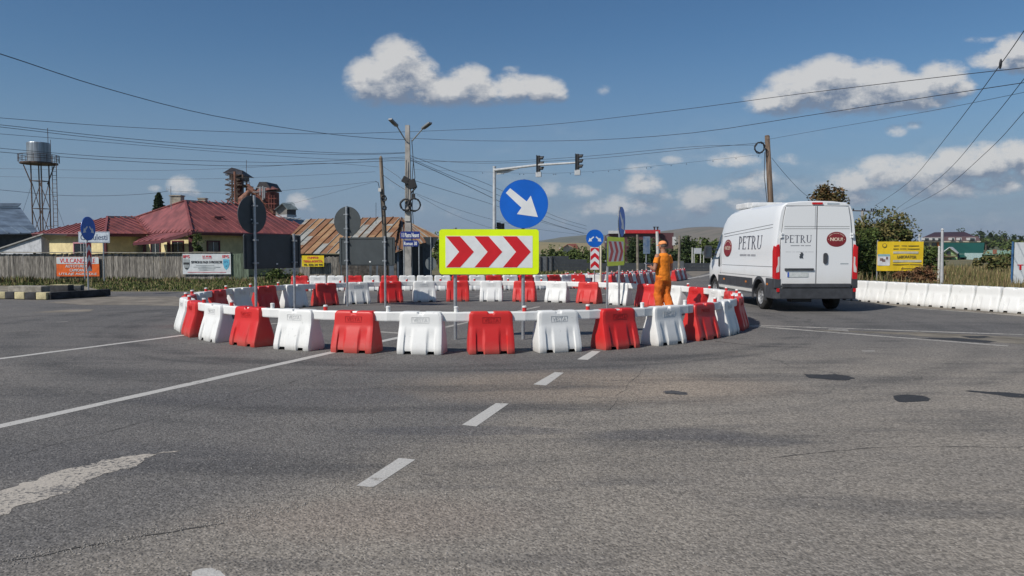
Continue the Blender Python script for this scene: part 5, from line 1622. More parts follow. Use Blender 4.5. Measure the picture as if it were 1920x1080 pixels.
for px, py0, py1, w, Y in ((332, 368, 384, 20, 55.5), (380, 373, 383, 14, 57)):
    p = A(px, py0, Y); zb = 4.6; s_ = w * Y / F
    mb = MB(); mb.box((p.x, p.y, (p.z + zb) / 2), (s_, s_ * .8, p.z - zb)); mb.box((p.x, p.y, p.z + .03), (s_ * 1.12, s_ * .95, .08)); o = mb.build('chimney', CHM, rf)
    o.location = -hs.location
def hatch(mb):
    a = A(408, 405, 52.6); mb.box(a + Vector((0, 0, -.05)), (.9, .5, .05), rz=R(60)); mb.box(a + Vector((0, 0, -.2)), (.5, .4, .25), rz=R(60))
mb = MB(); hatch(mb); o = mb.build('roof_hatch', RROOF, rf); o.location = -hs.location
mb = MB(); a = A(321, 392, 52.5); mb.tube([a, a + Vector((0, 0, 1.6))], .025, 6); mb.bar(a + Vector((-.3, 0, 1.35)), a + Vector((.0, 0, 1.4)), .02); mb.bar(a + Vector((-.3, 0, 1.25)), a + Vector((-.3, 0, 1.5)), .02)
o = mb.build('aerial', GALV, rf); o.location = -hs.location
# --- plank fence
PLK = pm('weathered_planks', (.27, .25, .22), .9, var=.45, scale=6, stretch=(5, 5, .4), bump=.6, island=.35)
def plank_fence(label, x0p, x1p, Y, top_px, gap=.0, ht=None, mt=PLK, rail=True, jag=.03):
    a, b = GY(x0p, Y), GY(x1p, Y)
    t = thing('plank_fence', label, 'fence', a)
    zt = A(600, top_px, Y).z; rng = random.Random(int(x0p + 999))
    mb = MB(); x = a.x
    while x < b.x:
        w = rng.uniform(.11, .17)
        if rng.random() > gap: mb.box((x + w / 2, Y + rng.uniform(-.012, .012), (a.z + zt) / 2 + rng.uniform(-jag, jag) - .06), (w * .93, .025, zt - a.z), ry=rng.uniform(-.012, .012) * (1 + gap * 4))
        x += w
    mb.build('planks', mt, t, world=True)
    mb = MB()
    for x in [a.x + i * 2.6 for i in range(int((b.x - a.x) / 2.6) + 1)]: mb.box((x, Y + .08, (a.z + zt) / 2), (.12, .1, zt - a.z)); 
    mb.build('post', pm('fence_post', (.13, .11, .09), .9), t, world=True)
    if rail:
        mb = MB(); n = int((b.x - a.x) / 2.2)
        for i in range(n): 
            xa = a.x + (b.x - a.x) * i / n; xb = a.x + (b.x - a.x) * (i + 1) / n
            mb.box(((xa + xb) / 2, Y - .04, zt + .02 + rng.uniform(-.015, .015)), (xb - xa - .01, .22, .05), ry=rng.uniform(-.01, .01))
        mb.build('coping', pm('pale_rail', (.33, .31, .26), .9, var=.3, scale=2), t, world=True)
    return t
plank_fence('long weathered grey plank fence with a pale coping before the bungalow', -420, 434, FY, 474)
plank_fence('greenish stained plank fence section right of the white banner', 434, 466, FY, 473, mt=pm('green_stained_planks', (.13, .17, .12), .9, var=.35, scale=5, stretch=(5, 5, .4), island=.3), rail=False)
plank_fence('bare plank fence section behind the small yellow banner', 562, 634, FY, 480, rail=False, jag=.06)
plank_fence('ragged dark paling fence with gaps in front of the rusty shed', 636, 740, FY + 1.5, 492, gap=.3, rail=False, jag=.14, mt=pm('dark_palings', (.10, .09, .08), .95, var=.4, island=.4))
mb = MB(); a, b = A(520, 500, 44.2), A(530, 516, 44.0); mb.tube([a, a.lerp(b, .5), b], [.17, .17, .15], 12)
tag(mb.build('pipe', pm('galvanised_pipe', (.45, .47, .48), .4, .5), loc=a), 'bent pale metal pipe sticking out of the bushes by the fence', 'pipe')
# --- rusty-roofed shed
SH_ = thing('shed', 'long low shed with a patchwork roof of rusty and grey tin sheets', 'shed', GY(737, 48))
RUST = [pm('rust_orange', (.22, .115, .06), .85, var=.35, scale=2.5, col2=(.17, .075, .035)), pm('rust_tan', (.30, .19, .10), .8, scale=2.5, col2=(.24, .12, .055)), pm('tin_grey', (.33, .35, .34), .6, .2, var=.2, scale=2, col2=(.26, .24, .20))]
def tin_roof(mb, e0, e1, r1, r0, cols, rows, rng):
    rows_ = rows
    e0, e1, r1, r0 = map(Vector, (e0, e1, r1, r0)); n = (e1 - e0).cross(r0 - e0).normalized()
    if n.z < 0: n = -n
    for i in range(cols):
        cuts = [0] + sorted(rng.uniform(.15, .85) for _ in range(rows - 1)) + [1]
        for j in range(rows):
            def P(u, v): return e0.lerp(e1, u).lerp(r0.lerp(r1, u), v)
            u0, u1 = i / cols + .002, (i + 1) / cols + .004; va, vb = cuts[j], min(1, cuts[j + 1] + .02)
            lift = n * (.01 * ((i + j) % 3) + .012)
            mb.add([P(u0, va) + lift, P(u1, va) + lift, P(u1, vb) + lift, P(u0, vb) + lift], [(0, 1, 2, 3)], rng.choices((0, 1, 2), (5, 4, 3))[0])
            if j == 0: mb.bar(P(i / cols, 0) + n * .06, P(i / cols, 1) + n * .06, .05, .05, 0 if rng.random() < .6 else 2)
rng = random.Random(21)
def clip_mb(mb, p, q, keep):
    # cut a roof along the vertical plane through p and q, keeping the side of point keep
    me = mb.mesh('t', []); bm = bmesh.new(); bm.from_mesh(me)
    n = (Vector(q) - Vector(p)).cross(Vector((0, 0, 1))).normalized()
    if (Vector(keep) - Vector(p)).dot(n) > 0: n = -n
    bmesh.ops.bisect_plane(bm, geom=bm.verts[:] + bm.edges[:] + bm.faces[:], plane_co=Vector(p), plane_no=n, clear_outer=True)
    o_ = MB(); bm.verts.ensure_lookup_table()
    for f in bm.faces: o_.add([v.co.copy() for v in f.verts], [tuple(range(len(f.verts)))], f.material_index)
    bm.free(); return o_
E0, E1 = A(500, 477, 49.5), A(738, 474.5, 47.0); R0_, R1_ = A(573, 411.5, 53.6), A(752, 409, 52.4); E2 = A(826, 446, 50.5)
mb = MB(); tin_roof(mb, E0 - (E1 - E0) * .2, E1, E1 + (R1_ - E1) * 1.0 + (R0_ - E0 - (R1_ - E1)), R0_ - (E1 - E0) * .2, 19, 4, rng); mb = clip_mb(mb, E1, R1_, E0); mb = clip_mb(mb, A(505, 478, 49), A(574, 411, 53.6), E1)
mb.build('roof', RUST, SH_, world=True)
mb = MB(); tin_roof(mb, E1, E2, R1_ + Vector((.03, .5, -.02)), R1_, 10, 2, rng); mb.build('hip_roof', RUST, SH_, world=True)
mb = MB(); tin_roof(mb, E2, A(560, 440, 62), R0_ + Vector((0, .05, -.03)), R1_ + Vector((0, .05, -.03)), 14, 2, rng); mb.build('rear_roof', RUST, SH_, world=True)
DW = pm('dark_slate_wall', (.065, .08, .095), .8, var=.2)
mb = MB(); g0 = -.25
wall(mb, E0 + Vector((.4, .5, 0)), E1 + Vector((-.3, .5, 0)), g0, 1.28)
mb.add([E1 + Vector((-.3, .5, -.1)), E2 + Vector((-.6, 0, -.1)), (E2.x - .6, E2.y, g0), (E1.x - .3, E1.y + .5, g0)], [(0, 1, 2, 3)])
mb.build('wall', DW, SH_, world=True)
mb = MB(); a = E1.lerp(E2, .30) + Vector((-.25, .15, 0)); b = E1.lerp(E2, .70) + Vector((-.35, .15, 0)); mb.bar((a.x, a.y, .75), (b.x, b.y, .85), .12, 1.9); mb.build('doorway_shade', BLACK, SH_, world=True)  # black slab painted in for the unlit space inside the open shed
mb = MB(); mb.box((-8.1, 47.4, .70), (1.1, .08, 1.9)); mb.box((-7.3, 47.5, .8), (.10, .10, 2.1)); mb.build('door', pm('blue_grey_door', (.10, .13, .17), .7), SH_, world=True)
# --- barn at the far left
bn = thing('barn', 'blue-grey sheet roofed barn cut by the left picture edge', 'barn', GY(-20, 58))
BLR = pm('blue_grey_sheet_roof', (.15, .20, .26), .5, .2, var=.3, scale=.8); mb = MB()
roof_plane(mb, [A(-330, 452, 50), A(72, 436, 60), A(38, 389, 66), A(-330, 385, 58)], .8, hgt=.09)
roof_plane(mb, [A(-330, 384, 58), A(34, 387, 65.5), A(40, 381, 66), A(-330, 377, 58.6)], 0); mb.build('roof', BLR, bn, world=True)
mb = MB(); a, b = A(-330, 452, 51), A(64, 438, 60.5); mb.add([a, b, (b.x, b.y, -.25), (a.x, a.y, -.25)], [(0, 1, 2, 3)]); mb.build('wall', DW, bn, world=True)
an = thing('lean_to', 'low white-walled lean-to between the barn and the bungalow', 'shed', GY(40, 51))
WB = pm('whitewashed_wall', (.50, .52, .54), .8, var=.15)
a, b = A(-60, 484, 47.4), A(80, 437.5, 46.0); mb = MB(); roof_plane(mb, [a, b, b + Vector((-.3, 3, 0)), a + Vector((-.3, 3, 0))], 0, th=.07); mb.build('roof', pm('pale_tin', (.36, .36, .34), .6), an, world=True)
mb = MB(); p, q = A(-60, 487, 47.6), A(77, 441, 46.2); mb.add([(p.x, p.y, -.25), (q.x, q.y, -.25), q, p], [(0, 1, 2, 3)]); s2 = A(92, 441, 49); mb.add([(q.x, q.y, -.25), (s2.x, s2.y, -.25), s2, q], [(0, 1, 2, 3)]); mb.build('wall', WB, an, world=True)
# --- water tower
WT = thing('water_tower', 'steel water tower, grey round tank on thin legs with a ladder', 'water tower', GY(74, 76))
k_ = 76 / F; TK = pm('tank_sheet', (.34, .37, .40), .4, .6, var=.25, scale=1, stretch=(3, 3, .3)); RS = pm('rusty_steel', (.10, .065, .05), .7, .3, var=.4, scale=4)
def W(px, py, dy=0.0): return A(px, py, 76 + dy)
mb = MB(); ct = W(73, 305); zt = W(73, 268).z
for i in range(1): mb.tube([(ct.x, ct.y, ct.z), (ct.x, ct.y, zt - .06), (ct.x, ct.y, zt)], [19 * k_, 19 * k_, 18.4 * k_], 32)
mb.build('tank', TK, WT, world=True, smooth=False)
mb = MB(); mb.tube([(ct.x, ct.y, ct.z - .16), (ct.x, ct.y, ct.z - .02)], 31 * k_, 20); mb.build('platform', RS, WT, world=True)
mb = MB()
for z in (.35, .75):
    pts = [(ct.x + 33 * k_ * math.cos(2 * math.pi * i / 20), ct.y + 33 * k_ * math.sin(2 * math.pi * i / 20), ct.z + z) for i in range(21)]
    mb.tube(pts, .025, 4)
for i in range(20): a = 2 * math.pi * i / 20; x, y = ct.x + 33 * k_ * math.cos(a), ct.y + 33 * k_ * math.sin(a); mb.bar((x, y, ct.z), (x, y, ct.z + .75), .03)
mb.build('railing', RS, WT, world=True)
legs = [(-.52, -.5), (.52, -.5), (.62, .6), (-.42, .6)]
for dx, dy in legs:
    mb = MB(); mb.bar((ct.x + dx, ct.y + dy, -.25), (ct.x + dx, ct.y + dy, ct.z - .1), .09); mb.build('leg', RS, WT, world=True)
mb = MB()
for (ax, ay), (bx, by) in zip(legs, legs[1:] + legs[:1]):
    for i in range(3): z0, z1 = .2 + i * 2.8, .2 + (i + 1) * 2.8; mb.bar((ct.x + ax, ct.y + ay, z0), (ct.x + bx, ct.y + by, z1), .05); mb.bar((ct.x + ax, ct.y + ay, z1), (ct.x + bx, ct.y + by, z1), .06)
for sx in (-1, 1): mb.bar((ct.x + sx * .8, ct.y, ct.z - 2.2), (ct.x + sx * 1.6, ct.y, ct.z - .2), .08)
mb.build('bracing', RS, WT, world=True)
mb = MB(); lx = W(101, 300).x; rx_ = W(109, 300).x
for x in (lx, rx_): mb.bar((x, 75.6, -.25), (x + .05, 75.6, W(105, 292).z), .05)
z = .3
while z < ct.z + .5: mb.bar((lx, 75.6, z), (rx_, 75.6, z), .04); z += .42
mb.bar((ct.x + .8, 75.6, 4.0), (lx, 75.6, 4.0), .06); mb.build('ladder', RS, WT, world=True)
mb = MB(); a = W(91, 300); mb.tube([(a.x, a.y, ct.z), (a.x, a.y, W(91, 240).z)], .03, 5); mb.tube([(a.x + .25, a.y, ct.z), (a.x + .25, a.y, W(91, 262).z)], .025, 5); mb.build('lightning_rod', RS, WT, world=True)
for (x, y) in ((38, 396), (124, 418)):
    mb = MB(); a = W(60 if x < 60 else 92, 345); b = W(x, y + 16); mb.tube([a, b], .015, 4); mb.build('guy_wire', CABLE, WT, world=True)
# --- grain elevator
Y0 = 86; ke = Y0 / F
GE = thing('grain_elevator', 'rusty grain elevator, roofed lattice tower beside a round red silo', 'grain elevator', GY(465, Y0))
def E(px, py, dy=0.0): return A(px, py, Y0 + dy)
RR = pm('rusty_red_steel', (.20, .055, .04), .75, .2, var=.4, scale=1.5, stretch=(1, 1, 4)); RO = pm('rust_orange_steel', (.22, .10, .065), .8, var=.3, scale=2); GP = pm('pale_steel_tube', (.34, .34, .35), .5, .4); DKR = pm('dark_tin_roof', (.045, .042, .045), .6, var=.3)
c0 = E(498, 400); zs0, zs1 = .0, E(498, 361).z
mb = MB(); mb.tube([(c0.x, c0.y, zs0), (c0.x, c0.y, zs1)], 25 * ke, 14); mb.build('silo', RR, GE, world=True)
mb = MB(); mb.tube([(c0.x, c0.y, zs1), (c0.x - .2, c0.y, E(498, 347).z)], [26 * ke, 9 * ke], 14); mb.build('silo_roof', pm('faded_red_roof', (.22, .09, .075), .7, var=.3), GE, world=True)
a = E(457, 380, -3); mb = MB(); mb.tube([(a.x, a.y, 0), (a.x, a.y, E(457, 372, -3).z), E(468, 358, -3)], [9 * ke, 9 * ke, 4 * ke], 12); mb.build('hopper', RO, GE, world=True)
mb = MB(); P = [E(478, 357, -1), E(486, 341, -1), E(499, 341, -1), E(509, 356, -1)]; Q = [p + Vector((.3, 3, 0)) for p in P]; mb.add(P + Q, [(0, 1, 2, 3), (7, 6, 5, 4), (0, 4, 5, 1), (1, 5, 6, 2), (2, 6, 7, 3), (3, 7, 4, 0)]); mb.build('silo_head', DKR, GE, world=True)
mb = MB(); 
for dx in (435, 444, 455, 462): mb.bar(E(dx, 350, -2 if dx in (435, 455) else 1).xy.to_3d() + Vector((0, 0, 0)), E(dx, 327, -2 if dx in (435, 455) else 1), .16)
mb.build('frame_post', RS, GE, world=True)
mb = MB()
for i in range(6):
    za, zb = E(0, 385 - i * 9).z, E(0, 376 - i * 9).z; x0, x1 = E(435, 350).x, E(462, 350).x
    mb.bar((x0, Y0 - 2, za), (x1, Y0 - 2, zb), .06); mb.bar((x1, Y0 - 2, za), (x0, Y0 - 2, zb), .06); mb.bar((x0, Y0 - 2, zb), (x1, Y0 - 2, zb), .08)
mb.bar(E(444, 350, -2), E(424, 384, -2), .12); mb.bar(E(440, 362, -2), E(428, 386, -2), .08)
mb.build('bracing', RS, GE, world=True)
mb = MB(); mb.bar((E(447, 0).x, Y0 - .5, 0), (E(447, 0).x, Y0 - .5, E(0, 328).z), 7 * ke, 7 * ke); mb.build('elevator_shaft', RR, GE, world=True)
mb = MB(); mb.tube([(E(450, 0).x, Y0 - 2.6, 0), (E(450, 0).x, Y0 - 2.6, E(0, 326).z)], .13, 8); mb.build('pipe', RO, GE, world=True)
mb = MB(); mb.box(E(449, 334, -.5) + Vector((0, 0, 0)), (24 * ke, 2.2, 10 * ke)); 
cb = mb.build('cabin', pm('cabin_panel', (.17, .15, .13), .8, var=.5, scale=5), GE, world=True)
mb = MB(); lw, rw_ = E(430, 327.5), E(466, 331); t0, t1 = E(438, 315), E(456, 320)
for dy in (0,):
    P = [lw + Vector((0, -2, 0)), rw_ + Vector((0, -2, 0)), t1 + Vector((0, -.3, 0)), t0 + Vector((0, -.6, 0))]; mb.add(P, [(0, 1, 2, 3)]); P = [lw + Vector((0, 2, 0)), rw_ + Vector((0, 2, 0)), t1, t0]; mb.add(P, [(3, 2, 1, 0)]); mb.add([lw + Vector((0, -2, 0)), t0, lw + Vector((0, 2, 0))], [(0, 1, 2)]); mb.add([rw_ + Vector((0, -2, 0)), t1, rw_ + Vector((0, 2, 0))], [(0, 1, 2)])
mb.build('cabin_roof', DKR, GE, world=True)
mb = MB()
mb.box(E(449, 349, -.5), (36 * ke, 3.0, .12))
for dx in (430, 436, 462, 468): mb.bar(E(dx, 349, -2), E(dx, 342, -2), .05)
mb.bar(E(430, 342, -2), E(468, 342, -2), .05)
mb.build('gallery', RS, GE, world=True)
mb = MB(); mb.tube([E(464, 346, -2.5), E(487, 368, -2.5), E(515, 402, -2.5)], .16, 8); mb.tube([E(464, 352, -2.8), E(482, 365, -2.8)], .18, 8); mb.tube([E(476, 356, -3), E(490, 372, -3), E(493, 380, -3)], .12, 8); mb.build('chute', RO, GE, world=True)
mb = MB()
for x, a_, b_ in ((493, 349, 375), (496, 352, 372), (488, 350, 366)): mb.tube([E(x, b_, -3.2), E(x, a_, -3.2)], .10, 6)
for y in (352, 360): mb.bar(E(474, y, -3.2), E(500, y, -3.2), .07)
mb.build('downpipe', GP, GE, world=True)
mb = MB()
for x in (504, 509, 514): mb.bar(E(x, 392, -3), E(x, 366, -3), .07)
for y in (372, 382, 392, 400): mb.bar(E(494, y, -3), E(518, y, -3), .08)
mb.bar(E(494, 384, -3), E(512, 404, -3), .07)
mb.build('stair_frame', RR, GE, world=True)
mb = MB()
for x in (512, 518, 523): mb.bar(E(x, 360), E(x, 353), .04)
mb.bar(E(511, 353.5), E(523, 353.5), .04); mb.bar(E(462, 300, 1), E(462, 330, 1), .04); mb.build('railing', RS, GE, world=True)
# --- grey cupola building behind the red roof
CB = thing('mill_building', 'grey wooden cupola on a pale tin roof behind the red roof', 'building', GY(535, 74))
def M_(px, py, dy=0.0): return A(px, py, 74 + dy)
mb = MB(); roof_plane(mb, [M_(500, 418, -3), M_(590, 428, -3), M_(566, 411, 3), M_(520, 404, 3)], .7); mb.build('main_roof', pm('pale_tin_roof', (.33, .35, .35), .6, .2, var=.3, scale=1), CB, world=True)
mb = MB(); mb.add([M_(500, 420, -3), M_(600, 430, -3), (M_(600, 430, -3).x, 71, -.25), (M_(500, 420, -3).x, 71, -.25)], [(0, 1, 2, 3)]); mb.build('wall', CONC, CB, world=True)
mb = MB(); f = [M_(517, 403, -2), M_(538, 402, -2), M_(538, 391, -2), M_(529, 382, -2), M_(517, 391, -2)]; mb.add(f, [(0, 1, 2, 3, 4)]); mb.build('cupola_front', pm('grey_boards', (.27, .26, .24), .9, var=.3, scale=8, stretch=(6, 6, .3)), CB, world=True)
mb = MB(); mb.add([M_(538, 402, -2), M_(555, 403, 1), M_(555, 391, 1), M_(538, 391, -2)], [(0, 1, 2, 3)]); mb.build('cupola_side', pm('shaded_boards', (.07, .065, .07), .9), CB, world=True)  # same boards coloured darker: shade on the side turned from the sun
mb = MB(); roof_plane(mb, [M_(540, 392.5, -2.3), M_(559, 393, 1.2), M_(545, 382, 1.6), M_(529, 380.5, -2.3)], .5); roof_plane(mb, [M_(514, 393, -2.3), M_(520, 393, 1.4), M_(545, 382, 1.6), M_(529, 380.5, -2.3)], 0); mb.build('cupola_roof', pm('green_grey_tin', (.20, .25, .26), .6, .2, var=.2), CB, world=True)
mb = MB(); mb.add([M_(517, 407, -2.1), M_(538, 407, -2.1), M_(538, 402, -2.1), M_(517, 403, -2.1)], [(0, 1, 2, 3)]); mb.add([M_(538, 407, -2.1), M_(556, 407, 1), M_(556, 403, 1), M_(538, 402, -2.1)], [(0, 1, 2, 3)]); mb.build('cupola_base', WB, CB, world=True)

# --- centre background
FB = thing('factory', 'dark red metal clad factory with a bright red parapet', 'factory', GY(1180, 125))
def X_(px, py, dy=0.0): return A(px, py, 125 + dy)
FR = pm('maroon_cladding', (.10, .04, .045), .6, var=.1, scale=.5); FRR = pm('bright_red_fascia', (.50, .03, .035), .5)
def boxpx(mb, p0, p1, y0, y1, Yf, dep, m=0, zb=None):
    a, b = A(p0, y0, Yf), A(p1, y1 if zb is None else y0, Yf); z0 = A(p0, y1, Yf).z if zb is None else zb
    mb.prism([(a.x, Yf), (b.x, Yf), (b.x + dep * .1, Yf + dep), (a.x + dep * .1, Yf + dep)], Matrix.Translation((0, 0, z0)), a.z - z0, m)
mb = MB(); boxpx(mb, 1142, 1237, 437, 0, 125, 30, zb=-.25); boxpx(mb, 1237, 1263, 436.5, 0, 126, 24, zb=-.25); mb.build('wall', FR, FB, world=True)
mb = MB(); boxpx(mb, 1172, 1238, 431, 437.5, 124.6, 1); mb.build('fascia', FRR, FB, world=True)
mb = MB(); boxpx(mb, 1141, 1172, 432.5, 438, 124.6, 1); mb.build('white_fascia', WFR, FB, world=True)
mb = MB(); boxpx(mb, 1262, 1267, 444, 460, 125, 3); mb.build('white_pillar', WFR, FB, world=True)
mb = MB()
for x in (1227, 1233): mb.tube([X_(x, 432), X_(x, 425)], .12, 8); mb.tube([X_(x, 426.5), X_(x, 425)], .22, 8)
mb.build('flue', BLACK, FB, world=True)
HH = thing('small_house', 'small white house with an orange-red roof among the trees', 'house', GY(1070, 150))
mb = MB(); boxpx(mb, 1049, 1078, 464, 0, 150, 8, zb=-.25)
a, b, c_ = A(1048, 467, 149.8), A(1078, 467, 149.8), A(1064, 459, 149.8); mb.add([a, b, c_], [(0, 1, 2)]); mb.build('wall', WFR, HH, world=True)
mb = MB(); roof_plane(mb, [A(1046, 469, 149), A(1048, 468, 158), A(1068, 457, 158), A(1064, 458, 149)], 0); roof_plane(mb, [A(1086, 468, 149), A(1088, 467, 158), A(1080, 457, 158), A(1064, 457.5, 149)], 0); mb.build('roof', pm('orange_tile', (.32, .09, .05), .8), HH, world=True)
# metal sheet fence
MF = thing('metal_fence', 'long dark grey corrugated metal fence in front of the trees', 'fence', GY(1110, 62))
mf = pm('dark_grey_cladding', (.055, .062, .07), .55, .2, var=.12); lf = pm('mid_grey_cladding', (.13, .14, .15), .55, .2, var=.12)
def panel(mb, p0, p1, yt, Yf, m, rib=.22):
    a, b = A(p0, yt, Yf), A(p1, yt, Yf); n = max(1, int((a.z + .35) / rib)); h = (a.z + .35) / n
    for i in range(n): mb.box(((a.x + b.x) / 2, Yf, -.35 + h * (i + .5)), (b.x - a.x, .05 + .03 * (i % 2), h * .96), m=m)
mb = MB(); panel(mb, 1012, 1035, 480, 60, 1, 3); panel(mb, 1035, 1066, 480, 60, 0); panel(mb, 1066, 1100, 486, 61.5, 0); panel(mb, 1100, 1340, 493, 64, 0); panel(mb, 1262, 1282, 489, 63, 1, 3); mb.build('panels', [mf, lf], MF, world=True)
mb = MB()
for px in (1014, 1026, 1035): a = GY(px, 59.9); mb.box((a.x, 59.9, .4), (.08, .06, 1.3))
mb.build('post', BLACK, MF, world=True)
# thin poles in the middle distance
PPOLE = pm('grey_wood_pole', (.24, .21, .17), .9, var=.3, scale=2)
for px0, y0, px1, Y, r, lab in ((1195, 440, 1196, 60, .12, 'wooden pole standing left of the pale blue board'), (1232, 434, 1235, 66, .17, 'pale concrete pole just behind the worker cap'), (1274, 442, 1273, 58, .11, 'wooden pole right of the worker against the trees'),
                                (1298, 464, 1298, 74, .07, 'short white pole left of the small information board'), (1334, 469, 1334, 74, .07, 'short white post beside the van mirror'), (1311, 445, 1306, 110, .12, 'thin leaning pole above the information board'), (1346, 448, 1346, 120, .14, 'far pole against the brown hill beside the van')):
    a, b = GY(px1, Y), A(px0, y0, Y); mb = MB(); mb.tube([a - Vector((0, 0, .2)), b], [r, r * .75], 8); tag(mb.build('pole', PPOLE if 'white' not in lab and 'concrete' not in lab else MATS['pale_post'], loc=a), lab, 'pole', 'poles beyond the ring')
# --- right background
MB2 = thing('guest_house', 'long cream building with a dark purple mansard roof and dormer windows', 'building', GY(1780, 230))
def Z_(px, py, dy=0.0): return A(px, py, 230 + dy)
PR = pm('purple_roof', (.045, .026, .034), .6, var=.15, scale=.2); PR2 = pm('purple_roof_lower', (.11, .07, .072), .6, var=.15, scale=.2)
mb = MB(); 
P = [Z_(1728, 446), Z_(1838, 447), Z_(1808, 434.5, 6), Z_(1752, 435.5, 6)]; mb.add(P, [(0, 1, 2, 3)]); mb.add([Z_(1728, 446), Z_(1752, 435.5, 6), Z_(1756, 437, 14), Z_(1734, 447, 14)], [(0, 1, 2, 3)]); mb.add([Z_(1838, 447), Z_(1808, 434.5, 6), Z_(1812, 437, 14), Z_(1842, 449, 14)], [(0, 1, 2, 3)]); mb.build('upper_roof', PR, MB2, world=True)
mb = MB(); mb.add([Z_(1726, 452.5, -1), Z_(1839, 452.5, -1), Z_(1834, 443, .2), Z_(1731, 444, .2)], [(0, 1, 2, 3)]); mb.build('lower_roof', PR2, MB2, world=True)
mb = MB(); boxpx(mb, 1727, 1839, 452, 454, 228.5, 2); mb.build('cornice', pm('cream_trim', (.55, .50, .40), .7), MB2, world=True)
mb = MB(); boxpx(mb, 1729, 1838, 453, 0, 229.5, 14, zb=-.25); mb.build('wall', pm('cream_wall', (.50, .45, .33), .8, var=.08), MB2, world=True)
for x0, x1 in ((1733, 1743), (1747, 1754), (1758, 1766), (1784, 1790), (1799, 1803), (1818, 1829)):
    mb = MB(); boxpx(mb, x0, x1, 445.5, 450.5, 227.6, 2); o = mb.build('dormer', WFR, MB2, world=True)
    mb = MB(); boxpx(mb, x0 + 1.5, x1 - 1.5, 446.5, 450, 227.4, .15); p_ = mb.build('pane', DGL, o); p_.location = -MB2.location
for x0, x1 in ((1733, 1741), (1748, 1756)): 
    mb = MB(); boxpx(mb, x0, x1, 455.5, 461, 229.2, .2); mb.build('window', DGL, MB2, world=True)
mb = MB(); boxpx(mb, 1757.5, 1761, 454, 463, 229.0, .4); mb.build('orange_pillar', pm('orange_render', (.50, .16, .04), .8), MB2, world=True)
GH = thing('green_roof_house', 'house with a big dark green roof and a light green gable balcony', 'house', GY(1800, 150))
def V_(px, py, dy=0.0): return A(px, py, 150 + dy)
GRN = pm('dark_green_roof', (.012, .075, .055), .5, var=.12, scale=.3); LGN = pm('light_green_wall', (.36, .55, .26), .8, var=.08)
mb = MB(); roof_plane(mb, [V_(1764, 483, -1), V_(1843, 482, -1), V_(1846, 455, 6), V_(1762, 455, 6)], 0); mb.build('roof', GRN, GH, world=True)
mb = MB(); boxpx(mb, 1766, 1842, 476, 0, 150.5, 8, zb=-.25); mb.build('wall', pm('pale_green_wall', (.38, .46, .38), .8), GH, world=True)
mb = MB(); mb.add([V_(1768, 489, -3.2), V_(1795, 489, -3.2), V_(1795, 474, -3.2), V_(1780, 464, -3.2), V_(1768, 473, -3.2)], [(0, 1, 2, 3, 4)]); boxpx(mb, 1768, 1795, 482, 0, 146.9, 3, zb=-.25); mb.build('gable', LGN, GH, world=True)
mb = MB(); roof_plane(mb, [V_(1796, 475, -3.8), V_(1799, 474, 3), V_(1786, 463, 3), V_(1780, 463, -3.8)], 0, th=.12); roof_plane(mb, [V_(1765, 474, -3.8), V_(1767, 473, 3), V_(1786, 463, 3), V_(1780, 463, -3.8)], 0, th=.12); mb.build('gable_roof', WFR, GH, world=True)
mb = MB(); boxpx(mb, 1776, 1782, 471, 477, 146.6, .2); mb.build('balcony_door', DGL, GH, world=True)
mb = MB(); boxpx(mb, 1766, 1796, 480.5, 482, 145.4, 2); 
for i in range(16): boxpx(mb, 1767 + i * 1.8, 1767.4 + i * 1.8, 477.5, 481, 145.5, .05)
boxpx(mb, 1766, 1796, 477, 477.6, 145.5, .1); mb.build('balcony', pm('balcony_rail', (.14, .07, .05), .7), GH, world=True)
mb = MB(); boxpx(mb, 1771, 1784, 484, 490, 146.7, .2); boxpx(mb, 1797, 1817, 483.5, 490, 150.2, .3); boxpx(mb, 1827, 1833, 483.5, 489, 146.7, .2); mb.build('window', DGL, GH, world=True)
mb = MB(); boxpx(mb, 1823, 1843, 474.5, 0, 147, 3, zb=-.25); mb.build('side_porch', pm('pale_blue_wall', (.42, .56, .55), .8), GH, world=True)
LB_ = thing('long_green_shed', 'long low shed with a pale green roof right of the green house', 'shed', GY(1872, 165))
mb = MB(); roof_plane(mb, [A(1846, 477, 163), A(1902, 478, 163), A(1906, 469, 170), A(1850, 469, 170)], 1.2); mb.build('roof', pm('pale_green_tin', (.22, .34, .25), .6), LB_, world=True)
mb = MB(); boxpx(mb, 1848, 1902, 477, 0, 163.6, 6, zb=-.25); mb.build('wall', pm('green_wall', (.06, .16, .11), .8), LB_, world=True)
mb = MB(); boxpx(mb, 1866, 1869, 468, 476, 163, 1); mb.build('chimney', pm('brick_chimney', (.28, .11, .07), .9), LB_, world=True)
BRH = thing('brown_shed', 'dark brown shed wall between the yellow sheet and the green house', 'shed', GY(1749, 135))
mb = MB(); boxpx(mb, 1733, 1760, 463, 0, 135, 6, zb=-.25); mb.build('wall', pm('brown_wall', (.09, .05, .045), .8), BRH, world=True)
mb = MB(); a = A(1731, 462.5, 134.7); b = A(1761, 462.5, 134.7); mb.box(((a.x + b.x) / 2, 137.5, a.z), (b.x - a.x, 6.4, .15)); mb.build('roof', pm('brown_roof', (.07, .04, .035), .8), BRH, world=True)

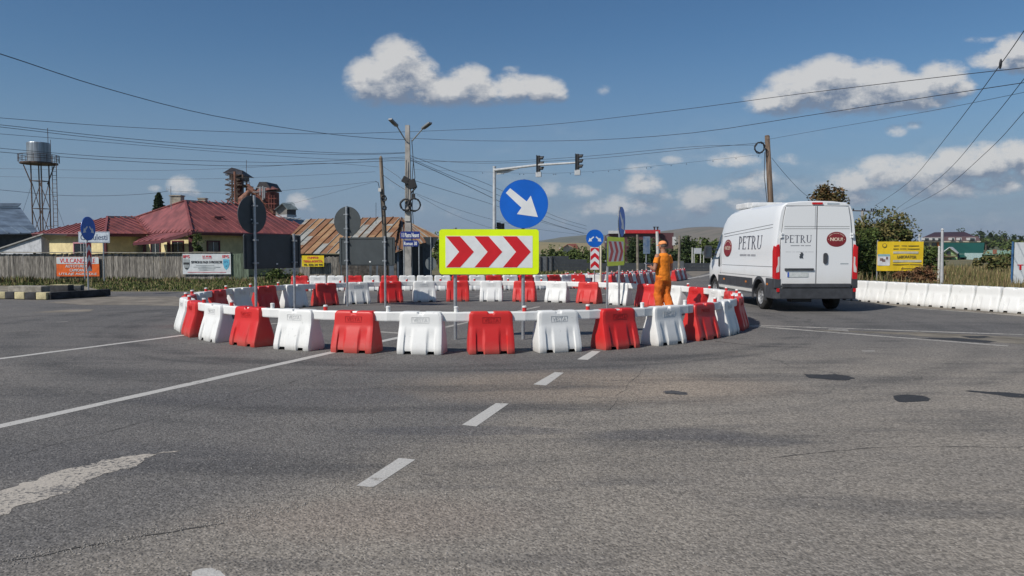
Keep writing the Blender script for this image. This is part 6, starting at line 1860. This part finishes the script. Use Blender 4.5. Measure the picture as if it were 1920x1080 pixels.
# ================================================================ LEFT ISLAND
DI = pm('island_soil', (.25, .22, .165), .95, var=.35, scale=3, bump=.8, bscale=20)
k0, k1, k2, k3 = G(-160, 558), G(88, 562.5), G(203, 556), G(170, 547)
isl = [(k0.x, k0.y + .15), (k1.x, k1.y + .15), (k2.x - .1, k2.y + .05), (k3.x - .2, k3.y - .1), (k3.x - 6, k3.y + .4), (k0.x - 2, k0.y + 3.4)]
mb = MB(); mb.prism([(x, y) for x, y in isl], Matrix.Translation((0, 0, -.1)), .24); o = mb.build('traffic_island', DI); o['kind'] = 'structure'
KY = pm('kerb_cream_paint', (.52, .46, .27), .85, var=.25, scale=4); KB = pm('kerb_black_paint', (.035, .036, .04), .85, var=.4, scale=5); KG = pm('kerb_old_concrete', (.30, .28, .24), .9, var=.3, scale=4)
def kerb(a, b, mt, label, h=.22, dz=0.0, w=.16, group='painted kerb stones of the left island'):
    a, b = Vector(a), Vector(b); d = b - a; d.z = 0
    mb = MB(); mb.box((0, 0, h / 2), (d.length - .012, w, h))
    o = mb.build('kerb_stone', mt, bevel=.018); o.location = ((a.x + b.x) / 2, (a.y + b.y) / 2, dz); o.rotation_euler = (0, random.uniform(-.01, .01), math.atan2(d.y, d.x)); tag(o, label, 'kerb stone', group); return o
LKS = [((-70, 560), (-38, 560.6), KY, 'cream kerb stone far left, mostly outside the picture'), ((-38, 560.6), (-10, 561), KB, 'black kerb stone cut by the left picture edge'), ((-10, 561), (10, 561), KY, 'cream kerb stone at the left picture edge'), ((10, 561), (28, 561.3), KB, 'black kerb stone, leftmost of the black ones fully in view'), ((28, 561.3), (47, 561.8), KY, 'middle cream kerb stone of the three in view'),
       ((47, 561.8), (68, 562.2), KB, 'black kerb stone left of the last cream one'), ((68, 562.2), (88, 562.5), KY, 'last cream kerb stone at the island corner'), ((88, 562.5), (145, 559), KB, 'long shaded black kerb stone right of the island corner'), ((145, 559), (203, 556), KB, 'shaded black kerb stone at the island right tip')]
for a, b, m_, lab in LKS: kerb(G(*a) + Vector((0, .08, 0)), G(*b) + Vector((0, .08, 0)), m_, lab)
p = GY(64, 24.9); kerb((p.x - .9, 25.2, 0), (p.x + .35, 25.0, 0), KG, 'bare concrete kerb stone lying loose on the island', .2, .13, .5)
def loose(px, py, w, h, mt_top, mt_side, rz, lab, Y=24.4):
    t = thing('loose_kerb_block', lab, 'kerb stone', (A(px, 500, Y).x, Y, .13), rz, 'loose kerb blocks on the left island')
    mb = MB(); mb.box((0, 0, h / 2), (w, .3, h)); mb.build('block', mt_side, t, bevel=.02)
    mb = MB(); mb.box((0, 0, h + .006), (w * .96, .28, .012)); mb.build('painted_top', mt_top, t)
loose(115, 540, .62, .28, KY, KB, R(-4), 'dark loose kerb block with a cream top left of the sign pole', 24.0)
loose(141, 540, .42, .25, KY, pm('kerb_grey_paint', (.10, .11, .12), .9, var=.4), R(12), 'grey loose kerb block next to the sign pole')
loose(134, 538, .5, .2, KY, KB, R(70), 'half hidden loose kerb block behind the other two', 25.0)
# ================================================================ UTILITY POLES, LIGHTS, WIRES
CP = pm('concrete_pole', (.36, .35, .33), .85, var=.2, scale=2, bump=.3)
YP = 42.0
cpb = GY(766, YP); ztop = A(766, 235, YP).z
up = thing('concrete_utility_pole', 'tall square concrete pole carrying two street lamps and cable coils', 'utility pole', cpb)
mb = MB(); h = ztop - cpb.z
vs = [(sx * w, sy * w * 1.2, z) for z, w in ((0, .20), (h, .115)) for sx, sy in ((-1, -1), (1, -1), (1, 1), (-1, 1))]
mb.add(vs, [(0, 1, 2, 3), (7, 6, 5, 4)] + [(i, (i + 1) % 4, 4 + (i + 1) % 4, 4 + i) for i in range(4)]); mb.build('shaft', CP, up)
def LP(px, py, dy=0.0): return A(px, py, YP + dy) - cpb
LAMP = pm('lamp_housing', (.28, .29, .30), .45, .4)
for sgn, base, el, hd0, hd1 in ((-1, (761, 264), (745, 238), (744, 236), (731, 223)), (1, (772, 265), (792, 242), (793, 241), (807, 230))):
    mb = MB(); mb.tube([LP(*base, -.2), LP(*el, -.8)], .035, 8); arm = mb.build('lamp_arm', GALV, up)
    a, b = LP(*hd0, -.8), LP(*hd1, -1.3)
    mb = MB(); mb.bar(a, b, .26, .11); mb.bar(a.lerp(b, -.1), a.lerp(b, .2), .12, .09); lh = mb.build('lamp_head', LAMP, up, bevel=.03)
    mb = MB(); d = (b - a).normalized(); q = d.to_track_quat('Y', 'Z').to_matrix(); dn = q @ Vector((0, 0, -.062)); mb.bar(a.lerp(b, .3) + dn, a.lerp(b, .92) + dn, .2, .012); mb.build('lens', pm('led_lens', (.10, .11, .12), .3), lh)
def coil(parent, c, r, turns, rw=.028, tilt=.3, rng=random.Random(4), name='cable_coil'):
    mb = MB(); pts = []
    for i in range(turns * 22 + 1):
        a = 2 * math.pi * i / 22; rr = r + rng.uniform(-.02, .02) + .02 * math.sin(i / 9); pts.append(c + Vector((rr * math.cos(a), -.03 + .06 * math.sin(i / 13) , rr * 1.05 * math.sin(a))))
    mb.tube(pts, rw, 5); return mb.build(name, CABLE, parent)
coil(up, LP(761, 384, -.3), 10 * YP / F, 5); coil(up, LP(777, 384, -.3), 11 * YP / F, 6)
mb = MB(); mb.box(LP(761, 338, -.3), (.40, .25, .36), ry=.5); mb.box(LP(773, 345, -.3), (.42, .25, .5), ry=-.3); mb.box(LP(775, 368, -.3), (.2, .15, .3)); mb.tube([LP(768, 340, -.35), LP(780, 352, -.35), LP(770, 362, -.35)], .06, 6); mb.build('junction_box', BLACK, up, bevel=.03)
mb = MB(); mb.box(LP(764.5, 410, -.2), (.28, .12, .28)); mb.build('meter_box', pm('meter_box', (.5, .5, .47), .6), up)
mb = MB()
for x, y0, y1, dx in ((772, 262, 345, 3), (774, 292, 372, 4), (775, 350, 420, -2), (771, 400, 500, 2), (762, 300, 384, -1)):
    mb.tube([LP(x, y0, -.25), LP(x + dx, (y0 + y1) / 2, -.28), LP(x, y1, -.25)], .02, 5)
mb.build('drop_cable', CABLE, up)
# wooden pole
wb = GY(724, 43.2); wt_ = A(714, 296, 43.2) - wb
wp = thing('wooden_utility_pole', 'leaning round wooden pole left of the tall concrete pole', 'utility pole', wb)
mb = MB(); mb.tube([(0, 0, 0), wt_ * .5 + Vector((.02, 0, 0)), wt_, wt_ + Vector((0, 0, .12))], [.15, .13, .10, .03], 12); mb.build('shaft', WOODP, wp, smooth=True)
def WP(px, py, dy=0.0): return A(px, py, 43.2 + dy) - wb
mb = MB(); mb.box(WP(712, 356, -.2), (.16, .08, .2)); mb.box(WP(720, 390, -.2), (.1, .08, .3)); mb.build('meter_box', pm('white_box', (.62, .62, .6), .5), wp)
coil(wp, WP(720, 372, -.2), .13, 5); coil(wp, WP(721, 390, -.2), .10, 4)
mb = MB(); mb.tube([WP(704, 340), WP(709, 342), WP(713, 360, -.15), WP(717, 420, -.15)], .02, 5); mb.tube([WP(717, 330, -.1), WP(721, 372, -.2)], .02, 5); mb.tube([WP(705, 420, .1), WP(705, 380, .1)], .012, 4); mb.build('drop_cable', CABLE, wp)
# right-hand pole
YQ = 37.0; qb = GY(1454, YQ); qt = A(1438.5, 256, YQ) - qb
rp = thing('bare_wooden_pole', 'leaning wooden pole with a cable ring above the van', 'utility pole', qb)
mb = MB(); mb.tube([(0, 0, 0), qt * .5, qt], [.16, .145, .12], 12); mb.tube([qt, qt + Vector((0, 0, .06))], [.125, .09], 12); mb.build('shaft', pm('brown_pole_wood', (.17, .12, .085), .85, var=.4, scale=3, stretch=(6, 6, .5)), rp, smooth=True)
coil(rp, A(1424, 277, YQ - .2) - qb, .235, 4, .022)
mb = MB(); mb.tube([A(1434, 285, YQ - .2) - qb, A(1433, 330, YQ - .2) - qb, A(1439, 385, YQ - .2) - qb, A(1441, 470, YQ - .2) - qb], .016, 5); mb.build('drop_cable', CABLE, rp)
# far pole with crossarm and insulators
fb = GY(1620, 70); fp = thing('power_line_pole', 'far power line pole with a crossarm and insulators right of the van', 'utility pole', fb)
def FP(px, py): return A(px, py, 70) - fb
mb = MB(); mb.tube([(0, 0, 0), FP(1617, 396)], [.2, .13], 8); mb.build('shaft', CP, fp)
mb = MB(); mb.bar(FP(1594, 395), FP(1641, 396), .12, .09); mb.build('crossarm', RS, fp)
mb = MB()
for x in (1596, 1600, 1617, 1621, 1634, 1638): mb.tube([FP(x, 395), FP(x, 391)], [.05, .09], 6)
mb.build('insulators', CABLE, fp)
# white post at the right, thin posts near it
for px, yt, Y, r, lab, mt in ((1767, 431, 29.0, .055, 'pale slim post standing behind the all-white barrier row', pm('pale_metal_post', (.46, .47, .48), .6, var=.15)), (1761, 464, 33, .05, 'short rusty-footed post left of the pale slim post', MATS['pale_post']),
                              (1723.5, 440, 80, .07, 'thin white lamp post above the yellow sheet', MATS['pale_post'])):
    a = GY(px, Y); b = A(px, yt, Y); mb = MB(); mb.tube([a, b], [r * 1.15, r * .85], 10); mb.tube([b, b + Vector((0, 0, .06))], [r * 1.2, r * .5], 8); tag(mb.build('post', mt, loc=a), lab, 'post')
# traffic light gantry
YG = 40.0; gb = GY(927, YG); tg = thing('traffic_light_gantry', 'white steel gantry pole with a long arm holding two dark traffic signals', 'traffic light', gb)
WS = pm('white_steel', (.52, .54, .55), .45, .2)
def GP_(px, py, dy=0.0): return A(px, py, YG + dy) - gb
mb = MB(); mb.tube([(0, 0, 0), GP_(927, 312)], [.11, .085], 14); mb.tube([GP_(927, 313.5), GP_(927, 312)], .10, 12); mb.build('mast', WS, tg)
mb = MB(); mb.tube([GP_(927, 319), GP_(1008, 309.5, -3), GP_(1080, 305, -5)], [.07, .06, .045], 10); mb.build('arm', WS, tg)
mb = MB(); P = [GP_(930, 320), GP_(972, 316, -1.4), GP_(950, 324, -.7), GP_(931, 327.5)]; Q = [p + Vector((.02, .03, 0)) for p in P]; mb.add(P + Q, [(0, 1, 2, 3), (7, 6, 5, 4), (0, 4, 5, 1), (1, 5, 6, 2), (2, 6, 7, 3), (3, 7, 4, 0)]); mb.build('gusset', WS, tg)
def signal(px, yt, yb, dy, w=.21, rz=R(76)):
    c = GP_(px, (yt + yb) / 2, dy); h = (yb - yt) * (YG + dy) / F
    def loc(x, y, z): return c + Matrix.Rotation(rz, 3, 'Z') @ Vector((x, y, z))
    mb = MB(); mb.box(c, (w, .14, h), rz=rz); o = mb.build('signal_head', pm('signal_black', (.015, .017, .02), .5), tg, bevel=.02)
    mb = MB(); mb.box(loc(0, .085, 0), (w * 1.5, .015, h * 1.04), rz=rz); mb.build('backing_board', MATS['signal_black'], o)
    mb = MB()
    for i in (-1, 0, 1):
        n = 12; vs = []
        for k in range(n + 1):
            a = R(-20) + R(220) * k / n
            for d in (-.07, -.27 + .06 * (1 - math.sin(a))): vs.append(loc(.11 * math.cos(a), d, i * h / 3.1 + .11 * math.sin(a)))
        mb.add(vs, [(2 * k, 2 * k + 1, 2 * k + 3, 2 * k + 2) for k in range(n)])
    mb.build('visor', MATS['signal_black'], o)
    for i, m_ in ((1, pm('signal_red_off', (.12, .01, .01), .2)), (0, pm('signal_amber_off', (.14, .07, .01), .2)), (-1, pm('signal_green_off', (.01, .08, .05), .2))):
        mb = MB(); a = loc(0, -.07, i * h / 3.1); b = loc(0, -.085, i * h / 3.1); mb.tube([a, b], .10, 16); mb.build('lens', m_, o)
    mb = MB(); mb.box(loc(0, .0, -h / 2 - .13), (w * 1.0, .26, .24), rz=rz); mb.build('white_plate', WS, o)
signal(1010, 292, 322, -3); signal(1083, 289, 318, -5)
mb = MB(); mb.tube([GP_(927, 427), GP_(936, 427)], .03, 6); mb.build('bracket', WS, tg)
signal(940, 419, 430, -.1, .24, R(-60))
# festoon of small bulbs and every cable in sight
def cable(pts, r=.016, label=None, cat='cable', grp='overhead cables', name='overhead_cable', n=26):
    """pts: (px, py, Y) knots; a smooth curve through them"""
    P = [A(*p) for p in pts]
    out = []
    for i in range(len(P) - 1):
        p0 = P[max(i - 1, 0)]; p1, p2 = P[i], P[i + 1]; p3 = P[min(i + 2, len(P) - 1)]
        k = max(3, n // (len(P) - 1))
        for j in range(k):
            t = j / k
            out.append(.5 * ((2 * p1) + (p2 - p0) * t + (2 * p0 - 5 * p1 + 4 * p2 - p3) * t * t + (3 * p1 - p0 - 3 * p2 + p3) * t ** 3))
    out.append(P[-1])
    mb = MB(); mb.tube(out, r * .82, 5); o = mb.build(name, CABLE, loc=out[0]); tag(o, label, cat, grp); return out
W_ = [
 ([(-120, 70, 16), (0, 101, 20), (200, 166, 26), (400, 217, 33), (600, 249, 39), (700, 259, 41), (762, 262, YP)], .016, 'topmost cable slanting down from the upper left corner to the lamp pole'),
 ([(-60, 216, 34), (0, 221, 35), (200, 236, 38), (400, 246, 40), (600, 251, 41), (764, 247, YP)], .014, 'cable running level from the left edge to the pole top'),
 ([(768, 247, YP), (1000, 236, 36), (1250, 209, 30), (1500, 176, 25), (1750, 146, 21), (1920, 127, 18.5), (2000, 117, 17.5)], .012, 'upper of two long cables rising to the right picture edge'),
 ([(768, 259, YP), (900, 264, 40), (1100, 263, 36), (1300, 249, 31), (1500, 219, 27), (1700, 188, 23), (1920, 155, 19.5), (2010, 141, 18)], .013, 'lower of two long cables rising to the right picture edge'),
 ([(-60, 231, 30), (0, 234, 31), (200, 256, 35), (400, 273, 38), (640, 287, 41), (764, 286, YP)], .014, 'highest of the bundle of cables above the water tower'),
 ([(-60, 233, 29), (0, 238, 30), (200, 261, 34), (400, 279, 38), (640, 290, 41), (764, 287, YP)], .013, 'second cable of the bundle above the water tower'),
 ([(-60, 246, 30), (0, 251, 31), (200, 267, 35), (430, 286, 39), (640, 299, 41), (764, 297, YP)], .010, 'thin third cable of the bundle above the water tower'),
 ([(-60, 272, 33), (0, 278, 34), (200, 294, 37), (400, 302, 40), (560, 304, 41), (764, 294, YP)], .013, 'cable passing just in front of the water tank, upper one'),
 ([(-60, 279, 33), (0, 285, 34), (200, 300, 37), (430, 311, 40), (600, 307, 41), (764, 300, YP)], .014, 'cable passing just in front of the water tank, lower one'),
 ([(-60, 314, 50), (0, 316, 50), (250, 320, 50), (450, 315, 49), (600, 306, 47), (710, 313, 43.2)], .010, 'thin cable crossing between the water tower and the elevator'),
 ([(-60, 330, 52), (60, 332, 52), (300, 336, 50), (500, 332, 47), (704, 322, 43.2)], .009, 'faint lower cable crossing behind the grain elevator'),
 ([(-60, 352, 44), (0, 356, 45), (110, 366, 48), (200, 367, 50), (280, 363, 51), (316, 358, 52.4)], .014, 'cable ending at the aerial on the red roof'),
 ([(318, 358, 52.4), (450, 362, 49), (590, 352, 46), (704, 340, 43.2)], .010, 'service cable from the roof aerial to the wooden pole'),
 ([(535, 385, 60), (600, 368, 52), (660, 352, 47), (704, 341, 43.2)], .009, 'service cable from the grey cupola to the wooden pole'),
 ([(718, 312, 43.2), (745, 330, 42.5), (762, 345, YP)], .011, 'short cable joining the wooden and the concrete pole high up'),
 ([(718, 328, 43.2), (738, 342, 42.5), (760, 356, YP)], .018, 'short thick cable joining the wooden and the concrete pole'),
 ([(770, 292, YP), (850, 322, 48), (925, 350, 55), (1040, 405, 68), (1100, 424, 76)], .016, 'highest of the cables falling from the pole to the right'),
 ([(770, 297, YP), (850, 332, 48), (925, 362, 55), (1040, 412, 68), (1100, 430, 76)], .015, 'second of the cables falling from the pole to the right'),
 ([(770, 300, YP), (850, 336, 47), (925, 372, 54), (1000, 408, 62), (1095, 438, 76)], .022, 'thickest of the cables falling from the pole to the right'),
 ([(775, 338, YP), (850, 361, 47), (925, 384, 54), (1010, 415, 64), (1100, 438, 78)], .014, 'lowest main cable falling from the pole to the right'),
 ([(778, 362, YP), (850, 390, 47), (925, 412, 54), (1010, 430, 64), (1100, 441, 78)], .010, 'slack cable sagging low behind the blue arrow disc'),
 ([(782, 366, YP), (850, 402, 47), (925, 428, 54), (1000, 440, 62)], .009, 'lowest slack cable beside the yellow chevron board'),
 ([(770, 296, YP), (900, 306, 40), (1100, 298, 39), (1300, 279, 38), (1436, 267, YQ)], .011, 'upper cable between the concrete pole and the pole above the van'),
 ([(770, 303, YP), (950, 302, 40), (1100, 293, 39), (1300, 275, 38), (1420, 272, YQ)], .011, 'lower cable between the concrete pole and the pole above the van'),
 ([(1447, 296, YQ), (1475, 330, 39), (1510, 365, 42), (1560, 398, 46)], .012, 'stay cable falling from the right-hand pole behind the van'),
 ([(1436, 262, YQ), (1560, 240, 31), (1750, 207, 25), (1960, 165, 20)], .008, 'faint cable from the right-hand pole towards the upper right'),
 ([(1960, 5, 15), (1920, 58, 17), (1875, 122, 19), (1780, 250, 28), (1700, 345, 45), (1640, 386, 70)], .013, 'steepest cable coming down from the upper right corner'),
 ([(1990, 60, 16), (1920, 148, 19), (1850, 235, 24), (1760, 335, 38), (1680, 392, 70)], .012, 'middle of the three cables fanning down at the right'),
 ([(1990, 130, 17), (1920, 210, 21), (1850, 285, 28), (1760, 360, 42), (1690, 395, 70)], .012, 'lowest of the three cables fanning down at the right'),
 ([(455, 443, 47.3), (480, 452, 46.4), (520, 458, 45.6)], .02, 'pale slack cable drooping along the shaded house wall'),
]
for i, (p, r, lab) in enumerate(W_): cable(p, r, lab)
a = A(1876, 120, 19); mb = MB(); mb.ellipsoid(a, (.035, .035, .13), rx=.1); tag(mb.build('cable_splice', CABLE, loc=a), 'dark splice sleeve on the steep cable at the upper right', 'cable splice')
fp_ = cable([(775, 318, YP), (900, 322, 40), (1000, 325, 38.5), (1100, 322, 38), (1250, 309, 37.5), (1425, 290, YQ)], .006, 'thin cable strung with small hanging bulbs below the gantry arm', name='festoon_cable')
mb = MB(); n = 0
rngb = random.Random(8)
for i in range(5, len(fp_) - 1, 1):
    for t in (rngb.random(),):
        p = fp_[i].lerp(fp_[i + 1], t) ; mb.ellipsoid(p - Vector((0, 0, .06)), (.02, .02, .032), n=6, k=4); n += 1
o = mb.build('festoon_bulb', CABLE, loc=fp_[0]); tag(o, 'row of small dark bulbs hanging from the thin festoon cable', 'bulbs', kind='stuff')
# ================================================================ HAZE
hm = bpy.data.materials.new('haze_air'); hm.use_nodes = True
hm.node_tree.nodes.clear(); K = NT(hm.node_tree)
pv = K.n('ShaderNodeVolumePrincipled', {'Color': (.62, .72, .86, 1), 'Density': .00010, 'Anisotropy': .1})
K.n('ShaderNodeOutputMaterial', {'Volume': pv.outputs[0]})
mb = MB(); mb.box((0, 2000, 56), (11000, 4200, 118))
o = mb.build('haze', hm); o['kind'] = 'stuff'
